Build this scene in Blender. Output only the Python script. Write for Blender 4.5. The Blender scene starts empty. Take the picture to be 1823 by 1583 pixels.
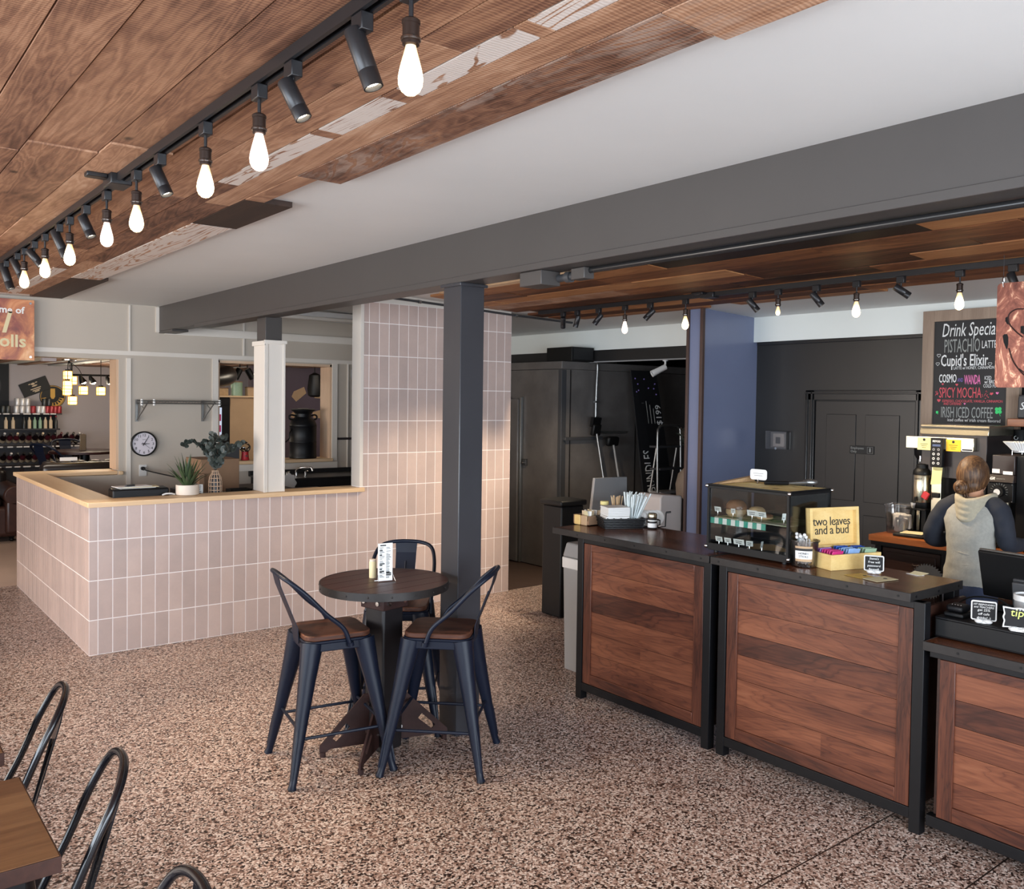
import bpy, math, random
from mathutils import Vector, Matrix, Euler, Quaternion
random.seed(7)
scene = bpy.context.scene
COL = scene.collection
PI = math.pi

# ------------------------------------------------------------------ camera
cam_data = bpy.data.cameras.new('camera')
cam = bpy.data.objects.new('camera', cam_data)
COL.objects.link(cam)
F_PX, CX, CY = 1570.94, 963.695, 759.541
yaw, pitch, roll = 0.686586842, -0.0288323056, 0.0143794010
fw = Vector((math.sin(yaw)*math.cos(pitch), math.cos(yaw)*math.cos(pitch), math.sin(pitch)))
rt = fw.cross(Vector((0, 0, 1))).normalized()
up = rt.cross(fw)
r2 = rt*math.cos(roll)+up*math.sin(roll)
u2 = -rt*math.sin(roll)+up*math.cos(roll)
cam.matrix_world = Matrix(((r2.x, u2.x, -fw.x, 0), (r2.y, u2.y, -fw.y, 0), (r2.z, u2.z, -fw.z, 1.75), (0, 0, 0, 1)))
cam_data.sensor_fit = 'HORIZONTAL'
cam_data.sensor_width = 36.0
cam_data.lens = F_PX/1823*36.0
cam_data.shift_x = -(CX-911.5)/1823
cam_data.shift_y = (CY-791.5)/1823
cam_data.clip_start = 0.05
cam_data.clip_end = 200
scene.camera = cam

# ------------------------------------------------------------------ colour management
vs = scene.view_settings
scene.display_settings.display_device = 'sRGB'
vs.view_transform = 'Standard'
vs.look = 'None'
vs.exposure = 0.30
vs.gamma = 1.0
vs.use_curve_mapping = False
scene.cycles.use_denoising = True
scene.cycles.max_bounces = 8
scene.cycles.diffuse_bounces = 4
scene.cycles.glossy_bounces = 4
scene.cycles.transmission_bounces = 8
scene.cycles.transparent_max_bounces = 12
scene.cycles.sample_clamp_indirect = 6.0
scene.cycles.caustics_reflective = False
scene.cycles.caustics_refractive = False

# ------------------------------------------------------------------ sky and daylight
world = bpy.data.worlds.new('sky')
scene.world = world
world.use_nodes = True
wn = world.node_tree
wn.nodes.clear()
wo = wn.nodes.new('ShaderNodeOutputWorld')
bg = wn.nodes.new('ShaderNodeBackground')
bg.inputs['Color'].default_value = (0.62, 0.77, 1.0, 1)
bg.inputs['Strength'].default_value = 1.3
wn.links.new(bg.outputs[0], wo.inputs[0])


def area_light(name, loc, direction, sx, sy, power, color, spread=PI):
    d = bpy.data.lights.new(name, 'AREA')
    d.shape = 'RECTANGLE'
    d.size, d.size_y = sx, sy
    d.energy = power
    d.color = color
    d.spread = spread
    o = bpy.data.objects.new(name, d)
    COL.objects.link(o)
    o.location = loc
    o.rotation_euler = Vector(direction).to_track_quat('-Z', 'Y').to_euler()
    return o


DAY = (0.80, 0.90, 1.0)
# daylight through the shop windows behind and to the left of the photographer
area_light('daylight_rear_window', (0.9, -2.62, 1.45), (0.05, 1, -0.06), 5.6, 1.7, 330, DAY)
area_light('daylight_left_window', (-3.62, 1.6, 1.45), (1, 0.1, -0.05), 5.2, 1.7, 300, DAY)
area_light('daylight_left_far_window', (-3.62, 6.6, 1.45), (1, 0.0, -0.05), 2.6, 1.7, 170, (1.0, 0.90, 0.80))

# ------------------------------------------------------------------ helpers
def lin(hx):
    hx = hx.lstrip('#')
    o = []
    for i in (0, 2, 4):
        c = int(hx[i:i+2], 16)/255
        o.append(c/12.92 if c <= 0.04045 else ((c+0.055)/1.055)**2.4)
    return (o[0], o[1], o[2], 1.0)


class NT:
    """small node builder"""
    def __init__(s, name):
        s.m = bpy.data.materials.new(name)
        s.m.use_nodes = True
        s.t = s.m.node_tree
        s.t.nodes.clear()
        s.out = s.n('ShaderNodeOutputMaterial')
        s.b = s.n('ShaderNodeBsdfPrincipled')
        s.l(s.b.outputs[0], s.out.inputs[0])

    def n(s, kind, **kw):
        nd = s.t.nodes.new(kind)
        for k, v in kw.items():
            setattr(nd, k, v)
        return nd

    def l(s, a, b):
        s.t.links.new(a, b)

    def coord(s, scale=(1, 1, 1), loc=(0, 0, 0), island=False, rot=(0, 0, 0)):
        tc = s.n('ShaderNodeTexCoord')
        mp = s.n('ShaderNodeMapping')
        mp.inputs['Scale'].default_value = scale
        mp.inputs['Location'].default_value = loc
        mp.inputs['Rotation'].default_value = rot
        src = tc.outputs['Object']
        if island:
            g = s.n('ShaderNodeNewGeometry')
            c = s.n('ShaderNodeVectorMath', operation='MULTIPLY')
            cmb = s.n('ShaderNodeCombineXYZ')
            for i in range(3):
                s.l(g.outputs['Random Per Island'], cmb.inputs[i])
            c.inputs[1].default_value = (37.3, 51.7, 23.9)
            s.l(cmb.outputs[0], c.inputs[0])
            a = s.n('ShaderNodeVectorMath', operation='ADD')
            s.l(src, a.inputs[0])
            s.l(c.outputs[0], a.inputs[1])
            src = a.outputs[0]
        s.l(src, mp.inputs['Vector'])
        return mp.outputs[0]

    def noise(s, vec, scale, detail=4, rough=0.6, dist=0.0):
        nd = s.n('ShaderNodeTexNoise')
        nd.inputs['Scale'].default_value = scale
        nd.inputs['Detail'].default_value = detail
        nd.inputs['Roughness'].default_value = rough
        nd.inputs['Distortion'].default_value = dist
        if vec is not None:
            s.l(vec, nd.inputs['Vector'])
        return nd.outputs['Fac']

    def ramp(s, fac, stops, interp='LINEAR'):
        nd = s.n('ShaderNodeValToRGB')
        cr = nd.color_ramp
        cr.interpolation = interp
        while len(cr.elements) < len(stops):
            cr.elements.new(0.5)
        for e, (p, c) in zip(cr.elements, stops):
            e.position = p
            e.color = lin(c) if isinstance(c, str) else (c, c, c, 1)
        s.l(fac, nd.inputs[0])
        return nd.outputs[0]

    def mix(s, fac, a, b, mode='MIX'):
        nd = s.n('ShaderNodeMix', data_type='RGBA', blend_type=mode)
        for k, v in ((0, fac), (6, a), (7, b)):
            sock = nd.inputs[k]
            if isinstance(v, (int, float)):
                sock.default_value = v if k == 0 else (v, v, v, 1)
            elif isinstance(v, str):
                sock.default_value = lin(v)
            elif isinstance(v, tuple):
                sock.default_value = v
            else:
                s.l(v, sock)
        return nd.outputs[2]

    def math(s, op, a, b=0.0):
        nd = s.n('ShaderNodeMath', operation=op)
        for i, v in enumerate((a, b)):
            if isinstance(v, (int, float)):
                nd.inputs[i].default_value = v
            else:
                s.l(v, nd.inputs[i])
        return nd.outputs[0]

    def island(s):
        return s.n('ShaderNodeNewGeometry').outputs['Random Per Island']

    def color(s, c):
        if isinstance(c, str):
            s.b.inputs['Base Color'].default_value = lin(c)
        else:
            s.l(c, s.b.inputs['Base Color'])
        return s

    def set(s, rough=None, metal=None, spec=None, trans=None, emit=None, estr=None, coat=None, alpha=None, ior=None, sheen=None):
        for k, v in (('Roughness', rough), ('Metallic', metal), ('Specular IOR Level', spec), ('Transmission Weight', trans),
                     ('Emission Strength', estr), ('Coat Weight', coat), ('Alpha', alpha), ('IOR', ior), ('Sheen Weight', sheen)):
            if v is None:
                continue
            if isinstance(v, (int, float)):
                s.b.inputs[k].default_value = v
            else:
                s.l(v, s.b.inputs[k])
        if emit is not None:
            s.b.inputs['Emission Color'].default_value = lin(emit)
        return s

    def bump(s, h, strength=0.2, dist=0.01):
        nd = s.n('ShaderNodeBump')
        nd.inputs['Strength'].default_value = strength
        nd.inputs['Distance'].default_value = dist
        s.l(h, nd.inputs['Height'])
        s.l(nd.outputs[0], s.b.inputs['Normal'])
        return s


def plain(name, hx, rough=0.5, metal=0.0, spec=0.5, vary=0.0, scale=8.0, bump=0.0, coat=None):
    """paint, metal or plastic with a little procedural unevenness"""
    t = NT(name)
    v = t.coord()
    n = t.noise(v, scale, 5, 0.6)
    if vary > 0:
        r = t.ramp(n, [(0.25, 1-vary), (0.75, 1+vary*0.0)])
        t.color(t.mix(1.0, hx, r, 'MULTIPLY'))
    else:
        t.color(hx)
    t.set(rough=rough, metal=metal, spec=spec, coat=coat)
    if bump:
        t.bump(n, bump, 0.004)
    return t.m


def glow(name, hx, strength):
    t = NT(name)
    t.color(hx).set(rough=0.4, emit=hx, estr=strength)
    return t.m


def wood(name, stops, axis='y', scale=1.0, rough=0.4, spec=0.4, island=True, figure=0.5, bump=0.06, varyisl=0.35, coat=None):
    """grain stretched along one axis; each board (mesh island) gets its own cut and tone"""
    t = NT(name)
    st = {'x': (0.09, 1, 1), 'y': (1, 0.09, 1), 'z': (1, 1, 0.09)}[axis]
    v = t.coord(tuple(c*scale for c in st), island=island)
    warp = t.noise(v, 2.2, 3, 0.5)
    big = t.noise(v, 5.0, 5, 0.62, 1.6*figure)
    fine = t.noise(v, 70.0, 3, 0.6)
    rings = t.math('FRACT', t.math('MULTIPLY', t.math('ADD', big, t.math('MULTIPLY', warp, 0.6)), 7.0))
    ringr = t.math('ABSOLUTE', t.math('SUBTRACT', rings, 0.5))
    f = t.math('ADD', t.math('MULTIPLY', big, 0.62), t.math('MULTIPLY', ringr, 0.28*figure))
    f = t.math('ADD', f, t.math('MULTIPLY', t.math('SUBTRACT', fine, 0.5), 0.28))
    f = t.math('ADD', f, 0.10)
    if island:
        f = t.math('ADD', f, t.math('MULTIPLY', t.math('SUBTRACT', t.island(), 0.5), varyisl))
    c = t.ramp(f, stops)
    t.color(c).set(rough=rough, spec=spec, coat=coat)
    t.bump(fine, bump, 0.003)
    return t.m


class MB:
    """collects shapes into ONE mesh; o is the local origin, so shapes may be given in world coordinates"""
    def __init__(s, o=(0, 0, 0)):
        s.v, s.f, s.m = [], [], []
        s.o = Vector(o)

    def add(s, vs_, fs, mi=0):
        b = len(s.v)
        s.v += [Vector(p)-s.o for p in vs_]
        s.f += [[b+i for i in f] for f in fs]
        s.m += [mi]*len(fs)
        return s

    def box(s, x0, x1, y0, y1, z0, z1, mi=0):
        x0, x1 = min(x0, x1), max(x0, x1)
        y0, y1 = min(y0, y1), max(y0, y1)
        z0, z1 = min(z0, z1), max(z0, z1)
        p = [(x0, y0, z0), (x1, y0, z0), (x1, y1, z0), (x0, y1, z0), (x0, y0, z1), (x1, y0, z1), (x1, y1, z1), (x0, y1, z1)]
        return s.add(p, [(0, 3, 2, 1), (4, 5, 6, 7), (0, 1, 5, 4), (1, 2, 6, 5), (2, 3, 7, 6), (3, 0, 4, 7)], mi)

    def obox(s, c, size, rot=(0, 0, 0), mi=0, taper=1.0):
        R = rot if isinstance(rot, Matrix) else Euler(rot).to_matrix()
        c = Vector(c)
        hx, hy, hz = size[0]/2, size[1]/2, size[2]/2
        p = []
        for z in (-1, 1):
            k = taper if z > 0 else 1.0
            for x, y in ((-1, -1), (1, -1), (1, 1), (-1, 1)):
                p.append(c+R @ Vector((x*hx*k, y*hy*k, z*hz)))
        return s.add(p, [(0, 3, 2, 1), (4, 5, 6, 7), (0, 1, 5, 4), (1, 2, 6, 5), (2, 3, 7, 6), (3, 0, 4, 7)], mi)

    def tube(s, pts, r, n=8, mi=0, closed=False, sec=None, upv=None):
        pts = [Vector(p) for p in pts]
        N = len(pts)
        rs = r if isinstance(r, (list, tuple)) else [r]*N
        tang = []
        for i in range(N):
            a = pts[(i-1) % N] if (closed or i > 0) else pts[i]
            b = pts[(i+1) % N] if (closed or i < N-1) else pts[i]
            d = (b-a)
            tang.append(d.normalized() if d.length > 1e-9 else Vector((0, 0, 1)))
        ref = Vector(upv) if upv else (Vector((0, 0, 1)) if abs(tang[0].z) < 0.9 else Vector((1, 0, 0)))
        x = (ref-tang[0]*ref.dot(tang[0])).normalized()
        vs_ = []
        for i in range(N):
            if i:
                q = tang[i-1].rotation_difference(tang[i])
                x = (q @ x)
                x = (x-tang[i]*x.dot(tang[i])).normalized()
            y = tang[i].cross(x)
            for k in range(n):
                a = 2*PI*k/n
                if sec:
                    ux, uy = sec[k]
                else:
                    ux, uy = math.cos(a), math.sin(a)
                vs_.append(pts[i]+x*(ux*rs[i])+y*(uy*rs[i]))
        fs = []
        for i in range(N if closed else N-1):
            j = (i+1) % N
            for k in range(n):
                l = (k+1) % n
                fs.append((i*n+k, i*n+l, j*n+l, j*n+k))
        if not closed:
            fs.append(tuple(reversed(range(n))))
            fs.append(tuple((N-1)*n+k for k in range(n)))
        return s.add(vs_, fs, mi)

    def cyl(s, p0, p1, r0, r1=None, n=16, mi=0):
        return s.tube([p0, p1], [r0, r0 if r1 is None else r1], n, mi)

    def lathe(s, c, prof, n=20, R=None, mi=0, caps=True, sx=1.0, sy=1.0):
        R = R or Matrix.Identity(3)
        c = Vector(c)
        vs_, fs = [], []
        for (r, z) in prof:
            for k in range(n):
                a = 2*PI*k/n
                vs_.append(c+R @ Vector((r*math.cos(a)*sx, r*math.sin(a)*sy, z)))
        for i in range(len(prof)-1):
            for k in range(n):
                l = (k+1) % n
                fs.append((i*n+k, i*n+l, (i+1)*n+l, (i+1)*n+k))
        if caps:
            fs.append(tuple(reversed(range(n))))
            fs.append(tuple((len(prof)-1)*n+k for k in range(n)))
        return s.add(vs_, fs, mi)

    def prism(s, poly, fn, d0, d1, mi=0):
        """poly: 2-D outline, fn(a, b, d) -> world point; swept from depth d0 to d1"""
        n = len(poly)
        vs_ = [fn(a, b, d0) for a, b in poly]+[fn(a, b, d1) for a, b in poly]
        fs = [tuple(reversed(range(n))), tuple(range(n, 2*n))]
        fs += [(i, (i+1) % n, n+(i+1) % n, n+i) for i in range(n)]
        return s.add(vs_, fs, mi)

    def ball(s, c, r, n=12, m=8, sc=(1, 1, 1), R=None, mi=0):
        R = R or Matrix.Identity(3)
        c = Vector(c)
        vs_ = []
        for i in range(m+1):
            th = PI*i/m
            rr, z = max(math.sin(th), 0.004)*r, -math.cos(th)*r
            for k in range(n):
                a = 2*PI*k/n
                vs_.append(c+R @ Vector((rr*math.cos(a)*sc[0], rr*math.sin(a)*sc[1], z*sc[2])))
        fs = []
        for i in range(m):
            for k in range(n):
                l = (k+1) % n
                fs.append((i*n+k, i*n+l, (i+1)*n+l, (i+1)*n+k))
        fs.append(tuple(reversed(range(n))))
        fs.append(tuple(m*n+k for k in range(n)))
        return s.add(vs_, fs, mi)

    def build(s, name, mats, parent=None, bevel=0.0, label=None, smooth=True, angle=38, segs=2):
        me = bpy.data.meshes.new(name)
        me.from_pydata([tuple(p) for p in s.v], [], s.f)
        ml = mats if isinstance(mats, (list, tuple)) else [mats]
        for m_ in ml:
            me.materials.append(m_)
        me.polygons.foreach_set('material_index', s.m)
        if smooth:
            me.polygons.foreach_set('use_smooth', [True]*len(s.f))
            me.set_sharp_from_angle(angle=math.radians(angle))
        me.update()
        o = bpy.data.objects.new(name, me)
        COL.objects.link(o)
        if parent:
            o.parent = parent
        elif s.o.length > 0:
            o.location = s.o
        if bevel:
            b = o.modifiers.new('bevel', 'BEVEL')
            b.width = bevel
            b.segments = segs
            b.limit_method = 'ANGLE'
            b.angle_limit = math.radians(40)
            b.harden_normals = False
        if label:
            o['label'] = label
        return o


def tag(o, label, cat=None, group=None, kind=None):
    o['label'] = label
    if cat:
        o['category'] = cat
    if group:
        o['group'] = group
    if kind:
        o['kind'] = kind
    return o


def thing(name, label, cat, loc=(0, 0, 0), rotz=0.0, group=None):
    o = bpy.data.objects.new(name, None)
    COL.objects.link(o)
    o.empty_display_size = 0.1
    o.location = loc
    o.rotation_euler = (0, 0, rotz)
    return tag(o, label, cat, group)


def struct(o):
    o['kind'] = 'structure'
    return o


KIDS = {}


def copy_tree(o, parent=None):
    c = o.copy()
    COL.objects.link(c)
    if parent:
        c.parent = parent
    for ch in list(o.children):
        copy_tree(ch, c)
    return c


def text_mesh(name, body, size, m, parent, o, pos, xdir, updir, depth=0.001, align='LEFT', shear=0.0, spacing=1.0, xs=1.0, bold=0.0, label=None, lines=1.0):
    """lettering as a real thin mesh; pos is its baseline start in world coordinates, o the parent's origin"""
    cu = bpy.data.curves.new(name, 'FONT')
    cu.body = body
    cu.size = size
    cu.extrude = depth
    cu.align_x = align
    cu.shear = shear
    cu.space_character = spacing
    cu.space_line = lines
    cu.offset = bold
    cu.resolution_u = 2
    tmp = bpy.data.objects.new(name, cu)
    me = bpy.data.meshes.new_from_object(tmp)
    bpy.data.objects.remove(tmp)
    bpy.data.curves.remove(cu)
    xd, ud = Vector(xdir).normalized(), Vector(updir).normalized()
    nd = xd.cross(ud)
    p0, oo = Vector(pos), Vector(o)
    for v in me.vertices:
        co = v.co.copy()
        v.co = p0+xd*(co.x*xs)+ud*co.y+nd*co.z-oo
    me.materials.clear()
    me.materials.append(m)
    me.update()
    ob = bpy.data.objects.new(name, me)
    COL.objects.link(ob)
    ob.parent = parent
    if label:
        ob['label'] = label
    return ob


ORD = ['first', 'second', 'third', 'fourth', 'fifth', 'sixth', 'seventh', 'eighth', 'ninth', 'tenth', 'eleventh', 'twelfth', 'thirteenth',
       'fourteenth', 'fifteenth', 'sixteenth', 'seventeenth', 'eighteenth', 'nineteenth', 'twentieth', 'twenty-first', 'twenty-second',
       'twenty-third', 'twenty-fourth', 'twenty-fifth', 'twenty-sixth', 'twenty-seventh', 'twenty-eighth', 'twenty-ninth', 'thirtieth']


def arc(c, r, a0, a1, n, fn):
    return [fn(c[0]+r*math.cos(a0+(a1-a0)*i/n), c[1]+r*math.sin(a0+(a1-a0)*i/n)) for i in range(n+1)]


def smooth_path(pts, k=4):
    """Catmull-Rom through the points"""
    P = [Vector(p) for p in pts]
    P = [2*P[0]-P[1]]+P+[2*P[-1]-P[-2]]
    out = []
    for i in range(1, len(P)-2):
        a, b, c, d = P[i-1], P[i], P[i+1], P[i+2]
        for j in range(k):
            t = j/k
            out.append(0.5*((2*b)+(c-a)*t+(2*a-5*b+4*c-d)*t*t+(3*b-a-3*c+d)*t**3))
    out.append(P[-2])
    return out

# ------------------------------------------------------------------ materials
M = {}
M['ceiling'] = plain('painted_ceiling', '#dcdcda', 0.55, vary=0.07, scale=1.2, bump=0.02)
M['wall'] = plain('wall_paint', '#bdb2a5', 0.6, vary=0.05, scale=1.5, bump=0.015)
M['trim'] = plain('trim_paint', '#dcd4ca', 0.5, vary=0.04, scale=3)
M['white_band'] = plain('soffit_paint', '#dfe3df', 0.6, vary=0.04, scale=1.5)
M['black_wall'] = plain('black_wall_paint', '#262525', 0.33, spec=0.45, vary=0.15, scale=3, bump=0.01)
M['black_trim'] = plain('black_trim_paint', '#222223', 0.25, spec=0.5, vary=0.1, scale=4)
M['beam'] = plain('charcoal_beam_paint', '#464240', 0.42, spec=0.35, vary=0.10, scale=2.5, bump=0.01)
M['steel_blk'] = plain('blackened_steel', '#0d0d10', 0.45, metal=0.0, spec=0.3, vary=0.3, scale=14)
M['steel_edge'] = plain('raw_steel_edge', '#343130', 0.45, metal=0.4, spec=.35, vary=0.35, scale=18)
M['track'] = plain('track_black', '#141316', 0.4, vary=0.1)
M['spot_body'] = plain('spot_black_metal', '#2a292b', 0.36, metal=0.35, vary=0.1, scale=20)
M['column'] = plain('charcoal_column_paint', '#37373b', 0.30, spec=0.45, vary=0.1, scale=3)
M['stool_blue'] = plain('stool_powder_coat', '#0f1626', 0.42, metal=0.0, spec=0.28, vary=0.15, scale=10)
M['chair_blk'] = plain('chair_gloss_black', '#0f0f14', 0.22, metal=0.0, spec=0.5, vary=0.1, scale=10)
M['rust'] = plain('rusted_dark_steel', '#38221f', 0.62, metal=0.0, spec=0.3, vary=0.5, scale=16, bump=0.15)
M['post_steel'] = plain('table_post_steel', '#1d191b', 0.5, metal=0.0, spec=0.35, vary=0.5, scale=9, bump=0.1)
M['chrome'] = plain('chrome', '#c9c9c9', 0.16, metal=1.0)
M['alu'] = plain('brushed_aluminium', '#9a9a98', 0.35, metal=0.9, vary=0.15, scale=20)
M['stainless'] = plain('stainless', '#c9c0a8', 0.26, metal=1.0, vary=0.08, scale=5)
M['white_plastic'] = plain('white_plastic', '#d9d8d6', 0.4, vary=0.04)
M['white_paper'] = plain('white_paper', '#ecebe8', 0.8, vary=0.03)
M['black_plastic'] = plain('black_plastic', '#0b0b0e', 0.45, spec=.3, vary=0.1)
M['black_matte'] = plain('black_matte', '#111113', 0.7, vary=0.1)
M['near_black'] = plain('near_black', '#0a0a0b', 0.5, spec=0.3)
M['ink'] = plain('ink_black', '#1b1a1a', 0.6)
M['chalk'] = plain('chalk_white', '#e8e8e6', 0.9)
M['chalk_dim'] = plain('chalk_grey', '#9a9c98', 0.9)
M['chalk_red'] = plain('chalk_red', '#d65a63', 0.9)
M['chalk_pink'] = plain('chalk_pink', '#ef7fb6', 0.9)
M['chalk_violet'] = plain('chalk_violet', '#7c6ab0', 0.9)
M['chalk_green'] = plain('chalk_green', '#46d076', 0.9)
M['chalk_yellow'] = plain('chalk_yellow', '#dcee7a', 0.9)
M['slate'] = plain('slate_black', '#17171a', 0.55, vary=0.2, scale=30)
M['purple_panel'] = plain('blue_grey_panel', '#747c98', 0.22, spec=0.6, vary=0.10, scale=2.0, bump=0.01)
M['brown_strip'] = plain('brown_edge_strip', '#4b3730', 0.45, vary=0.2, scale=10)
M['cooler'] = plain('cooler_panel', '#67625f', 0.38, metal=0.0, spec=0.5, vary=0.35, scale=5, bump=0.06)
M['grey_plastic'] = plain('grey_plastic', '#8f8f90', 0.5, vary=0.05)
M['dark_grey'] = plain('dark_grey', '#3b3b3d', 0.5, vary=0.1)
M['green_leaf'] = plain('aloe_green', '#45583a', 0.4, vary=0.35, scale=18)
M['euca_leaf'] = plain('eucalyptus_green', '#3d4540', 0.5, vary=0.3, scale=18)
M['stem'] = plain('brown_stem', '#4a3b2f', 0.6)
M['pot'] = plain('cream_ceramic', '#d8cbbd', 0.45, vary=0.05)
M['rattan'] = plain('woven_rattan', '#c7a98f', 0.6, vary=0.2, scale=40)
M['kraft'] = plain('kraft_cardboard', '#8a6b52', 0.8, vary=0.1)
M['purple_wall'] = plain('mauve_wall', '#5a4d58', 0.6, vary=0.05)
M['shop_wall'] = plain('shop_wall', '#b3a9a8', 0.7, vary=0.06, scale=1.5)
M['shop_dark'] = plain('shop_fixture', '#261f22', 0.5, vary=0.2)
M['shop_floor'] = plain('shop_floor', '#b39a8c', 0.5, vary=0.12, scale=4)
M['leather'] = plain('brown_leather', '#4b2f28', 0.35, spec=0.5, vary=0.4, scale=14, bump=0.12)
M['leather_dk'] = plain('dark_leather', '#221c1b', 0.3, spec=0.5, vary=0.4, scale=14, bump=0.1)
M['tan'] = plain('tan_patch', '#b99a78', 0.8, vary=0.1)
M['yellow'] = plain('sign_yellow', '#e0a93a', 0.5, vary=0.1)
M['ribbon'] = glow('lit_jar', '#ffd277', 4.0)
M['bulb_core'] = glow('bulb_filament', '#ffc982', 30.0)
M['spot_lens'] = glow('spot_lens', '#fff0d4', 14.0)
M['can_red'] = plain('can_red', '#a03538', 0.35, metal=0.3)
M['can_white'] = plain('can_white', '#d7d3d0', 0.35, metal=0.3)
M['can_dark'] = plain('can_dark', '#3c3c3a', 0.35, metal=0.3)
M['bottle'] = plain('wine_bottle_glass', '#1f1316', 0.18, spec=0.6)
M['bottle_red'] = plain('wine_bottle_wrap', '#552028', 0.3)
M['foil_cream'] = plain('bottle_label_cream', '#d8c0a0', 0.6)
M['price'] = plain('price_strip', '#cfc9c4', 0.6)
M['white_dial'] = plain('clock_face', '#d6cfd6', 0.5)
M['navy'] = plain('navy_cotton', '#1f2430', 0.85, vary=0.25, scale=40, bump=0.1)
M['denim'] = plain('dark_denim', '#28324a', 0.85, vary=0.3, scale=40, bump=0.1)
M['skin'] = plain('skin', '#c89678', 0.5, vary=0.06, scale=12)
M['grey_knit'] = plain('heather_grey_knit', '#a09e96', 0.9, vary=0.2, scale=60, bump=0.1)
M['hood_knit'] = plain('hood_grey_beige', '#ada48f', 0.9, vary=0.2, scale=60, bump=0.1)
M['teal'] = plain('teal_stripe', '#1d9a86', 0.6)
M['bun'] = plain('pastry_crust', '#94664a', 0.7, vary=0.5, scale=40, bump=0.3)
M['bread'] = plain('bread_pale', '#caa77c', 0.75, vary=0.3, scale=30, bump=0.2)
M['pink_pkt'] = plain('tea_pink', '#c8337a', 0.4, vary=0.15, scale=60)
M['blue_pkt'] = plain('tea_blue', '#2c58b4', 0.4, vary=0.15, scale=60)
M['sky_pkt'] = plain('tea_light_blue', '#8fb2e2', 0.4, vary=0.15, scale=60)
M['green_pkt'] = plain('tea_green', '#9ab79a', 0.4, vary=0.15, scale=60)
M['violet_pkt'] = plain('tea_violet', '#a87ac8', 0.4, vary=0.15, scale=60)
M['cream'] = plain('cream', '#dccfa6', 0.6, vary=0.05)
M['card_yellow'] = plain('card_yellow', '#d9b35a', 0.7, vary=0.25, scale=25)
M['note_yellow'] = plain('note_yellow', '#f0e29a', 0.8)
M['note_gold'] = plain('note_gold', '#e9b52e', 0.7)
M['red'] = plain('red_plastic', '#b3262e', 0.4)
M['straw'] = plain('paper_straw', '#dfe9ea', 0.6)
M['stick'] = plain('stir_stick', '#d2b48c', 0.7)
M['wicker'] = plain('black_wicker', '#151416', 0.5, vary=0.3, scale=60)
M['hole'] = plain('dark_hole', '#050505', 0.8)
M['screen'] = plain('lcd', '#33466e', 0.3)
M['stone'] = plain('vase_stone', '#93806e', 0.7, vary=0.15, scale=20)
M['fern'] = plain('dark_fern', '#222c20', 0.6, vary=0.3, scale=30)

# reclaimed ceiling boards
def reclaimed(name, white):
    t = NT(name)
    v = t.coord((1, 0.10, 1), island=True)
    vs_ = t.coord((1, 1, 1), island=True)
    g = t.noise(v, 9.0, 6, 0.65, 1.2)
    fig = t.noise(v, 3.2, 4, 0.55, 2.2)
    rg = t.math('ABSOLUTE', t.math('SUBTRACT', t.math('FRACT', t.math('MULTIPLY', fig, 15.0)), 0.5))
    saw = t.n('ShaderNodeTexWave', wave_type='BANDS', bands_direction='Y')
    saw.inputs['Scale'].default_value = 26
    saw.inputs['Distortion'].default_value = 3.5
    saw.inputs['Detail'].default_value = 3
    t.l(vs_, saw.inputs['Vector'])
    blot = t.noise(vs_, 3.0, 4, 0.6)
    f = t.math('ADD', t.math('MULTIPLY', g, 0.55), t.math('MULTIPLY', rg, 0.34))
    f = t.math('SUBTRACT', f, 0.04)
    f = t.math('ADD', f, t.math('MULTIPLY', t.math('SUBTRACT', saw.outputs['Fac'], 0.5), 0.15))
    f = t.math('ADD', f, t.math('MULTIPLY', t.math('SUBTRACT', blot, 0.5), 0.5))
    f = t.math('ADD', f, t.math('MULTIPLY', t.math('SUBTRACT', t.island(), 0.5), 0.32))
    f = t.math('ADD', f, 0.11)
    c = t.ramp(f, [(0.08, '#3d281d'), (0.28, '#755140'), (0.48, '#9d7459'), (0.66, '#b99073'), (0.88, '#cdb098')])
    # knots and nail holes
    vor = t.n('ShaderNodeTexVoronoi')
    vor.inputs['Scale'].default_value = 5.0
    t.l(t.coord((1, 0.55, 1), island=True), vor.inputs['Vector'])
    c = t.mix(t.ramp(vor.outputs['Distance'], [(0.03, 0.85), (0.09, 0.0)]), c, '#2a1a12')
    if white:
        w = t.noise(v, 14.0, 6, 0.7, 0.8)
        w2 = t.noise(vs_, 6.0, 4, 0.6)
        wf = t.math('ADD', t.math('MULTIPLY', w, 0.9), t.math('MULTIPLY', w2, 0.5))
        wf = t.math('SUBTRACT', wf, t.math('MULTIPLY', t.ramp(rg, [(0.30, 0.0), (0.46, 1.0)]), 0.30))
        if white > 1:
            c = t.mix(t.ramp(wf, [(0.62, 0.0), (0.80, 0.55)]), c, '#b5a294')
        else:
            c = t.mix(t.ramp(wf, [(0.44, 0.0), (0.56, 0.95)]), c, '#d6ccc4')
    t.color(c).set(rough=0.62, spec=0.3)
    t.bump(t.math('ADD', g, t.math('MULTIPLY', saw.outputs['Fac'], 0.25)), 0.25, 0.006)
    return t.m


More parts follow.
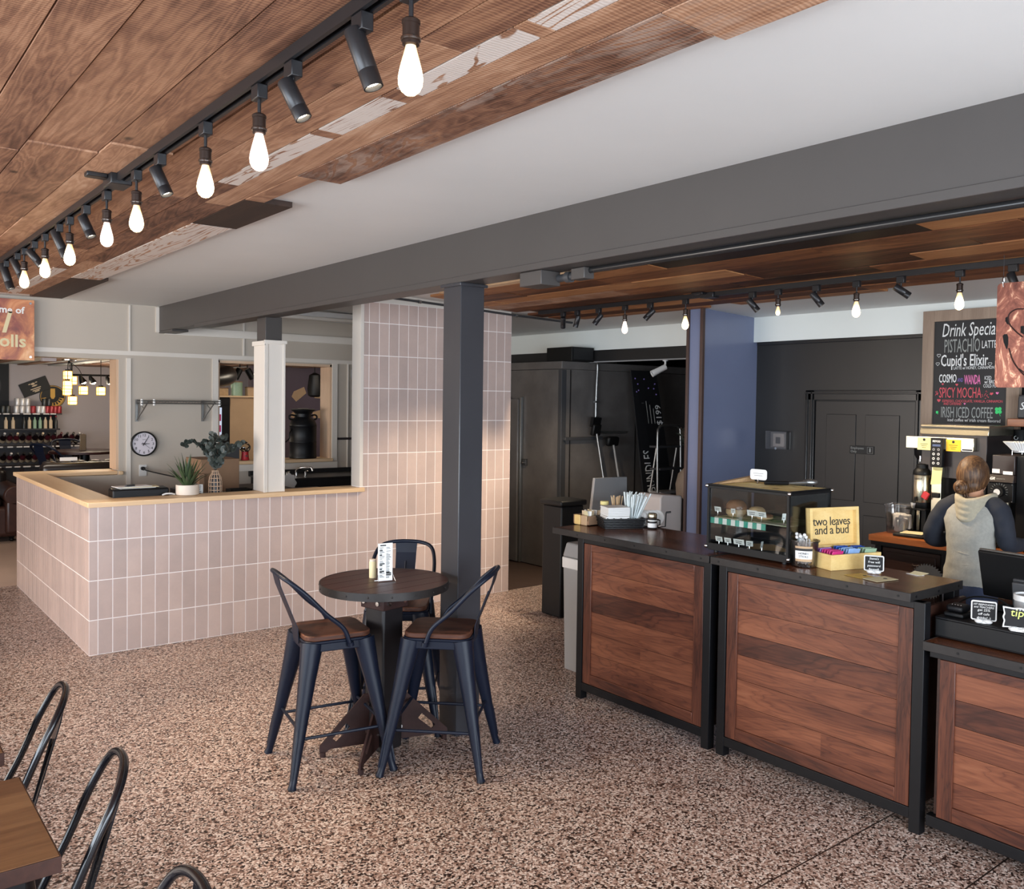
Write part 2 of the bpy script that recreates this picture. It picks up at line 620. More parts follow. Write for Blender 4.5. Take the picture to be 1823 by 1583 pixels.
M['recl'] = reclaimed('reclaimed_board', 0)
M['recl_white'] = reclaimed('reclaimed_board_whitewashed', 1)
M['recl_grey'] = reclaimed('reclaimed_board_greyed', 2)
M['recl_dark'] = wood('reclaimed_board_dark', [(0.2, '#1c1411'), (0.5, '#35241c'), (0.8, '#4d3527')], 'y', 1.2, 0.6, 0.3)
M['recl2'] = wood('reclaimed_board_varnished', [(0.12, '#2a170e'), (0.36, '#643c25'), (0.56, '#93603b'), (0.85, '#bd8a5c')], 'y', 1.3, 0.62, 0.3, figure=0.7, varyisl=0.6)
WAL = [(0.14, '#2a1510'), (0.34, '#522a1d'), (0.52, '#74402a'), (0.70, '#8d5538'), (0.92, '#a46b48')]


def walnut(name, axis, sc=1.0, rough=.36):
    """dark figured boards: sweeping cathedral grain, knots and dark heart streaks"""
    t = NT(name)
    st = {'y': (1, .20, 1), 'z': (1, 1, .20)}[axis]
    st2 = {'y': (1, .06, 1), 'z': (1, 1, .06)}[axis]
    v = t.coord(tuple(c*sc for c in st), island=True)
    v2 = t.coord(tuple(c*sc for c in st2), island=True)
    fig = t.noise(v, 3.2, 4, .45, 2.4)
    vor = t.n('ShaderNodeTexVoronoi')
    vor.inputs['Scale'].default_value = 2.3
    t.l(t.coord(tuple(c*sc for c in ({'y': (1, .55, 1)}.get(axis, (1, 1, .55)))), island=True), vor.inputs['Vector'])
    kd = vor.outputs['Distance']
    knot = t.ramp(kd, [(0.0, 1.0), (0.16, 0.25), (0.30, 0.0)])
    field = t.math('ADD', t.math('MULTIPLY', fig, 13.0), t.math('MULTIPLY', knot, 3.0))
    ring = t.math('ABSOLUTE', t.math('SUBTRACT', t.math('FRACT', field), .5))
    line = t.ramp(ring, [(0.0, 0.0), (0.34, 0.25), (0.5, 1.0)])
    fine = t.noise(v2, 95, 3, .65)
    heart = t.noise(v, 1.7, 3, .5, .8)
    f = t.math('ADD', t.math('MULTIPLY', fig, .50), t.math('MULTIPLY', heart, .38))
    f = t.math('SUBTRACT', f, t.math('MULTIPLY', line, .11))
    f = t.math('ADD', f, t.math('MULTIPLY', t.math('SUBTRACT', fine, .5), .30))
    f = t.math('ADD', f, t.math('MULTIPLY', t.math('SUBTRACT', t.island(), .5), .17))
    f = t.math('SUBTRACT', f, t.math('MULTIPLY', t.ramp(kd, [(0.015, 1.0), (0.07, 0.0)]), .4))
    f = t.math('ADD', f, .06)
    t.color(t.ramp(f, [(0.12, '#1b0e0a'), (0.32, '#3f221a'), (0.48, '#5e3526'), (0.64, '#7b4a34'), (0.85, '#976549')])).set(rough=rough, spec=.4)
    t.bump(fine, .05, .003)
    return t.m


M['walnut_y'] = walnut('walnut_boards', 'y')
M['walnut_z'] = walnut('walnut_stiles', 'z', 1.3)
M['walnut_top'] = wood('walnut_top', [(0.15, '#2f1811'), (0.4, '#54301f'), (0.6, '#744630'), (0.9, '#8f5e42')], 'y', 1.5, 0.22, 0.5, figure=0.7, varyisl=0.2)
M['bench_wood'] = wood('bench_wood', [(0.15, '#4b230f'), (0.4, '#7d421f'), (0.6, '#9c5a2c'), (0.9, '#b97a42')], 'y', 1.3, 0.3, 0.5, figure=0.7, varyisl=0.2)
M['drawer_wood'] = wood('dark_drawer_wood', [(0.15, '#1a100d'), (0.5, '#352019'), (0.9, '#4b2f24')], 'y', 1.3, 0.4, 0.4)
M['seat_wood'] = wood('stool_seat_wood', [(0.2, '#2a160f'), (0.42, '#4f2f22'), (0.60, '#6f4632'), (0.9, '#8b5f48')], 'x', 2.2, 0.5, 0.3, figure=0.9)
M['round_top'] = wood('round_table_wood', [(0.15, '#1a0c0b'), (0.45, '#341b18'), (0.65, '#46251f'), (0.9, '#5a332b')], 'x', 1.6, 0.42, 0.3, figure=0.4, varyisl=0.12)
M['table_wood'] = wood('dining_table_wood', [(0.15, '#3d2516'), (0.4, '#6f4a2d'), (0.6, '#8c6039'), (0.9, '#a67c4f')], 'y', 1.3, 0.32, 0.45, figure=0.5)
M['table_edge'] = wood('dining_table_edge', [(0.2, '#24130f'), (0.8, '#4a2c22')], 'y', 1.3, 0.35, 0.45)
M['pine'] = wood('pale_pine', [(0.15, '#cda77c'), (0.45, '#dfbf98'), (0.7, '#e8cdaa'), (0.95, '#efdabb')], 'x', 1.0, 0.45, 0.35, figure=0.25, varyisl=0.1)
M['pine_y'] = wood('pale_pine_long', [(0.15, '#cda77c'), (0.45, '#dfbf98'), (0.7, '#e8cdaa'), (0.95, '#efdabb')], 'y', 1.0, 0.45, 0.35, figure=0.25, varyisl=0.1)
M['jamb_wood'] = wood('jamb_pine', [(0.15, '#b9977a'), (0.5, '#d0b195'), (0.9, '#dfc6ac')], 'z', 1.0, 0.5, 0.3, figure=0.25)
M['bamboo'] = wood('bamboo', [(0.15, '#c9a25e'), (0.45, '#dcbc7c'), (0.75, '#e8cf98'), (0.95, '#eed9aa')], 'y', 2.0, 0.45, 0.35, figure=0.15, varyisl=0.06)
M['board_frame'] = wood('weathered_frame', [(0.15, '#7f6c5d'), (0.5, '#a08c7b'), (0.9, '#b6a493')], 'z', 2.0, 0.7, 0.2, figure=0.25)


def terrazzo():
    t = NT('terrazzo_floor')
    v = t.coord()
    def cells(scale, loc):
        nd = t.n('ShaderNodeTexVoronoi')
        nd.inputs['Scale'].default_value = scale
        mp = t.coord((1, 1, 1), loc)
        t.l(mp, nd.inputs['Vector'])
        sp = t.n('ShaderNodeSeparateColor')
        t.l(nd.outputs['Color'], sp.inputs[0])
        return nd, sp
    n1, s1 = cells(105, (0, 0, 0.31))
    n2, s2 = cells(170, (3.1, 1.7, 0.77))
    c = t.ramp(s1.outputs[0], [(0.0, '#201714'), (0.17, '#382823'), (0.22, '#7c6055'), (0.42, '#94786b'), (0.62, '#ab9083'), (0.84, '#c6aca0'), (1.0, '#e6d6cd')], 'LINEAR')
    small = t.ramp(s2.outputs[1], [(0.0, 1.0), (0.13, 1.0), (0.15, 0.0), (1.0, 0.0)])
    c = t.mix(small, c, '#33251f')
    pale = t.ramp(s2.outputs[2], [(0.0, 0.0), (0.86, 0.0), (0.88, 0.8), (1.0, 0.8)])
    c = t.mix(pale, c, '#eadcd2')
    big = t.noise(v, 1.1, 4, 0.55)
    c = t.mix(1.0, c, t.ramp(big, [(0.3, 0.70), (0.7, 0.86)]), 'MULTIPLY')
    # dark divider joints
    sp = t.n('ShaderNodeSeparateXYZ')
    t.l(v, sp.inputs[0])
    for yy in (1.92, 1.45):
        d = t.math('ABSOLUTE', t.math('SUBTRACT', sp.outputs[1], yy))
        k = t.math('LESS_THAN', d, 0.0035)
        k = t.math('MULTIPLY', k, t.math('GREATER_THAN', sp.outputs[0], 1.9))
        c = t.mix(k, c, '#241c18')
    t.color(c).set(rough=t.ramp(big, [(0.3, 0.42), (0.7, 0.30)]), spec=0.35)
    return t.m


M['floor'] = terrazzo()


def tile_mat():
    t = NT('pink_wall_tile')
    isl = t.island()
    v = t.coord((1, 1, 1), island=True)
    n = t.noise(v, 7.0, 5, 0.6)
    n2 = t.noise(v, 60.0, 3, 0.6)
    f = t.math('ADD', t.math('MULTIPLY', n, 0.5), t.math('MULTIPLY', isl, 0.35))
    f = t.math('ADD', f, t.math('MULTIPLY', n2, 0.12))
    c = t.ramp(f, [(0.2, '#b19f98'), (0.5, '#bfaaa2'), (0.8, '#cdb7ad')])
    t.color(c).set(rough=0.28, spec=0.5)
    t.bump(n, 0.10, 0.01)
    return t.m


M['tile'] = tile_mat()
M['grout'] = plain('pale_grout', '#f4ece8', 0.8)


def glass(name, tint, alpha, rough=0.03):
    """thin clear sheet: mostly see-through with a mirror-like sheen"""
    t = NT(name)
    tr = t.n('ShaderNodeBsdfTransparent')
    tr.inputs[0].default_value = lin(tint)
    gl = t.n('ShaderNodeBsdfGlossy')
    gl.inputs['Roughness'].default_value = rough
    fr = t.n('ShaderNodeFresnel')
    fr.inputs[0].default_value = 1.45
    mx = t.n('ShaderNodeMixShader')
    t.l(t.math('ADD', t.math('MULTIPLY', fr.outputs[0], 0.9), alpha), mx.inputs[0])
    t.l(tr.outputs[0], mx.inputs[1])
    t.l(gl.outputs[0], mx.inputs[2])
    t.l(mx.outputs[0], t.out.inputs[0])
    return t.m


M['glass'] = glass('clear_glass', '#f7faf9', 0.02)
M['clear_plastic'] = glass('clear_plastic', '#e9e6e4', 0.08, 0.2)


def bulb_glass():
    """the filament glow is strongest in the belly of the bulb and fades to amber at its neck"""
    t = NT('lit_bulb_glass')
    sp = t.n('ShaderNodeSeparateXYZ')
    t.l(t.coord(), sp.inputs[0])
    k = t.math('MULTIPLY', t.math('ADD', sp.outputs[2], 0.157), -1/0.128)
    t.color('#ffe7c0').set(rough=0.15)
    t.l(t.ramp(k, [(0.0, '#e8a24a'), (0.25, '#ffcf78'), (0.55, '#ffe9bd'), (0.9, '#ffd890')]), t.b.inputs['Emission Color'])
    nd = t.n('ShaderNodeMapRange')
    nd.inputs[1].default_value, nd.inputs[2].default_value, nd.inputs[3].default_value, nd.inputs[4].default_value = 0.0, 0.6, 0.75, 20.0
    t.l(t.math('POWER', t.math('MAXIMUM', k, 0.0), 2.4), nd.inputs[0])
    t.l(nd.outputs[0], t.b.inputs['Emission Strength'])
    return t.m


M['bulb'] = bulb_glass()


def photo_swirl(name, stops, scale, dist):
    t = NT(name)
    v = t.coord()
    n = t.noise(v, scale, 5, 0.6, dist)
    t.color(t.ramp(n, stops)).set(rough=0.4)
    return t.m


M['pastry_print'] = photo_swirl('pastry_print', [(0.25, '#5a2b2a'), (0.42, '#8d4a3c'), (0.55, '#c98255'), (0.66, '#e9b483'), (0.85, '#e7c9b6')], 3.2, 1.2)


def copper():
    t = NT('etched_copper')
    v = t.coord((1, 1, 0.55), rot=(0.5, 0, 0))
    n = t.noise(v, 9.0, 6, 0.7, 3.0)
    c = t.ramp(n, [(0.30, '#5a342c'), (0.48, '#7c4a3e'), (0.58, '#96604f'), (0.66, '#d9a98c'), (0.8, '#efc9a8')])
    t.color(c).set(rough=0.4, metal=0.55)
    return t.m


M['copper'] = copper()


def hair():
    t = NT('brown_blonde_hair')
    v = t.coord((1, 1, 0.12))
    n = t.noise(v, 110, 4, 0.6)
    n2 = t.noise(t.coord(), 10, 3, 0.5)
    f = t.math('ADD', t.math('MULTIPLY', n, 0.75), t.math('MULTIPLY', n2, 0.25))
    t.color(t.ramp(f, [(0.3, '#2a1b12'), (0.5, '#553a25'), (0.72, '#947049')])).set(rough=0.45, spec=0.4)
    t.bump(n, 0.5, 0.006)
    return t.m


M['hair'] = hair()


def leafy(name, stops, sc):
    t = NT(name)
    n = t.noise(t.coord((1, .5, 1)), sc, 3, .5, 1.0)
    t.color(t.ramp(n, stops)).set(rough=.7)
    return t.m


M['shelf_paper'] = leafy('printed_shelf_paper', [(.35, '#3f7a48'), (.45, '#a5b57c'), (.55, '#dcd8b8'), (.75, '#e8e2cc')], 14)
M['card_paper'] = leafy('printed_deli_paper', [(.33, '#8d7a45'), (.40, '#e6cc84'), (.6, '#f2dd9c'), (.8, '#f8ecc0')], 16)
M['fridge_glow'] = glow('fridge_glow', '#b9c6de', .6)
M['dark_brown'] = plain('dark_brown_enamel', '#2b211f', 0.35, vary=0.15)
M['blade'] = plain('blade_steel', '#5c6068', 0.5, metal=.3, vary=.2)
M['bin_white'] = plain('bin_plastic', '#c4bab4', 0.5)
M['lip'] = plain('lip', '#a8625a', 0.5)

# ------------------------------------------------------------------ room shell
ZC = 2.609                                   # main ceiling
def zc2(x):                                  # the ceiling behind the beam falls gently towards the back wall
    return 2.597-0.045*(x-4)

YF = 8.96                                    # far wall, room side
struct(MB().box(-3.7, 9.0, -2.7, YF+0.25, -0.12, 0).build('floor', M['floor']))
struct(MB().box(-3.7, 2.60, -2.7, YF+0.25, ZC, ZC+0.15).build('ceiling', M['ceiling']))
m = MB()
for a, b in ((2.60, 6.25), (6.25, 9.0)):
    za, zb = zc2(a), zc2(b)
    m.add([(a, -2.7, za), (b, -2.7, zb), (b, YF+0.25, zb), (a, YF+0.25, za), (a, -2.7, za+.15), (b, -2.7, zb+.15), (b, YF+0.25, zb+.15), (a, YF+0.25, za+.15)],
          [(0, 3, 2, 1), (4, 5, 6, 7), (0, 1, 5, 4), (1, 2, 6, 5), (2, 3, 7, 6), (3, 0, 4, 7)])
struct(m.build('ceiling_rear', M['ceiling'], smooth=False))

# far wall with a wide opening into the shop and a pass-through beside it
m = MB()
m.box(-3.7, -0.9, YF, YF+.25, 0, 2.7)
m.box(-0.9, 2.19, YF, YF+.25, 2.085, 2.7)
m.box(2.19, 3.12, YF, YF+.25, 0, 2.7)
m.box(3.12, 4.365, YF, YF+.25, 2.115, 2.7)
m.box(3.12, 4.365, YF, YF+.25, 0, 1.055)
m.box(4.365, 9.0, YF, YF+.25, 0, 2.7)
m.box(1.45, 2.19, YF, YF+.25, 0, 0.995)
struct(m.build('wall_far', M['wall'], smooth=False))
# battens on that wall
m = MB()
yb = YF-0.012
m.box(2.255, 2.295, yb, YF, 0, 2.10)
m.box(-0.9, 4.9, yb, YF, 2.128, 2.168)
m.box(2.275, 2.29, yb, YF, 2.168, 2.6)
m.box(2.52, 2.56, yb, YF, 2.36, 2.6)
m.box(3.37, 3.385, yb, YF, 2.17, 2.6)
m.box(4.545, 4.56, yb, YF, 0, 2.128)
m.box(3.12, 4.43, yb, YF, 0.985, 1.052)
m.box(2.6, 6.3, YF-.03, YF, 2.345, 2.42)
m.box(3.06, 3.12, yb, YF, 1.06, 2.128)
m.box(4.365, 4.425, yb, YF, 1.06, 2.128)
struct(m.build('trim_1', M['trim'], smooth=False))
struct(MB().box(2.17, 2.192, YF+.01, YF+.25, 1.045, 2.085).build('trim_2', M['jamb_wood'], smooth=False))
m = MB()
m.box(4.345, 4.366, YF+.01, YF+.25, 1.09, 2.115)
m.box(3.12, 3.14, YF+.01, YF+.25, 1.09, 2.115)
m.box(3.12, 4.366, YF+.01, YF+.25, 2.09, 2.116)
struct(m.build('trim_3', M['jamb_wood'], smooth=False))
struct(MB().box(3.10, 4.37, YF-.03, YF+.27, 1.055, 1.09).build('trim_4', M['pine'], bevel=.003))
struct(MB().box(4.43, 6.2, YF-.02, YF, 1.29, 1.315).build('trim_5', M['shop_dark'], smooth=False))

# left and rear walls (outside the frame) with shop-window openings
m = MB()
for (a, b, z0, z1) in ((-2.7, -1.0, 0, 2.75), (4.2, 5.3, 0, 2.75), (7.9, 9.2, 0, 2.75), (-1.0, 4.2, 0, .6), (-1.0, 4.2, 2.3, 2.75), (5.3, 7.9, 0, .6), (5.3, 7.9, 2.3, 2.75)):
    m.box(-3.7, -3.55, a, b, z0, z1)
struct(m.build('wall_left', M['wall'], smooth=False))
m = MB()
for (a, b, z0, z1) in ((-3.7, -1.9, 0, 2.75), (3.7, 9, 0, 2.75), (-1.9, 3.7, 0, .6), (-1.9, 3.7, 2.3, 2.75)):
    m.box(a, b, -2.7, -2.55, z0, z1)
struct(m.build('wall_rear', M['wall'], smooth=False))

# tiled half wall, its return along the passage, and the full-height tiled wall
YH, XH, XT, XE = 6.432, 1.387, 3.38, 4.905
ZT = 0.998
m = MB()
m.box(XH+.002, XT, YH+.002, YH+.13, 0, ZT, 1)
m.box(XH+.002, XH+.13, YH+.13, 9.2, 0, ZT, 1)
m.box(XT, XE, YH+.002, YH+.14, 0, 2.535, 1)
m.box(XT-.002, XT+.012, YH-.004, YH+.14, 1.04, 2.66, 2)      # bare board end of the full wall
m.box(XT+.010, XT+.028, YH-.002, YH+.01, 1.04, 2.535, 2)
m.box(XT, XE, YH+.006, YH+.14, 2.535, 2.66, 2)
PX, PZ = 0.0915, 0.2663
g = 0.0031
xs = [XH]+[1.4434+PX*i for i in range(38)]
xs = [x for x in xs if x < XE-.01]+[XE]
zs = [0.0]+[0.237+PZ*i for i in range(9)]+[2.535]
for i in range(len(xs)-1):
    for j in range(len(zs)-1):
        a, b, z0, z1 = xs[i], xs[i+1], zs[j], zs[j+1]
        lim = ZT if (a+b)/2 < XT+.028 else 2.535
        if z0 >= lim-.01:
            continue
        if (a+b)/2 > XT and a < XT+.028 and z0 > 1.0:
            a = XT+.028
        m.box(a+g, b-g, YH, YH+.012, max(z0+g, .004), min(z1, lim)-g, 0)
ys = [YH]+[YH+.03+PX*i for i in range(31)]
ys = [y for y in ys if y < 9.19]+[9.2]
for i in range(len(ys)-1):
    for j in range(4):
        m.box(XH, XH+.012, ys[i]+g, ys[i+1]-g, max(zs[j]+g, .004), min(zs[j+1], ZT)-g, 0)
struct(m.build('wall_tiled', [M['tile'], M['grout'], M['trim']], smooth=False))
# pale wooden cap
m = MB()
m.box(XH-.012, XT+.03, YH-.035, YH+.20, ZT, ZT+.033)
m.box(XH-.012, XH+.20, YH+.20, 9.0, ZT, ZT+.033, 1)
m.box(XH-.012, 2.19, 9.0, 9.3, ZT, ZT+.033)
m.box(2.19, 2.225, 8.93, 8.96, ZT, ZT+.033)
struct(m.build('trim_6', [M['pine'], M['pine_y']], bevel=.003))

# charcoal beam
m = MB()
m.box(2.55, 2.685, -2.7, YF-.0, 2.372, 2.68)
m.box(2.543, 2.692, -2.7, 7.9, 2.352, 2.384)
m.box(2.55, 2.70, 8.55, YF, 2.352, 2.372)
struct(m.build('beam', M['beam'], bevel=.003))
# charcoal steel column under the beam
m = MB()
m.box(2.548, 2.695, 3.772, 3.935, 0, 2.352)
m.box(2.535, 2.71, 3.76, 3.95, 2.335, 2.352)
struct(m.build('column', M['column'], bevel=.004))
# white boxed post standing on the half wall, dark stub above it
m = MB()
m.box(2.60, 2.755, 6.455, 6.68, ZT+.033, 2.17)
for (a, b) in ((2.60, 2.617), (2.738, 2.755)):
    m.box(a, b, 6.445, 6.457, ZT+.033, 2.17)
m.box(2.59, 2.605, 6.445, 6.462, ZT+.033, 2.15)
m.box(2.617, 2.738, 6.447, 6.457, 2.15, 2.17)
m.box(2.588, 2.60, 6.445, 6.69, 2.14, 2.175)
m.box(2.588, 2.767, 6.442, 6.457, 2.155, 2.18)
struct(m.build('pillar', M['trim'], bevel=.002))
struct(MB().box(2.615, 2.745, 6.49, 6.66, 2.17, 2.36).build('column', M['beam'], bevel=.003))

# back of the service area
XB = 6.25
m = MB()
m.box(XB, XB+.15, -2.7, YF, 2.283, 2.66, 1)                       # white soffit
m.box(XB+.05, XB+.2, -2.7, 4.86, 0, 2.283, 0)                    # black wall with the staff door
struct(m.build('wall_back', [M['black_wall'], M['white_band']], smooth=False))
m = MB()
m.box(XB+.02, XB+.06, -2.7, 4.72, 2.255, 2.285)
struct(m.build('trim_7', M['black_trim'], bevel=.004))
m = MB()
m.box(XB-.01, XB+.16, 4.86, YF, 2.165, 2.285)
struct(m.build('lintel', M['black_wall'], bevel=.003))
struct(MB().box(XB-.015, XB+.0, 4.9, YF, 2.158, 2.17).build('trim_8', M['grey_plastic'], smooth=False))
# partition fin beside it
o = MB().box(5.58, XB+.05, 4.75, 4.90, 0, 2.56).build('partition', M['purple_panel'], smooth=False)
struct(o)
m = MB()
m.box(5.562, 5.592, 4.735, 4.765, 0, 2.545)
m.box(5.562, 5.592, 4.885, 4.91, 0, 2.545)
struct(m.build('trim_9', M['brown_strip'], bevel=.002))
# staff door in its casing
d = MB()
d.box(XB+.035, XB+.052, 3.30, 4.145, 0.01, 1.785)
for z0, z1 in ((1.0, 1.68), (.2, .9)):
    d.box(XB+.028, XB+.036, 3.42, 3.70, z0, z1)
    d.box(XB+.028, XB+.036, 3.78, 4.04, z0, z1)
door = struct(d.build('door_1', M['black_wall'], bevel=.003))
m = MB()
for a, b in ((4.15, 4.235), (3.21, 3.295)):
    m.box(XB+.02, XB+.06, a, b, 0, 1.87)
    m.box(XB+.008, XB+.025, a+.012, a+.03, 0, 1.86)
    m.box(XB+.008, XB+.025, b-.03, b-.015, 0, 1.86)
m.box(XB+.02, XB+.06, 3.21, 4.235, 1.79, 1.87)
m.box(XB+.008, XB+.025, 3.21, 4.235, 1.84, 1.858)
struct(m.build('trim_10', M['black_trim'], bevel=.004))
# back corridor behind the opening
m = MB()
m.box(8.7, 8.8, 4.9, YF, 0, 2.6)
m.box(XB+.2, 8.8, 4.86, 4.9, 0, 2.6)
struct(m.build('wall_corridor', M['black_wall'], smooth=False))
struct(MB().box(8.85, 9.0, -2.7, YF+.25, 0, 2.6).build('wall_right', M['wall'], smooth=False))
# dark mat of flooring in the corridor
struct(MB().box(4.93, 8.7, 6.45, YF, 0, 0.006).build('floor_corridor', plain('corridor_floor', '#4a3a33', 0.5, vary=0.25, scale=20), smooth=False))

# ------------------------------------------------------------------ reclaimed boards on the main ceiling
def boards(edges, y0, y1, lens, zfun, mats_pick, outer=None, th=.022, seed=1):
    rnd = random.Random(seed)
    m = MB()
    for i in range(len(edges)-1):
        a, b = edges[i], edges[i+1]
        y = y0-rnd.random()*1.2
        while y < y1:
            L = rnd.uniform(*lens)
            y2 = min(y+L, y1+rnd.uniform(-.12, .1))
            if y2-y > .1:
                za, zb = zfun(a), zfun(b)
                t_ = th*rnd.uniform(.8, 1.15)
                gp = .0022
                p = [(a+gp, y+.002, za-t_), (b-gp, y+.002, zb-t_), (b-gp, y2-.002, zb-t_), (a+gp, y2-.002, za-t_), (a+gp, y+.002, za), (b-gp, y+.002, zb), (b-gp, y2-.002, zb), (a+gp, y2-.002, za)]
                m.add(p, [(0, 3, 2, 1), (4, 5, 6, 7), (0, 1, 5, 4), (1, 2, 6, 5), (2, 3, 7, 6), (3, 0, 4, 7)], mats_pick(i, y, rnd))
            y = y+L
    return m


E1 = [-2.2, -1.96, -1.72, -1.5, -1.27, -1.04, -.82, -.6, -.38, -.2, .0, .2, .40, .54, .755, .96, 1.09, 1.21]
def pick1(i, y, r):
    return 1 if (i % 7 == 3 and r.random() < .3) else 0
m = boards(E1, -1.9, 8.6, (.9, 2.6), lambda x: ZC, pick1, seed=4)
def plank(m, x0, x1, y0, y1, mi, t_=.022, z=ZC):
    m.box(x0+.002, x1-.002, y0+.002, y1-.002, z-t_, z-.0005, mi)
# the whitewashed row and the ragged outer rows
for y0, y1, mi in ((-1.9, .7, 1), (.7, 1.55, 1), (1.60, 2.12, 1), (2.20, 2.60, 1), (2.66, 3.50, 1), (3.5, 5.0, 0), (5.0, 6.6, 0), (6.6, 8.55, 1)):
    plank(m, 1.212, 1.297, y0, y1, mi)
for y0, y1 in ((1.551, 1.599), (2.121, 2.199), (2.601, 2.659)):
    m.box(1.214, 1.295, y0, y1, ZC-.0225, ZC-.0005, 0)
for y0, y1, mi in ((-1.9, 1.3, 0), (1.3, 3.9, 0), (3.9, 6.1, 0), (6.1, 8.5, 0)):
    plank(m, 1.297, 1.405, y0, y1, mi)
for y0, y1, xo, mi in ((-1.9, .2, 1.62, 2), (.2, 1.33, 1.62, 2), (1.33, 3.19, 1.585, 2), (3.19, 3.72, 1.49, 0), (3.72, 4.40, 1.62, 3), (4.40, 7.05, 1.60, 1), (7.05, 8.66, 1.655, 3)):
    plank(m, 1.405, xo, y0, y1, mi, .024)
plank(m, 1.30, 1.42, 7.05, 8.5, 0, .023)
struct(m.build('ceiling_boards', [M['recl'], M['recl_white'], M['recl_grey'], M['recl_dark']], smooth=False))

E2 = [3.86, 4.05, 4.27, 4.46, 4.65, 4.83, 5.02, 5.2, 5.36]
def pick2(i, y, r):
    if i in (0,) and 2.0 < y < 3.2:
        return 2
    if i == 3 and y > 3.9:
        return 1
    return 0
m = boards(E2, -2.2, 6.25, (.7, 1.9), zc2, pick2, seed=11)
for y0, y1 in ((-.5, 1.9), (3.1, 4.3), (4.6, 6.1)):
    zz = zc2(5.43)
    m.box(5.362, 5.50, y0, y1, zz-.02, zz+.004, 0)
m.box(3.74, 3.86, 2.12, 2.8, zc2(3.8)-.022, zc2(3.8), 2)
m.box(3.78, 3.86, 4.0, 5.9, zc2(3.8)-.022, zc2(3.8), 3)
struct(m.build('ceiling_boards_rear', [M['recl2'], M['recl_grey'], M['recl_dark'], M['pine_y']], smooth=False))

# ------------------------------------------------------------------ metal stools and chairs with bent hoop backs
SEC8 = [(1, .42), (.42, 1), (-.42, 1), (-1, .42), (-1, -.42), (-.42, -1), (.42, -1), (1, -.42)]


def rounded_rect(w, d, r, n=5):
    o = []
    for sx, sy, a0 in ((1, 1, 0), (-1, 1, PI/2), (-1, -1, PI), (1, -1, 1.5*PI)):
        for i in range(n+1):
            a = a0+PI/2*i/n
            o.append((sx*(w/2-r)+r*math.cos(a), sy*(d/2-r)+r*math.sin(a)))
    return o


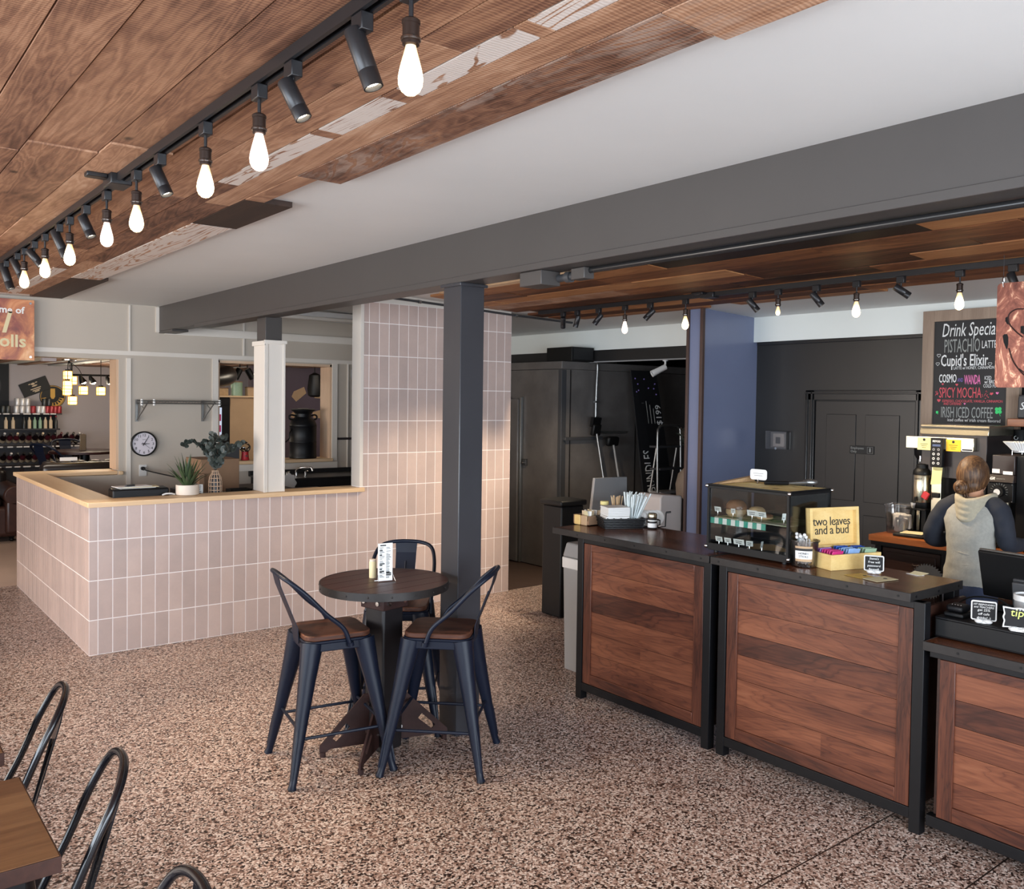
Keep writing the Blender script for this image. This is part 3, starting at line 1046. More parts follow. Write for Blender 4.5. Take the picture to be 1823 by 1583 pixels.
def metal_seat(name, label, cat, zs, top, paint, wood_m, group, rungs, bk=0.0):
    """local frame: seat centre at the origin, sitter faces +x; back hoop at -x"""
    root = thing(name, label, cat, group=group)
    xy = lambda a, b, d: Vector((a, b, d))
    s = MB().prism(rounded_rect(.315, .315, .055), xy, zs-.024, zs)
    s.build('seat', wood_m, root, bevel=.005, label='dark wood seat')
    p = MB().prism(rounded_rect(.325, .325, .06), xy, zs-.036, zs-.0245)
    p.prism(rounded_rect(.312, .312, .055), xy, zs-.075, zs-.036)
    p.build('seat_pan', paint, root, bevel=.004)
    for sx in (-1, 1):
        for sy in (-1, 1):
            m = MB()
            spread = .045+.055*(zs/.65)
            bx, by = .135+spread, .135+spread
            pts, rs = [], []
            for t, w in ((0, .050), (.08, .046), (.25, .038), (.5, .0295), (.75, .0225), (.93, .0165), (.975, .0165), (1, .020)):
                k = t if t < .95 else t+(t-.95)*.6
                pts.append(Vector((sx*(.122+(bx-.122)*k), sy*(.122+(by-.122)*k), (zs-.04)*(1-t)+.001)))
                rs.append(w)
            sec = [(math.cos(PI/4*k+PI/8)*1.05, math.sin(PI/4*k+PI/8)*1.05) for k in range(8)]
            m.tube(pts, rs, 8, sec=sec, upv=(sx, sy, 0))
            a, b = pts[3], pts[5]
            off = Vector((sx*.017, sy*.017, 0))
            m.tube([a.lerp(b, .1)+off*.9, a.lerp(b, .5)+off*1.0, b+off*.75], [.004, .0075, .006], 6)
            lg = m.build('leg', paint, root, angle=50)
            MB().cyl(pts[-1]+Vector((0, 0, -.001)), pts[-1]+Vector((0, 0, .012)), .0165, .015, 10).build('foot_cap', M['near_black'], lg)
    for (zr, sides) in rungs:
        k = 1-zr/(zs-.04)
        e = .122+(.135+spread-.122)*k-.004
        for sd in sides:
            m = MB()
            if sd == 'f':
                m.cyl((e, -e, zr), (e, e, zr), .0075, n=8)
            elif sd == 'b':
                m.cyl((-e, -e, zr), (-e, e, zr), .0075, n=8)
            elif sd == 'l':
                m.cyl((-e, e, zr), (e, e, zr), .0075, n=8)
            else:
                m.cyl((-e, -e, zr), (e, -e, zr), .0075, n=8)
            m.build('stretcher', paint, root)
    H = top-zs
    half = [(.045-bk, .172, zs-.05), (.01-bk*.95, .173, zs+.03), (-.07-bk*.7, .174, zs+.36*H), (-.155-bk*.38, .170, zs+.68*H), (-.222-bk*.12, .148, zs+.89*H), (-.255, .095, zs+.975*H), (-.265, .0, zs+H)]
    path = smooth_path(half+[(x, -y, z) for x, y, z in reversed(half[:-1])], 5)
    m = MB().tube(path, .0105, 10)
    m.tube([(.048-bk, .170, zs-.058), (.044-bk, .171, zs-.040)], .016, 8)
    m.tube([(.048-bk, -.170, zs-.058), (.044-bk, -.171, zs-.040)], .016, 8)
    m.build('back_hoop', paint, root, angle=60)
    m = MB()
    w0, w1 = .052, .062
    for a, b, za, zb, xa, xb in ((w0, w0+.002, zs-.05, zs+.02, -.163, -.168), (w0+.002, w1-.004, zs+.02, zs+.78*H, -.168, -.247), (w1-.004, w1, zs+.78*H, zs+.992*H, -.247, -.262)):
        t_ = .0035
        m.add([(xa, -a, za), (xa, a, za), (xb, b, zb), (xb, -b, zb), (xa-t_, -a, za), (xa-t_, a, za), (xb-t_, b, zb), (xb-t_, -b, zb)],
              [(3, 2, 1, 0), (4, 5, 6, 7), (0, 1, 5, 4), (1, 2, 6, 5), (2, 3, 7, 6), (3, 0, 4, 7)])
    m.tube([(-.174, 0, zs+.04), (-.225, 0, zs+.62*H)], .004, 6)
    m.build('back_splat', paint, root, smooth=False)
    return root


G_ST = 'bar stools around the round table'
st = metal_seat('bar_stool', 'blue-black metal bar stool on the open-floor side of the round table, away from the column', 'stool', .655, .938, M['stool_blue'], M['seat_wood'], G_ST,
                ((.235, 'fb'), (.205, 'lr')))
st.location = (1.895, 3.885, 0)
st.rotation_euler = (0, 0, math.radians(-10))
s2 = copy_tree(st)
s2.location = (2.335, 3.585, 0)
s2.rotation_euler = (0, 0, math.radians(135))
s2['label'] = 'blue-black metal bar stool nearest the walnut counter, back against the charcoal column'
s3 = copy_tree(st)
s3.location = (2.44, 4.17, 0)
s3.rotation_euler = (0, 0, math.radians(232))
s3['label'] = 'blue-black metal bar stool half hidden behind the round table and the column'

# round pedestal table
TC = Vector((2.18, 3.875, 0))
rt_ = thing('round_bar_table', 'tall round dark plank table on a rusted steel cross base', 'table', TC)
m = MB()
R_ = .313
n_pl = 6
for i in range(n_pl):
    a, b = -R_+2*R_*i/n_pl+.0016, -R_+2*R_*(i+1)/n_pl-.0016
    poly = []
    for k in range(9):
        y = a+(b-a)*k/8
        poly.append((math.sqrt(max(R_*R_-y*y, 0)), y))
    for k in range(9):
        y = b+(a-b)*k/8
        poly.append((-math.sqrt(max(R_*R_-y*y, 0)), y))
    ca, sa = math.cos(math.radians(8)), math.sin(math.radians(8))
    m.prism(poly, lambda p, q, d: Vector((p*ca-q*sa, p*sa+q*ca, d)), .818, .845)
m.build('table_top', M['round_top'], rt_, smooth=False)
m = MB()
prof = [(R_+.001, .808), (R_+.006, .808), (R_+.006, .846), (R_+.001, .846)]
m.lathe((0, 0, 0), prof+[prof[0]], 48, caps=False)
for k in range(18):
    a = 2*PI*k/18+.12
    m.ball((math.cos(a)*(R_+.006), math.sin(a)*(R_+.006), .827), .005, 8, 4)
m.build('table_band', M['steel_edge'], rt_)
m = MB()
ang = math.radians(13)
Rz = Euler((0, 0, ang)).to_matrix()
m.obox((0, 0, .405), (.134, .134, .80), Rz)
m.build('post', M['post_steel'], rt_, bevel=.012, segs=3)
m = MB()
m.obox((0, 0, .757), (.165, .165, .085), Rz)
m.obox((0, 0, .812), (.30, .09, .010), Rz)
col_ = m.build('collar', M['rust'], rt_, bevel=.004)
for sx, sy in ((.05, -1), (-.045, -1), (-1, .05), (-1, -.045), (1, .03), (.03, 1)):
    p = Rz @ Vector((sx*(.078 if abs(sx) == 1 else 1), sy*(.078 if abs(sy) == 1 else 1), 0))
    d = Rz @ Vector((sx if abs(sx) == 1 else 0, sy if abs(sy) == 1 else 0, 0))
    MB().cyl((p.x*1.06, p.y*1.06, .748), (p.x*1.06+d.x*.010, p.y*1.06+d.y*.010, .748), .012, n=6).build('bolt', M['chrome'], col_)


def base_fin(th, L, lab=None):
    d = Vector((math.cos(th), math.sin(th), 0))
    nrm = Vector((-d.y, d.x, 0))
    fn = lambda a, b, t: d*a+Vector((0, 0, b))+nrm*t
    m = MB()
    # triangular plate with a slot: built from strips round the slot
    out = [(.058, .285), (.10, .285), (L, .055), (L, .02), (L-.03, .02), (L-.05, .035), (.058, .035)]
    # slot along the hypotenuse
    e0, e1 = Vector((.10, .285)), Vector((L, .055))
    u = (e1-e0).normalized()
    w = Vector((u.y, -u.x)) if u.y < 0 else Vector((-u.y, u.x))
    w = Vector((-abs(w.x), -abs(w.y)))
    s0, s1 = e0.lerp(e1, .50)+w*.028, e0.lerp(e1, .80)+w*.026
    s2_, s3_ = s1+w*.026, s0+w*.030
    P = lambda v: (v[0], v[1])
    quads = [[out[0], out[1], P(e0.lerp(e1, .40)), (.058, .20)],
             [P(e0.lerp(e1, .40)), P(e0.lerp(e1, .84)), P(s1), P(s0)],
             [P(s1), P(e0.lerp(e1, .84)), out[2], out[3], out[4], P(s2_)],
             [(.058, .20), P(e0.lerp(e1, .40)), P(s0), P(s3_), (.058, .10)],
             [(.058, .10), P(s3_), P(s2_), out[4], out[5], out[6]]]
    for qd in quads:
        m.prism(qd, fn, -.005, .005)
    m.cyl(d*(L-.016)+Vector((0, 0, 0)), d*(L-.016)+Vector((0, 0, .024)), .014, n=10)
    fin = m.build('base_fin', M['rust'], rt_, smooth=False)
    for z in (.10, .235):
        p = d*.085+Vector((0, 0, z))
        b = MB().cyl(p-nrm*.012, p+nrm*.012, .011, n=6)
        b.build('bolt', M['chrome'], fin)


for th, L in ((-15, .335), (165, .315), (222, .335), (45, .33)):
    base_fin(math.radians(th), L)

# things on the round table
o = Vector((2.165, 3.97, .845))
sh = thing('cheese_shaker', 'cream cylindrical shaker standing on the round table', 'shaker', o)
MB(o).lathe(o, [(.018, 0), (.0185, .006), (.0185, .08), (.0165, .084), (.012, .086)], 18).build('body', M['cream'], sh)
MB(o).lathe(o, [(.0168, .084), (.0168, .092), (.010, .094)], 18).build('lid', M['pot'], sh)
o = Vector((2.165, 3.845, .845))
mh = thing('menu_holder', 'upright white menu card in a wire stand on the round table', 'menu', o)
xd = Vector((.985, -.17, 0))
nd = Vector((-.17, -.985, 0))
m = MB(o)
c = o+Vector((0, 0, .098))
Rm = Matrix((xd, Vector((0, 0, 1)).cross(xd)*1, Vector((0, 0, 1)))).transposed()
m.obox(c, (.074, .005, .186), Rm)
card = m.build('menu_card', M['white_paper'], mh, smooth=False)
rnd = random.Random(3)
t = MB(o)
for colx in (-.030, .004):
    z = .170
    while z > .018:
        if rnd.random() < .9:
            w = rnd.uniform(.012, .027)
            p = o+xd*(colx+w/2)+Vector((0, 0, z))+nd*.0028
            t.obox(p, (w, .0006, .0022 if rnd.random() < .85 else .006), Rm)
        z -= rnd.uniform(.0042, .0075)
t.obox(o+xd*(-.012)+Vector((0, 0, .181))+nd*.0028, (.030, .0006, .006), Rm)
t.build('printed_text', M['ink'], card, smooth=False)
w = MB(o)
f = [o+xd*-.045+nd*.03, o+xd*.045+nd*.03, o+xd*.038+nd*.004+Vector((0, 0, .035)), o+xd*.045-nd*.03, o+xd*-.045-nd*.03, o+xd*-.038+nd*.004+Vector((0, 0, .035))]
w.tube([p+Vector((0, 0, .002)) for p in f], .0014, 6, closed=True)
w.build('wire_stand', M['chrome'], mh)

# ------------------------------------------------------------------ dining chairs and tables in the near corner
G_CH = 'metal dining chairs beside the wooden tables'
ch = metal_seat('dining_chair', 'glossy black metal chair pushed up to the near wooden table corner', 'chair', .45, .838, M['chair_blk'], M['seat_wood'], G_CH, (), .10)
ch.location = (.325, 2.39, 0)
ch.rotation_euler = (0, 0, PI-.19)
c2 = copy_tree(ch)
c2.location = (.325, 3.06, 0)
c2.rotation_euler = (0, 0, PI-.17)
c2['label'] = 'glossy black metal chair beyond the wooden table, the farthest of the near chairs'
c3 = copy_tree(ch)
c3.location = (.285, 1.665, 0)
c3.rotation_euler = (0, 0, PI-.10)
c3['label'] = 'black metal chair of which only the top of the hoop shows at the bottom edge'


def dining_table(label, x0, x1, y0, y1):
    o = Vector(((x0+x1)/2, (y0+y1)/2, 0))
    t = thing('dining_table', label, 'table', o, group='wooden dining tables')
    m = MB(o)
    n = 5
    for i in range(n):
        a, b = y0+(y1-y0)*i/n, y0+(y1-y0)*(i+1)/n
        m.box(x0, x1, a, b, .70, .73)
    m.build('table_top', M['table_wood_x'], t, smooth=False)
    e = MB(o)
    e.box(x0-.004, x1+.004, y0-.004, y0, .692, .729)
    e.box(x0-.004, x1+.004, y1, y1+.004, .692, .729)
    e.box(x1, x1+.004, y0, y1, .692, .729)
    e.box(x0-.004, x0, y0, y1, .692, .729)
    e.build('table_edge', M['table_edge'], t, bevel=.001)
    cx_ = (x0+x1)/2
    for s in (-1, 1):
        m = MB(o)
        cx2 = cx_+s*((x1-x0)/2-.085)
        m.box(cx2-.03, cx2+.03, y0+.08, y1-.08, .66, .70)
        m.box(cx2-.022, cx2+.022, (y0+y1)/2-.05, (y0+y1)/2+.05, .03, .66)
        m.box(cx2-.03, cx2+.03, y0+.05, y1-.05, 0, .03)
        m.box(cx2-.03, cx2+.03, y0+.045, y0+.10, .60, .70)
        m.build('leg', M['steel_blk'], t, bevel=.004)
    return t


M['table_wood_x'] = wood('dining_table_planks', [(0.15, '#3f2517'), (0.4, '#6b472e'), (0.6, '#86603f'), (0.9, '#a27a55')], 'x', 1.3, 0.32, 0.45, figure=0.5, varyisl=.2)
dining_table('warm brown wooden dining table with a dark edge in the near corner', -.36, .405, 2.155, 2.665)
dining_table('second wooden dining table, only its corner in view behind the nearer one', -.36, .398, 2.88, 3.40)

# ------------------------------------------------------------------ walnut service counter
def counter_unit(label, y0, y1, ztop, xf, xb, over_l, over_r, posts, n_boards, seed, apron=.0):
    """front faces -x; posts = y positions of the steel uprights; boards run along y"""
    o = Vector((xf, (y0+y1)/2, 0))
    t = thing('counter_unit', label, 'counter', o, group='walnut counter units')
    zt = ztop-.032
    for py in posts:
        MB(o).box(xf, xf+.048, py-.024, py+.024, 0, zt).build('steel_leg', M['steel_blk'], t, bevel=.002)
        MB(o).box(xb-.06, xb-.012, max(py, y0-over_r+.03)-.024, max(py, y0-over_r+.03)+.024, 0, zt).build('steel_leg', M['steel_blk'], t, bevel=.002)
    m = MB(o)
    m.box(xf+.002, xf+.044, y0+.01, y1-.01, .052, .098)
    m.build('bottom_rail', M['steel_blk'], t, bevel=.002)
    MB(o).box(xf+.002, xf+.044, y0+.01, y1-.01, zt-.03, zt).build('top_rail', M['steel_blk'], t, bevel=.002)
    # framed walnut front
    m = MB(o)
    a, b = y0+.052, y1-.052
    z0, z1 = .100, zt-.032
    sw = .062
    for p, q in ((a, a+sw), (b-sw, b)):
        MB(o).box(xf+.004, xf+.030, p, q, z0, z1).build('front_stile', M['walnut_z'], t, bevel=.002)
    for p, q in ((z0, z0+.058), (z1-.040, z1)):
        MB(o).box(xf+.004, xf+.030, a+sw, b-sw, p, q).build('front_rail', M['walnut_y'], t, bevel=.002)
    m = MB(o)
    rnd = random.Random(seed)
    zz0, zz1 = z0+.058, z1-.040
    cuts = [0]+sorted([(i+rnd.uniform(-.12, .12))/n_boards for i in range(1, n_boards)])+[1]
    for i in range(n_boards):
        q0, q1 = zz0+(zz1-zz0)*cuts[i], zz0+(zz1-zz0)*cuts[i+1]
        if rnd.random() < .5:
            s = rnd.uniform(.35, .65)
            mid = a+sw+(b-a-2*sw)*s
            m.box(xf+.013, xf+.026, a+sw, mid, q0+.0012, q1-.0006)
            m.box(xf+.013, xf+.026, mid, b-sw, q0+.0012, q1-.0006)
        else:
            m.box(xf+.013, xf+.026, a+sw, b-sw, q0+.0012, q1-.0006)
    m.build('front_panel', M['walnut_y'], t, smooth=False)
    for p in (y0+.03, y1-.045):
        MB(o).box(xf+.03, xb-.02, p, p+.015, .1, zt-.03).build('side_panel', M['drawer_wood'], t, smooth=False)
    # top with raw steel edge band
    ya, yb_ = y0-over_r, y1+over_l
    m = MB(o)
    n = 4
    for i in range(n):
        p, q = xf-.012+(xb-xf+.012)*i/n, xf-.012+(xb-xf+.012)*(i+1)/n
        m.box(p+.0005, q-.0005, ya+.003, yb_-.003, zt, ztop)
    m.build('counter_top', M['walnut_top'], t, smooth=False)
    m = MB(o)
    m.box(xf-.018, xf-.012, ya, yb_, zt-.004, ztop+.001)
    m.box(xf-.018, xb, ya-.003, ya+.003, zt-.004, ztop+.001)
    m.box(xf-.018, xb, yb_-.003, yb_+.003, zt-.004, ztop+.001)
    e = m.build('edge_band', M['steel_edge'], t, bevel=.0015)
    k = 0
    yy = ya+.05
    while yy < yb_:
        MB(o).cyl((xf-.0195, yy, zt+.014), (xf-.016, yy, zt+.014), .0055, n=8).build('screw', M['near_black'], e)
        yy += .235
        k += 1
    for xx in (xf+.03, (xf+xb)/2, xb-.04):
        MB(o).cyl((xx, ya-.005, zt+.014), (xx, ya-.001, zt+.014), .0055, n=8).build('screw', M['near_black'], e)
    return t


counter_unit('tall walnut counter unit farthest from the till, napkins and straws on top', 2.862, 3.868, .985, 3.462, 3.985, .21, -.004, (2.886, 3.845), 6, 5)
counter_unit('tall walnut counter unit in the middle, under the glass pastry case', 1.755, 2.812, .985, 3.462, 3.90, .04, -.057, (1.779, 2.788), 6, 12)
counter_unit('lower walnut counter unit at the frame edge, under the till', .62, 1.742, .803, 3.462, 4.25, .008, .0, (.65,), 5, 21)

# ------------------------------------------------------------------ track lighting
RIGHT = Vector((.773, -.634, 0))
BULB_PROF = [(.0125, .0), (.0135, -.006), (.017, -.020), (.0235, -.045), (.0290, -.068), (.0315, -.086), (.0300, -.102), (.0235, -.116), (.0130, -.125), (.0030, -.128)]


def bulb_head(label, x, y, zt, group, lit=1.0, drop=.055, k=1.0):
    t = thing('track_bulb_pendant', label, 'bulb light', (x, y, zt), group=group)
    MB().box(-.018, .018, -.030, .030, -.048, 0).build('adapter', M['track'], t, bevel=.003)
    z = -.040-drop
    m = MB().cyl((0, 0, -.04), (0, 0, z), .0062, n=10)
    m.cyl((0, 0, -.04), (0, 0, -.046), .010, n=10)
    m.build('stem', M['track'], t)
    s = MB().lathe((0, 0, z), [(.008, .004), (.019, 0), (.0235, -.004), (.0235, -.012), (.0215, -.014), (.0215, -.044), (.0250, -.046), (.0250, -.053), (.0215, -.056), (.0215, -.064), (.0150, -.066)], 20)
    so = s.build('socket', M['socket'], t)
    MB().lathe((0, 0, z-.046), [(.0252, 0), (.0258, -.003), (.0252, -.008), (.0235, -.008)], 20, caps=False).build('socket_ring', M['chrome_dk'], so)
    pr = [(r*k, h*k-.062+z) for r, h in BULB_PROF]
    MB().lathe((0, 0, 0), pr, 20).build('bulb', M['bulb'] if lit > .5 else M['bulb_clear'], t, label='glowing pear-shaped filament bulb', angle=80)
    if lit <= .5:
        f = MB()
        for a in range(5):
            c, s_ = math.cos(a*1.257), math.sin(a*1.257)
            f.cyl((c*.006, s_*.006, z-.085), (c*.012, s_*.012, z-.150), .0018, n=5)
        f.build('filament', M['bulb_core'], t)
    t.scale = (.77, .77, .77)
    return t


def spot_head(label, x, y, zt, group, lean, L=.125, r=.026, on=1.0, fwd=0.0, drop=.05):
    """lean: degrees away from plumb, positive towards the counter side of the room"""
    t = thing('track_spotlight', label, 'spotlight', (x, y, zt), group=group)
    MB().box(-.018, .018, -.030, .030, -.048, 0).build('adapter', M['track'], t, bevel=.003)
    a = math.radians(lean)
    d = (RIGHT*math.sin(a)+Vector((0, 0, -math.cos(a)))+Vector((.634, .773, 0))*fwd).normalized()
    c = Vector((0, 0, -.040-drop-.012))
    side = RIGHT.cross(Vector((0, 0, 1)))
    m = MB().cyl((0, 0, -.04), (0, 0, -.04-drop), .0058, n=10)
    m.ball((0, 0, -.04-drop), .008, 8, 6)
    m.build('stem', M['track'], t)
    p0, p1 = c-d*L*.42, c+d*L*.58
    q = d.to_track_quat('Z', 'Y').to_matrix()
    m = MB().lathe(p0, [(r*.2, 0), (r*.92, 0), (r, .004), (r, L*.70), (r*.985, L*.705), (r*.985, L*.715), (r, L*.72), (r, L), (r*.86, L), (r*.80, L-.012)], 22, q, caps=False)
    h = m.build('housing', M['spot_body'], t)
    MB().lathe(p0+d*(L-.013), [(r*.82, 0), (r*.01, .001)], 20, q, caps=False).build('lens', M['spot_lens'] if on else M['near_black'], h)
    if on:
        ld = bpy.data.lights.new('spot_beam', 'SPOT')
        ld.energy = 60*on
        ld.color = (1.0, .80, .56)
        ld.spot_size = math.radians(62)
        ld.spot_blend = .75
        ld.shadow_soft_size = .02
        lo = bpy.data.objects.new('spot_beam', ld)
        COL.objects.link(lo)
        lo.parent = t
        lo.location = p0+d*(L+.004)
        lo.rotation_euler = d.to_track_quat('-Z', 'Y').to_euler()
    t.scale = (.80, .80, .80)
    return t


M['socket'] = plain('bronze_socket', '#3a2d27', 0.35, metal=0.6, vary=0.2)
M['chrome_dk'] = plain('dark_chrome', '#7c7672', 0.2, metal=1.0)
t_ = NT('clear_bulb_glass')
t_.color('#f2d8cc').set(rough=.1, emit='#ffe0cf', estr=2.2)
M['bulb_clear'] = t_.m


def track_rail(label, x, y0, y1, z0, z1):
    o = Vector((x, y0, z0))
    t = thing('light_track', label, 'track light rail', o, group='ceiling light tracks')
    for s in (-1, 1):
        m = MB(o)
        a = s*.0125
        m.add([(x+a-.005, y0, z0), (x+a+.005, y0, z0), (x+a+.005, y1, z1), (x+a-.005, y1, z1), (x+a-.005, y0, z0+.03), (x+a+.005, y0, z0+.03), (x+a+.005, y1, z1+.03), (x+a-.005, y1, z1+.03)],
              [(0, 3, 2, 1), (4, 5, 6, 7), (0, 1, 5, 4), (1, 2, 6, 5), (2, 3, 7, 6), (3, 0, 4, 7)])
        m.build('rail_flange', M['track'], t, smooth=False)
    m = MB(o)
    m.box(x-.0125, x+.0125, y0, y1, z0+.022, z0+.030)
    m.box(x-.016, x-.0125, y0+.004, y1-.004, z0+.004, z0+.02, 0)
    m.build('rail_channel', M['track'], t, smooth=False)
    return t


ZT1 = 2.556
track_rail('black ceiling light track over the seating side, on the reclaimed boards', .89, -1.0, 7.25, ZT1, ZT1)
G1B, G1S = 'filament bulbs on the seating-side track', 'spotlights on the seating-side track'
ys = [(1.500, 1.0), (2.258, .4), (2.669, 1.0), (3.400, 1.0), (3.823, .4), (4.490, 1.0), (5.056, 1.0), (5.637, 1.0)]
for i, (y, lit) in enumerate(ys):
    nm = 'lit pear-shaped filament bulb' if lit > .5 else 'clear-looking pear-shaped filament bulb'
    bulb_head(f'{nm} on the seating-side track, {ORD[i]} bulb counting from the camera', .89, y, ZT1, G1B, lit)
sp = [(1.699, 20, .16, .027, 0.0), (2.048, 27, .125, .026, 1), (3.117, 25, .125, .026, 1), (4.174, 25, .12, .026, 1), (4.72, 24, .17, .026, 1), (5.34, 40, .13, .026, 1), (5.86, 26, .17, .026, 1), (6.25, 18, .2, .030, 0.0)]
for i, (y, ln, L, r, on) in enumerate(sp):
    spot_head(f'black cylinder spotlight on the seating-side track, {ORD[i]} spotlight counting from the camera', .89, y, ZT1, G1S, ln, L, r, 1.0 if i not in (0,) else .6)
o = Vector((.89, 3.66, ZT1))
c = thing('track_connector', 'black feed connector clipped across the seating-side track', 'track connector', o)
m = MB(o).box(.852, .928, 3.60, 3.72, ZT1-.012, ZT1+.03)
m.build('body', M['track'], c, bevel=.004)
MB(o).box(.78, .852, 3.64, 3.69, ZT1+.012, ZT1+.03).build('feed_tab', M['track'], c, bevel=.004)

z2 = zc2(4.88)-.052
track_rail('black ceiling light track over the service counter, on varnished boards', 4.88, -1.0, 6.0, z2, z2)
G2B, G2S = 'filament bulbs on the counter-side track', 'spotlights on the counter-side track'
for i, (y, lit, k) in enumerate(((4.943, .4, 1), (4.320, 1, 1), (3.52, 1, .62), (2.954, 1, 1), (2.327, 1, 1))):
    nm = {0: 'clear-looking filament bulb', 2: 'small round lit bulb'}.get(i, 'lit pear-shaped filament bulb')
    bulb_head(f'{nm} on the counter-side track, {ORD[i]} bulb counting from the tiled wall', 4.88, y, z2, G2B, lit, .04 if i == 2 else .055, k)
for i, (y, ln, on) in enumerate(((5.683, 0, 1), (5.504, -14, 1), (5.245, -36, 1), (4.673, -42, 1), (3.727, 38, 1), (3.234, 36, 1), (2.67, 52, 1), (2.046, 14, 1))):
    spot_head(f'black cylinder spotlight on the counter-side track, {ORD[i]} spotlight counting from the tiled wall', 4.88, y, z2, G2S, ln, .125, .027, 1.5 if on else 0, fwd=(.75, .2, .1, .1, -.2, -.2, -.3, -.3)[i])
o = Vector((4.88, 4.10, z2))
c = thing('track_connector', 'black feed connector clipped across the counter-side track', 'track connector', o)
MB(o).box(4.845, 4.915, 4.04, 4.16, z2-.010, z2+.03).build('body', M['track'], c, bevel=.004)
MB(o).box(4.80, 4.845, 4.10, 4.20, z2+.012, z2+.03).build('feed_tab', M['track'], c, bevel=.004)

# motor box and rolled shade along the beam
o = Vector((2.62, 3.2, 2.352))
t = thing('roller_shade', 'grey motor box and dark rolled shade tube fixed under the beam', 'roller shade', o)
MB(o).box(2.56, 2.675, 3.14, 3.30, 2.285, 2.351).build('motor_box', M['beam'], t, bevel=.003)
m = MB(o).cyl((2.665, 3.02, 2.32), (2.665, 3.139, 2.32), .018, n=14)
m.cyl((2.665, 3.05, 2.32), (2.665, 3.08, 2.32), .026, n=14)
m.build('coupling', M['dark_grey'], t)
MB(o).box(2.635, 2.695, 2.93, 3.02, 2.30, 2.350).build('end_bracket', M['beam'], t, bevel=.003)
MB(o).cyl((2.672, -2.2, 2.337), (2.672, 2.93, 2.337), .0135, n=14).build('shade_tube', M['black_trim'], t)
# conduit above the tiled wall
o = Vector((4.4, 6.40, 2.55))
t = thing('conduit_pipe', 'thin dark conduit running along the ceiling above the tiled wall', 'pipe', o)
MB(o).tube([(3.0, 6.385, 2.60), (4.2, 6.385, 2.555), (5.0, 6.385, 2.522), (5.6, 6.385, 2.505)], .010, 8).build('pipe', M['dark_grey'], t)
for x, z in ((3.9, 2.566), (4.92, 2.525)):
    MB(o).cyl((x-.012, 6.385, z), (x+.012, 6.385, z-.001), .015, n=10).build('clamp', M['alu'], t)

# ------------------------------------------------------------------ behind the tiled half wall
ZK = ZT+.033
# back worktop of the enclosure, a little below the cap
o = Vector((1.95, 6.85, 0))
t = thing('work_shelf', 'dark worktop running behind the tiled half wall, printer and plants on it', 'worktop', o)
MB(o).box(1.52, 3.33, 6.63, 7.12, .955, .985).build('shelf_board', M['drawer_wood'], t, bevel=.003)
for x in (1.6, 3.2):
    MB(o).box(x, x+.05, 6.7, 7.05, 0, .955).build('leg', M['steel_blk'], t)
ZS = .985

# wall clock
o = Vector((2.409, YF, 1.287))
t = thing('wall_clock', 'round white wall clock with a thin black rim', 'clock', o)
Rc = Matrix(((1, 0, 0), (0, 0, -1), (0, 1, 0)))
MB(o).lathe(o, [(.118, 0), (.120, .03), (.114, .036), (.107, .036), (.105, .026), (.01, .024)], 40, Rc).build('rim', M['near_black'], t)
face = MB(o).lathe(o, [(.106, .0), (.106, .027), (.001, .0272)], 40, Rc, caps=False).build('face', M['white_dial'], t)
yy = YF-.0285
for h in range(1, 13):
    a = PI/2-h*PI/6
    text_mesh('numeral', str(h), .036, M['ink'], face, o, (2.409+.083*math.cos(a), yy, 1.287+.083*math.sin(a)-.0125), (1, 0, 0), (0, 0, 1), .0004, 'CENTER')
text_mesh('lettering', 'quartz', .012, M['ink'], face, o, (2.409, yy, 1.325), (1, 0, 0), (0, 0, 1), .0004, 'CENTER')
for nm, ang, L, w in (('minute_hand', 60, .078, .0035), ('hour_hand', 0, .050, .0045), ('second_hand', -42, .072, .0014)):
    a = math.radians(ang)
    c = Vector((2.409, yy-.002, 1.287))
    d = Vector((math.cos(a), 0, math.sin(a)))
    n = Vector((-d.z, 0, d.x))
    MB(o).prism([(-.022, -w), (L, -w*.5), (L, w*.5), (-.022, w)], lambda p, q, r: c+d*p+n*q+Vector((0, -r, 0)), 0, .0015).build(nm, M['ink'], t, smooth=False)

# wire shelf bracket on the wall
o = Vector((2.72, YF, 1.69))
t = thing('wire_shelf_rail', 'empty chrome wall shelf rail with two triangular brackets above the clock', 'shelf rail', o)
m = MB(o)
for dy, z in ((.05, 1.70), (.05, 1.675), (.20, 1.70), (.20, 1.675)):
    m.tube([(2.335, YF-dy, z), (3.085, YF-dy, z)], .0045, 8)
xx = 2.36
k = 0
while xx < 3.07:
    m.tube([(xx, YF-.05, 1.7 if k % 2 else 1.675), (xx+.028, YF-.05, 1.675 if k % 2 else 1.7)], .0022, 5)
    xx += .028
    k += 1
m.build('rail', M['alu'], t)
for x in (2.345, 2.965):
    m = MB(o)
    m.box(x-.012, x+.012, YF-.02, YF, 1.50, 1.71)
    m.tube([(x, YF-.02, 1.515), (x+.03, YF-.10, 1.60), (x+.05, YF-.205, 1.685)], .006, 8)
    m.tube([(x, YF-.02, 1.69), (x+.05, YF-.205, 1.69)], .006, 8)
    m.tube([(x+.012, YF-.07, 1.58), (x+.018, YF-.09, 1.69)], .004, 6)
    m.tube([(x+.03, YF-.13, 1.63), (x+.01, YF-.06, 1.69)], .004, 6)
    m.build('bracket', M['alu'], t)
for x in (2.345, 2.455, 3.07):
    MB(o).cyl((x, YF-.19, 1.655), (x, YF-.19, 1.715), .012, n=10).build('collar', M['white_plastic'], t)

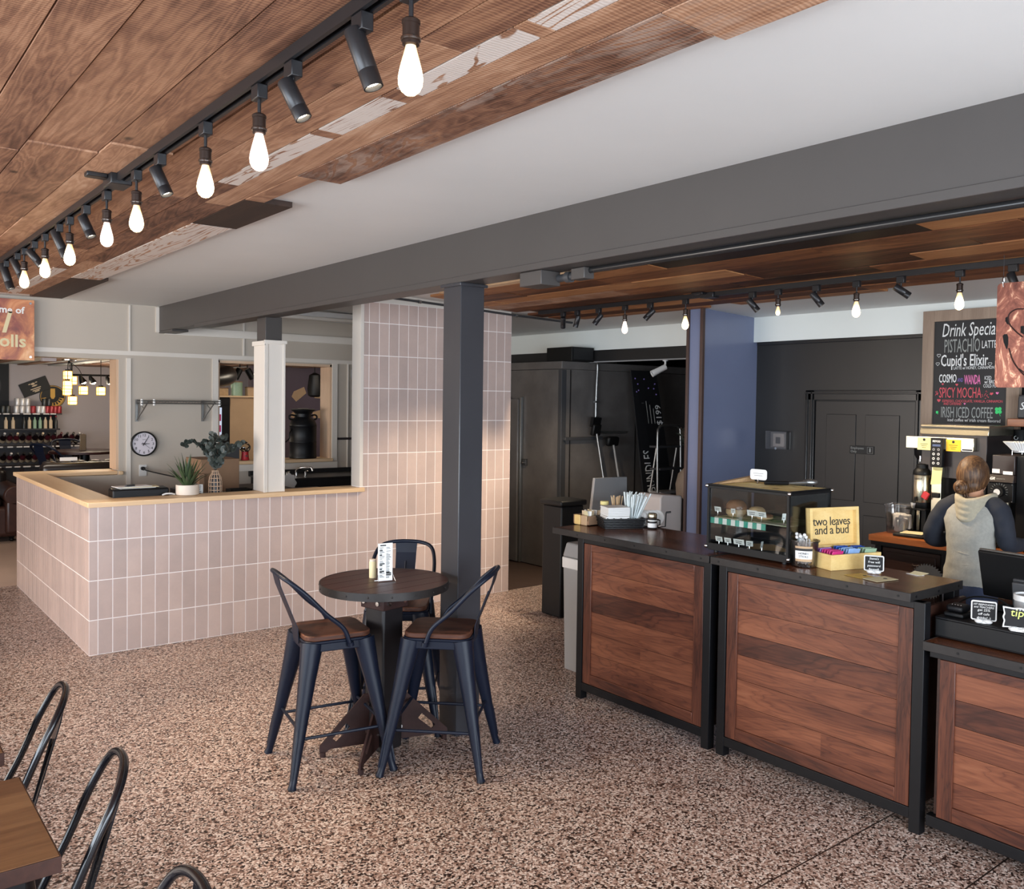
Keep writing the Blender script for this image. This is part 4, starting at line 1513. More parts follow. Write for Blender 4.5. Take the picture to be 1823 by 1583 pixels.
# outlet and its cord
o = Vector((2.405, YF, 1.03))
t = thing('wall_outlet', 'white wall outlet with a black plug below the clock', 'outlet', o)
MB(o).box(2.37, 2.44, YF-.008, YF, .975, 1.085).build('plate', M['white_plastic'], t, bevel=.003)
MB(o).cyl((2.40, YF-.045, 1.05), (2.40, YF-.008, 1.05), .018, n=12).build('plug', M['black_plastic'], t)
o = Vector((2.40, YF-.045, 1.05))
t = tag(MB(o).tube(smooth_path([(2.40, YF-.046, 1.05), (2.43, YF-.12, 1.03), (2.55, YF-.6, 1.0), (2.52, YF-1.1, 1.01), (2.40, 7.4, 1.01), (2.25, 7.1, .999)], 5), .006, 7).build('power_cord', M['black_plastic']),
        'black power cord hanging from the outlet to the printer shelf', 'cord')

# black box printer/tray with papers, on the shelf at the corner of the cap
o = Vector((1.78, 6.74, ZS))
t = thing('document_tray', 'low black case with white papers on top, on the half wall corner', 'document tray', o)
m = MB(o)
m.prism([(1.585, 6.645), (1.965, 6.645), (1.98, 6.83), (1.60, 6.83)], lambda a, b, d: Vector((a, b, d)), ZS, ZS+.100)
m.build('case', M['black_plastic'], t, bevel=.012, segs=3)
for i, (dx, dy, an) in enumerate(((0, 0, .05), (.03, .01, -.1), (-.02, .02, .12))):
    MB(o).obox((1.76+dx, 6.735+dy, ZS+.1035+.004*i), (.24, .12, .003), (0, 0, an)).build('paper_sheet', M['white_paper'] if i != 1 else M['cream'], t, smooth=False)
MB(o).obox((1.72, 6.73, ZS+.120), (.07, .02, .012), (0, 0, .4)).build('clip', M['dark_grey'], t, bevel=.003)
o = Vector((1.93, 6.60, ZK))
t = tag(MB(o).tube(smooth_path([(1.90, 6.59, ZK+.007), (1.925, 6.585, ZK+.016), (1.96, 6.585, ZK+.016), (1.99, 6.60, ZK+.007)], 4), [.006]*13, 8).build('tape_handle', M['white_plastic']),
        'small curved white plastic handle lying on the pale cap by the plant pot', 'handle')

# aloe in a cream pot
o = Vector((2.075, 6.585, ZK))
t = thing('potted_aloe', 'spiky green aloe in a low cream pot on the half wall cap', 'plant', o)
MB(o).lathe(o, [(.066, 0), (.078, .004), (.080, .012), (.080, .074), (.076, .076), (.072, .074), (.072, .058), (.01, .058)], 30).build('pot', M['pot'], t)
rnd = random.Random(5)
m = MB(o)
for i in range(30):
    a = i*2.39996
    ring = i/30
    tilt = .10+.95*ring+rnd.uniform(-.08, .08)
    L = .235*(1-.15*ring)*rnd.uniform(.85, 1.1)
    d = Vector((math.cos(a), math.sin(a), 0))
    s = Vector((-d.y, d.x, 0))
    base = o+Vector((0, 0, .058))+d*.012*ring*2
    vs_, fs = [], []
    n = 7
    for k in range(n+1):
        u = k/n
        ang = tilt*(.75+.25*u)
        p = base+(d*math.sin(ang)+Vector((0, 0, math.cos(ang))))*(L*u)
        w = .017*(1-u)**.75*(1 if u > .06 else .7)+.0004
        th = .007*(1-u)+.0006
        nn = d*math.cos(ang)-Vector((0, 0, math.sin(ang)))
        vs_ += [p+s*w+nn*-th*.2, p+nn*th*.35, p-s*w+nn*-th*.2, p-nn*-th]
        vs_[-1] = p+nn*th
    for k in range(n):
        b0 = 4*k
        for q in range(4):
            r_ = (q+1) % 4
            fs.append((b0+q, b0+r_, b0+4+r_, b0+4+q))
    m.add(vs_, fs)
m.build('leaves', M['green_leaf'], t, angle=70)

# eucalyptus in a rattan-wrapped bottle
o = Vector((2.315, 6.70, ZS))
t = thing('vase_of_eucalyptus', 'dark round-leaved eucalyptus stems in a woven rattan bottle vase', 'vase', o)
m = MB(o)
pv = [(.036, .002), (.046, .012), (.047, .05), (.046, .12), (.041, .155), (.030, .178), (.022, .190), (.022, .205)]
for k in range(12):
    a = 2*PI*k/12
    m.tube([o+Vector((r*math.cos(a), r*math.sin(a), z)) for r, z in pv], .0032, 6)
for r, z in ((.037, .003), (.048, .03), (.048, .06), (.048, .09), (.0475, .12), (.043, .15), (.030, .179), (.023, .205)):
    m.tube([o+Vector((r*math.cos(2*PI*k/24), r*math.sin(2*PI*k/24), z)) for k in range(24)], .0034, 6, closed=True)
m.build('woven_cage', M['rattan'], t)
MB(o).lathe(o, [(.040, .004), (.041, .12), (.034, .155), (.018, .19), (.017, .20)], 20).build('bottle', M['dark_grey'], t)
rnd = random.Random(9)
sm, lm = MB(o), MB(o)
for i in range(16):
    a = 2*PI*i/16+rnd.uniform(-.2, .2)
    sp_ = rnd.uniform(.04, .20)
    hh = rnd.uniform(.16, .29)
    side = Vector((math.cos(a), math.sin(a)*.7, 0))
    p0 = o+Vector((0, 0, .195))
    pts = smooth_path([p0, p0+side*sp_*.3+Vector((0, 0, hh*.5)), p0+side*sp_*.8+Vector((0, 0, hh*.9)), p0+side*sp_*1.15+Vector((0, 0, hh*rnd.uniform(.8, 1.05)))], 4)
    sm.tube(pts, .0016, 5)
    for k in range(2, len(pts)):
        for q in (-1, 1):
            d = Vector((rnd.uniform(-1, 1), rnd.uniform(-1, 1), rnd.uniform(-.4, .8))).normalized()
            c = pts[k]+d*.018
            nrm = Vector((rnd.uniform(-1, 1), rnd.uniform(-1.4, .2), rnd.uniform(-.3, 1))).normalized()
            x = nrm.orthogonal().normalized()
            y = nrm.cross(x)
            rr = rnd.uniform(.017, .027)
            vs_ = [c+nrm*.0015]+[c+x*rr*math.cos(2*PI*j/9)+y*rr*.85*math.sin(2*PI*j/9)-nrm*.0012*math.cos(4*PI*j/9) for j in range(9)]+[c-nrm*.0005]
            lm.add(vs_, [(0, 1+j, 1+(j+1) % 9) for j in range(9)]+[(10, 1+(j+1) % 9, 1+j) for j in range(9)])
sm.build('stems', M['stem'], t)
lm.build('leaves', M['euca_leaf'], t, smooth=False)

# small white price card leaning by the pot
o = Vector((2.20, 6.72, ZS))
t = thing('table_card', 'small white printed card between the aloe pot and the rattan vase', 'card', o)
cd = MB(o).obox(o+Vector((0, 0, .052)), (.062, .003, .104), (-.12, 0, 0)).build('card', M['white_paper'], t, smooth=False)
for i in range(6):
    MB(o).obox(o+Vector((-.004, -.0035-.0022*i*0+(.052-(.092-.013*i))*-.12*-1*0-.002, .092-.013*i)), (.04-.006*(i % 3), .001, .004), (-.12, 0, 0)).build('printed_line', M['ink'], cd, smooth=False)
# kraft carton behind the plants
o = Vector((2.65, 7.6, 0))
t = thing('kraft_carton', 'large brown kraft carton standing behind the plants', 'carton', o)
b = MB(o).box(2.49, 2.815, 7.55, 7.95, .94, 1.215).build('box', M['kraft'], t, bevel=.003)
MB(o).box(2.46, 2.50, 7.5, 7.9, .96, 1.10).build('flap', M['kraft'], t)
st_ = thing('low_cabinet', 'dark low cabinet under the kraft carton', 'cabinet', (2.7, 7.75, 0))
MB((2.7, 7.75, 0)).box(2.4, 3.3, 7.45, 8.1, 0, .939).build('body', M['shop_dark'], st_, bevel=.004)
MB((2.7, 7.75, 0)).box(2.42, 3.28, 7.44, 7.45, .1, .90).build('door', M['drawer_wood'], st_, bevel=.003)
o = Vector((2.60, 6.98, ZS))
t = thing('black_tray', 'flat black tray on the shelf behind the white post', 'tray', o)
m = MB(o).box(2.52, 2.69, 6.93, 7.05, ZS, ZS+.008)
m.box(2.52, 2.69, 6.93, 6.936, ZS, ZS+.03).box(2.52, 2.69, 7.044, 7.05, ZS, ZS+.03).box(2.52, 2.526, 6.93, 7.05, ZS, ZS+.03).box(2.684, 2.69, 6.93, 7.05, ZS, ZS+.03)
m.build('body', M['near_black'], t)

# black sink cabinet against the far wall with a chrome faucet
o = Vector((4.6, 8.6, 0))
t = thing('sink_cabinet', 'long black sink cabinet against the far wall behind the half wall', 'cabinet', o)
MB(o).box(3.45, 5.6, 8.35, 8.93, 0, .93).build('body', M['black_matte'], t, bevel=.004)
MB(o).box(3.43, 5.62, 8.90, 8.95, .93, .985).build('splashback', M['black_matte'], t, bevel=.003)
MB(o).box(3.43, 5.62, 8.33, 8.90, .93, .945).build('worktop', M['black_wall'], t, bevel=.003)
o = Vector((3.78, 8.55, .945))
t = thing('kitchen_faucet', 'chrome faucet with lever handles on the black sink cabinet', 'faucet', o)
MB(o).tube(smooth_path([(3.80, 8.6, .945), (3.80, 8.6, 1.00), (3.83, 8.55, 1.03), (3.90, 8.48, 1.035), (3.915, 8.46, 1.0)], 5), .011, 10).build('spout', M['chrome'], t)
for x in (3.70, 3.90):
    MB(o).cyl((x, 8.6, .945), (x, 8.6, .985), .015, n=12).build('valve', M['chrome'], t)
    MB(o).cyl((x, 8.6, .985), (x+.0, 8.54, .995), .006, n=8).build('lever', M['chrome'], t)
o = Vector((3.60, 8.33, .84))
pl = [(math.cos(2*PI*k/36)*(.075+.008*math.cos(8*2*PI*k/36)), math.sin(2*PI*k/36)*(.10+.010*math.cos(8*2*PI*k/36))) for k in range(36)]
t = tag(MB(o).prism(pl, lambda a, b, d: Vector((3.60+a, 8.32+d, .90+b)), 0, .012).build('scalloped_plaque', M['white_plastic'], bevel=.003), 'white scalloped plaque leaning on the black sink cabinet beside the post', 'plaque')

# fluorescent batten, junction box
o = Vector((3.8, 8.05, 2.54))
t = thing('fluorescent_fixture', 'unlit white fluorescent batten on the ceiling behind the white post', 'ceiling light', o)
MB(o).box(3.1, 4.20, 8.0, 8.10, 2.535, 2.586).build('housing', M['white_plastic'], t, bevel=.006)
MB(o).cyl((3.12, 8.05, 2.522), (4.16, 8.05, 2.522), .019, n=14).build('tube', M['trim'], t)
MB(o).box(4.15, 4.19, 8.03, 8.07, 2.50, 2.546).build('end_cap', M['white_plastic'], t, bevel=.003)
o = Vector((4.64, YF, 2.02))
t = thing('junction_box', 'small grey electrical box on the far wall beside the tiled wall', 'electrical box', o)
MB(o).box(4.59, 4.72, YF-.06, YF, 1.975, 2.065).build('box', M['grey_plastic'], t, bevel=.004)
MB(o).box(4.60, 4.71, YF-.064, YF-.06, 1.983, 2.057).build('cover', M['white_plastic'], t, bevel=.002)
MB(o).tube(smooth_path([(4.66, YF-.03, 2.065), (4.66, YF-.03, 2.16), (4.70, YF-.02, 2.22), (4.9, YF-.02, 2.25)], 4), .009, 8).build('conduit', M['alu'], t)

# ------------------------------------------------------------------ on the sill of the pass-through
o = Vector((4.094, 9.10, 1.09))
t = thing('milk_can', 'old black metal milk can with two ear handles on the pass-through sill', 'milk can', o)
pm = [(.140, .0), (.150, .006), (.150, .03), (.146, .04), (.146, .17), (.149, .175), (.149, .183), (.146, .188), (.146, .345), (.150, .35), (.150, .36), (.146, .372), (.128, .41), (.098, .44), (.088, .452), (.088, .485), (.094, .492), (.116, .512), (.118, .52), (.110, .525), (.01, .525)]
pm = [(r*.98, z) for r, z in pm]
b = MB(o).lathe(o, pm, 32).build('body', M['steel_blk'], t)
MB(o).lathe(o, [(.108, .515), (.128, .519), (.132, .530), (.120, .538), (.06, .540), (.05, .545), (.01, .546)], 28).build('lid', M['near_black'], t)
for s in (-1, 1):
    MB(o).tube(smooth_path([o+Vector((s*.118, 0, .42)), o+Vector((s*.152, 0, .428)), o+Vector((s*.160, 0, .455)), o+Vector((s*.135, 0, .472)), o+Vector((s*.088, 0, .462))], 4), .010, 8).build('handle', M['near_black'], t)
MB(o).tube(smooth_path([o+Vector((-.13, -.02, .33)), o+Vector((-.17, -.04, .28)), o+Vector((-.18, -.05, .22)), o+Vector((-.22, -.05, .18))], 4), .007, 6).build('side_lever', M['near_black'], t)
o = Vector((3.29, 9.08, 1.09))
t = thing('planter_box', 'dark square planter box on the sill behind the eucalyptus', 'planter', o)
MB(o).box(3.20, 3.365, 9.02, 9.15, 1.09, 1.255).build('body', M['dark_grey'], t, bevel=.005)
MB(o).box(3.21, 3.355, 9.03, 9.14, 1.25, 1.258).build('rim', M['near_black'], t, bevel=.002)
o = Vector((3.445, 9.08, 1.09))
t = thing('gumball_machine', 'small toy gumball machine with a glass globe and red base on the sill', 'gumball machine', o)
MB(o).lathe(o, [(.042, 0), (.046, .004), (.040, .02), (.034, .075), (.038, .08), (.038, .088)], 20).build('base', M['red'], t)
MB(o).ball(o+Vector((0, 0, .13)), .056, 20, 14).build('globe', M['glass'], t)
m = MB(o)
rnd = random.Random(2)
for i in range(34):
    p = Vector((rnd.uniform(-1, 1), rnd.uniform(-1, 1), rnd.uniform(-1, .1)))
    if p.length < .95:
        m.ball(o+Vector((0, 0, .13))+p*.042, .009, 8, 6)
m.build('gumballs', M['rust'], t)
MB(o).lathe(o+Vector((0, 0, .18)), [(.026, 0), (.026, .006), (.010, .012), (.006, .02)], 16).build('lid', M['near_black'], t)
MB(o).cyl(o+Vector((0, -.036, .045)), o+Vector((0, -.044, .045)), .010, n=12).build('crank', M['chrome'], t)
o = Vector((3.60, 9.08, 1.09))
t = thing('desk_fan', 'small dark round fan half hidden behind the white post on the sill', 'fan', o)
MB(o).lathe(o, [(.04, 0), (.04, .008), (.008, .012), (.008, .03)], 18).build('base', M['near_black'], t)
m = MB(o)
for r in (.03, .055, .072):
    m.tube([o+Vector((r*math.cos(2*PI*k/24), -.02, .085+r*math.sin(2*PI*k/24))) for k in range(24)], .0025, 6, closed=True)
for k in range(8):
    a = 2*PI*k/8
    m.tube([o+Vector((.01*math.cos(a), -.022, .085+.01*math.sin(a))), o+Vector((.072*math.cos(a), -.018, .085+.072*math.sin(a)))], .002, 5)
m.build('grille', M['near_black'], t)
MB(o).cyl(o+Vector((0, -.015, .085)), o+Vector((0, .03, .085)), .03, n=14).build('motor', M['near_black'], t)
m = MB(o)
for k in range(4):
    a = 2*PI*k/4
    m.obox(o+Vector((.03*math.cos(a), -.012, .085+.03*math.sin(a))), (.055, .002, .03), (0, -a, 0))
m.build('blades', M['dark_grey'], t)

# ------------------------------------------------------------------ the bottle shop beyond the far wall
YS = 13.4
struct(MB().box(-2.5, 9.0, YF+.25, YS+.3, -.12, 0).build('floor_shop', M['shop_floor'], smooth=False))
struct(MB().box(1.93, 9.0, YS, YS+.15, 0, 2.7).build('wall_shop', M['shop_wall'], smooth=False))
m = MB()
m.box(-2.5, 1.93, YS-.05, YS+.15, 0, 2.7)
m.box(-2.6, -2.5, YF+.25, YS, 0, 2.7)
m.box(9.0, 9.1, YF+.25, YS, 0, 2.7)
struct(m.build('wall_shop_dark', M['black_matte'], smooth=False))
m = MB()
rnd = random.Random(8)
x = -2.4
i = 0
while x < 8.9:
    w = rnd.uniform(.10, .17)
    m.box(x+.002, x+w-.002, YF+.25, YS, 2.125+rnd.uniform(0, .02), 2.16, 0 if rnd.random() < .7 else 1)
    x += w
struct(m.build('ceiling_shop', [M['recl_grey'], M['white_band']], smooth=False))
struct(MB().box(-2.6, 9.1, YF+.25, YS+.3, 2.7, 2.8).build('ceiling_shop_slab', M['ceiling'], smooth=False))
area_light('shop_fill_light', (1.2, 9.9, 2.11), (0.1, .5, -1), 1.6, .6, 26, (1.0, .88, .74))  # added fill light for the shop, no fixture belongs to it
area_light('shop_fill_light_rear', (4.6, 9.8, 2.11), (0, .4, -1), 1.2, .5, 9, (1.0, .86, .7))  # second added fill, brightens what the pass-through shows; no lamp there

# bottle rack: dark stepped fixture
YB = 13.2
o = Vector((1.9, YB, 0))
t = thing('bottle_rack', 'dark stepped wine rack along the back wall of the shop', 'rack', o)
MB(o).box(.6, 2.74, 13.05, 13.38, 0, .80).build('base_cabinet', M['shop_dark'], t, bevel=.004)
MB(o).box(.6, 2.46, 13.22, 13.38, .8, 1.28).build('back_panel', M['shop_dark'], t)
for z, x1, y0 in ((.80, 2.745, 12.98), (1.055, 2.745, 13.0), (1.275, 2.48, 13.1)):
    MB(o).box(.6, x1, y0, 13.38, z, z+.02).build('shelf', M['shop_dark'], t, bevel=.002)
z_sh = (1.295, 1.495)
MB(o).box(.6, 2.50, 13.08, 13.38, 1.478, 1.495).build('shelf', M['shop_dark'], t, bevel=.002)
MB(o).box(.6, 2.47, 13.26, 13.28, 1.295, 1.478).build('back_panel', M['near_black'], t)
for z, x1, y in ((.802, 2.73, 12.976), (1.057, 2.73, 12.996), (1.479, 2.49, 13.076)):
    x = 1.62
    rnd = random.Random(int(z*100))
    while x < x1-.06:
        w = rnd.uniform(.05, .09)
        MB(o).box(x, x+w, y-.003, y, z+.001, z+.018).build('price_tag', M['price'], t, smooth=False)
        x += w+rnd.uniform(.01, .05)
for x in (2.0, 2.03, 2.62):
    MB(o).box(x, x+.02, 13.03, 13.05, .02, .78).build('cage_post', M['rust'], t)
for z in (.15, .3, .45, .6):
    MB(o).cyl((1.6, 13.04, z), (2.72, 13.04, z), .004, n=6).build('cage_bar', M['rust'], t)


def can_proto(kind, m_):
    o = thing('drink_can', 'x', 'can')
    MB().lathe((0, 0, 0), [(.026, 0), (.030, .004), (.031, .01), (.031, .088), (.028, .096), (.026, .097), (.025, .094), (.001, .094)], 14).build('body', m_, o)
    return o


GC = 'drink cans on the shop shelf'
row = [(1.83, 'can_dark'), (1.885, 'can_dark'), (1.98, 'can_white'), (2.045, 'can_white'), (2.11, 'can_white'), (2.17, 'can_red'), (2.235, 'can_white'), (2.285, 'can_white'), (2.335, 'can_red'), (2.385, 'can_red'), (2.43, 'can_red'), (2.475, 'can_red')]
up_row = [(1.99, 'can_white'), (2.05, 'can_white'), (2.105, 'can_white'), (2.30, 'can_dark'), (2.355, 'can_dark')]
n = 0
for z, rw, wh in ((1.495, row, 'lower'), (1.593, up_row, 'upper')):
    for i, (x, mm) in enumerate(rw):
        c = can_proto(mm, M[mm])
        c.location = (x, 13.13, z)
        c['group'] = GC
        col_n = {'can_dark': 'dark', 'can_white': 'silver-white', 'can_red': 'red'}[mm]
        c['label'] = f'{col_n} drink can on the top shop shelf, {ORD[i]} from the left in the {wh} layer'


def bottle(m_, lab, x, y, z, rot, group, cap):
    t = thing('wine_bottle', lab, 'bottle', (x, y, z), group=group)
    t.rotation_euler = rot
    b = MB().lathe((0, 0, 0), [(.030, 0), (.034, .004), (.034, .15), (.030, .175), (.014, .205), (.0125, .25)], 14).build('body', m_, t)
    MB().lathe((0, 0, .225), [(.0145, 0), (.0145, .05), (.001, .051)], 10, caps=False).build('cap', M[cap], t)
    MB().lathe((0, 0, .05), [(.0346, 0), (.0346, .075)], 14, caps=False).build('paper_label', M['foil_cream'], t)
    return t


rnd = random.Random(31)
GB = 'wine bottles on the shop rack'
names = {.82: 'lower', 1.075: 'middle'}
for z in (1.075, .82):
    for i in range(16):
        x = 1.62+i*.072
        red = rnd.random() < .35
        cap = rnd.choice(['foil_cream', 'can_dark', 'bottle_red', 'near_black', 'can_white'])
        bottle(M['bottle_red'] if red else M['bottle'], f'{"red-wrapped" if red else "dark"} wine bottle lying neck-out on the {names[z]} shop shelf, {ORD[i]} from the left', x, 13.27, z+.034, (math.radians(62), 0, 0), GB, cap)
for i in range(9):
    x = 1.95+.062*i if i > 1 else 1.87+.08*i
    cm = ['foil_cream', 'foil_cream', 'can_dark', 'foil_cream', 'green_pkt', 'green_pkt', 'foil_cream', 'foil_cream', 'can_dark'][i]
    t = thing('tall_can', f'slim bottle or can standing on the second shop shelf, {ORD[i]} from the left', 'bottle', (x, 13.18, 1.295), group='slim bottles on the second shop shelf')
    MB().lathe((0, 0, 0), [(.022, 0), (.022, .10), (.010, .125), (.010, .15)], 12).build('body', M[cm], t)
    MB().lathe((0, 0, .148), [(.011, 0), (.011, .02), (.001, .021)], 10, caps=False).build('cap', M['red'] if i > 6 else M['near_black'], t)

# two signs on the shop wall
o = Vector((2.235, YS, 1.845))
t = thing('wall_sign', 'tilted black rectangular sign with a pale emblem on the shop wall', 'sign', o)
Rs = Euler((0, math.radians(-23), 0)).to_matrix()
sg = MB(o).obox(o+Vector((0, -.012, 0)), (.34, .02, .185), Rs).build('board', M['near_black'], t, bevel=.002)
ex, ez = Rs @ Vector((1, 0, 0)), Rs @ Vector((0, 0, 1))
m = MB(o)
for a, b, w, h in ((-.01, .045, .05, .03), (-.05, .052, .03, .014), (.035, .052, .03, .014), (0, .015, .07, .02)):
    m.ball(o+Vector((0, -.024, 0))+ex*a+ez*b, .5, 10, 6, (w, .006, h), Rs)
m.build('emblem', M['foil_cream'], sg)
for q, (w, b) in enumerate(((.13, -.022), (.10, -.045), (.06, -.062))):
    MB(o).obox(o+Vector((0, -.0235, 0))+ez*b, (w, .003, .012), Rs).build('lettering', M['foil_cream'], sg, smooth=False)
o = Vector((2.445, YS, 1.715))
t = thing('round_sign', 'round black and yellow sign on the shop wall behind the jar lamps', 'sign', o)
Rd = Matrix(((1, 0, 0), (0, 0, -1), (0, 1, 0)))
dsk = MB(o).lathe(o, [(.155, 0), (.155, .016), (.001, .017)], 36, Rd, caps=False).build('disc', M['near_black'], t)
MB(o).lathe(o+Vector((0, -.0175, 0)), [(.147, 0), (.147, .002), (.141, .002), (.141, 0)], 36, Rd, caps=False).build('ring', M['yellow'], dsk)
half = [(.135*math.cos(3.3+2.82*k/20), .135*math.sin(3.3+2.82*k/20)) for k in range(21)]
MB(o).prism(half+[(a*.6, b*.6) for a, b in reversed(half)], lambda a, b, d: o+Vector((a, -.0175-d, b)), 0, .002).build('lower_half', M['yellow'], dsk, smooth=False)
MB(o).prism([(-.028, .11), (.028, .11), (.028, .0), (.012, -.03), (-.012, -.03), (-.028, .0)], lambda a, b, d: o+Vector((a, -.0185-d, b)), 0, .003).build('figure', M['yellow'], dsk, smooth=False)
for k in range(8):
    a = PI+.35+2.45*k/7
    rr = Euler((0, -(a+PI/2), 0)).to_matrix()
    MB(o).obox(o+Vector((.10*math.cos(a), -.021, .10*math.sin(a))), (.018, .003, .034), rr).build('letter', M['near_black'], dsk, smooth=False)

# jar lamps hung from one canopy
o = Vector((2.07, 10.5, 2.124))
t = thing('ceiling_canopy', 'round lit ceiling plate from which the jar lamps hang in the shop', 'ceiling plate', o)
MB(o).lathe(o, [(.075, 0), (.075, -.012), (.06, -.016), (.001, -.016)], 26, caps=False).build('plate', M['chrome'], t)
GJ = 'jar lamps in the shop'
jars = [(2.062, 10.50, 1.960), (2.112, 10.52, 1.905), (2.052, 10.46, 1.855), (2.066, 10.55, 1.790), (2.103, 10.48, 1.690), (2.213, 10.50, 1.800), (2.375, 10.45, 1.795)]
for i, (x, y, z) in enumerate(jars):
    w = ['topmost of the lit jar lamps under the canopy', 'lit jar lamp tilted just right of the topmost one', 'lit jar lamp in the middle of the hanging cluster', 'lit jar lamp touching the one above it in the cluster', 'lowest lit jar lamp of the cluster', 'lit jar lamp hanging alone to the right of the cluster', 'lit jar lamp nearest the pine jamb'][i]
    j = thing('jar_lamp', w, 'pendant lamp', (x, y, z), group=GJ)
    MB().box(-.036, .036, -.036, .036, -.048, .036).build('jar', M['ribbon'], j, bevel=.010)
    m = MB()
    for a in (-.036, .036):
        for b in (-.036, .036):
            m.cyl((a, b, -.05), (a, b, .038), .003, n=6)
    for zz in (-.05, -.015, .038):
        m.tube([(-.037, -.037, zz), (.037, -.037, zz), (.037, .037, zz), (-.037, .037, zz)], .003, 6, closed=True)
    m.build('cage', M['yellow'], j)
    MB().cyl((0, 0, .036), (0, 0, .056), .024, n=12).build('lid', M['near_black'], j)
    tx, ty, tz = 2.07-x, 10.5-y, 2.108-z
    if i == 6:
        tx, ty, tz = 0, 0, 2.124-z
    MB().tube(smooth_path([(0, 0, .056), (tx*.25, ty*.25, .056+(tz-.056)*.6), (tx, ty, tz)], 5), .0035, 6).build('cord', M['near_black'], j)

# wall lamps under the shop ceiling
rail = tag(MB((2.7, 12.0, 2.0)).cyl((2.35, 12.0, 1.99), (3.1, 12.0, 1.99), .012, n=8).build('lamp_rail', M['near_black']), 'black rail carrying the bright shop spotlights', 'rail')
MBx = MB((2.7, 12.0, 2.0))
for i, x in enumerate((2.52, 2.63, 2.82)):
    t = thing('shop_spotlight', ['first', 'second', 'third'][i]+' bright shop spotlight from the left under the black rail', 'spotlight', (x, 12.0, 1.985), group='bright shop spotlights')
    MB().lathe((0, 0, -.07), [(.045, -.02), (.03, .03), (.018, .06), (.012, .073)], 16, Euler((0, math.radians(-25), 0)).to_matrix(), caps=False).build('shade', M['near_black'], t)
    MB().ball((.006, 0, -.085), .034, 14, 8, (1, 1, .6)).build('lamp', M['spot_lens'], t)
    pl_ = bpy.data.lights.new('shop_spot_glow', 'POINT')
    pl_.energy = 5
    pl_.color = (1, .85, .65)
    pl_.shadow_soft_size = .04
    po = bpy.data.objects.new('shop_spot_glow', pl_)
    COL.objects.link(po)
    po.parent = t
    po.location = (.02, .0, -.14)
for x in (2.4, 3.05):
    MB((2.7, 12.0, 2.0)).cyl((x, 12.0, 1.99), (x, 12.0, 2.14), .008, n=8).build('rail_hanger', M['near_black'], rail)
o = Vector((1.70, 9.6, 2.10))
t = thing('ceiling_speaker_box', 'small pale box fixed under the shop ceiling near the hanging sign', 'box', o)
MB(o).box(1.66, 1.78, 9.55, 9.65, 2.065, 2.124).build('box', M['shop_wall'], t, bevel=.004)
o = Vector((1.72, YS-.05, 1.85))
t = thing('wall_emblem', 'dark oval plaque with a pale outline on the dark shop wall at the frame edge', 'plaque', o)
MB(o).lathe(o, [(.12, 0), (.12, .012), (.001, .013)], 30, Rd, caps=False, sy=1.5).build('plaque', M['shop_dark'], t)
MB(o).lathe(o, [(.10, .012), (.10, .016), (.092, .016), (.092, .012)], 30, Rd, caps=False, sy=1.5).build('outline', M['grey_plastic'], t)

# table and metal chairs in the shop
o = Vector((2.44, 11.5, 0))
t = thing('shop_table', 'round dark table in the shop with a clear menu stand on it', 'table', o)
MB(o).lathe(o, [(.36, 1.055), (.375, 1.06), (.375, 1.085), (.36, 1.09), (.01, 1.09)], 36).build('table_top', M['round_top'], t)
MB(o).cyl((2.44, 11.5, .03), (2.44, 11.5, 1.055), .05, n=14).build('post', M['steel_blk'], t)
MB(o).lathe(o, [(.28, 0), (.28, .02), (.06, .04)], 28).build('base', M['steel_blk'], t)
o = Vector((2.40, 11.42, 1.09))
t = thing('menu_stand', 'clear upright menu stand on the shop table', 'menu', o)
MB(o).obox(o+Vector((0, 0, .10)), (.075, .012, .20), (0, 0, .2)).build('panel', M['clear_plastic'], t, bevel=.002)
MB(o).obox(o+Vector((0, 0, .10)), (.068, .004, .185), (0, 0, .2)).build('menu_sheet', M['foil_cream'], t)
for i, (x, y, rz, lab) in enumerate(((2.70, 11.35, 2.6, 'dark metal hoop-back stool right of the shop table'), (2.14, 11.2, .5, 'dark metal hoop-back stool left of the shop table'), (2.42, 11.95, -1.4, 'dark metal hoop-back stool behind the shop table'))):
    c = copy_tree(st)
    c.location = (x, y, .12)
    c.location.z = 0
    c.scale = (1.15, 1.15, 1.27)
    c.rotation_euler = (0, 0, rz)
    c['label'] = lab
    c['group'] = 'hoop-back stools in the shop'

# rolled-arm leather armchair and dark sofa back
o = Vector((1.52, 12.2, 0))
t = thing('leather_armchair', 'brown leather armchair with rolled arms seen past the half wall end', 'armchair', o)
MB(o).box(.85, 1.86, 11.95, 12.75, .06, .42).build('base', M['leather'], t, bevel=.05, segs=4)
MB(o).box(1.68, 1.88, 11.90, 12.75, .10, .50).build('arm_panel', M['leather'], t, bevel=.04, segs=4)
MB(o).cyl((1.78, 11.90, .55), (1.78, 12.80, .55), .12, n=24).build('rolled_arm', M['leather'], t, bevel=.02)
m = MB(o).box(.85, 1.8, 12.60, 12.86, .35, .82)
m.build('backrest', M['leather_dk'], t, bevel=.07, segs=4)
MB(o).box(.9, 1.66, 11.98, 12.6, .42, .52).build('seat_cushion', M['leather_dk'], t, bevel=.04, segs=4)
for x in (.95, 1.76):
    MB(o).lathe((x, 12.02, 0), [(.015, 0), (.03, .02), (.022, .035), (.032, .06)], 14).build('foot', M['near_black'], t)
o = Vector((2.2, 10.15, 0))
t = thing('leather_sofa', 'very dark tufted leather sofa back showing over the half wall', 'sofa', o)
MB(o).box(1.70, 2.75, 9.95, 10.6, .10, .45).build('base', M['leather_dk'], t, bevel=.05, segs=4)
m = MB(o).box(1.70, 2.75, 9.85, 10.05, .15, 1.06)
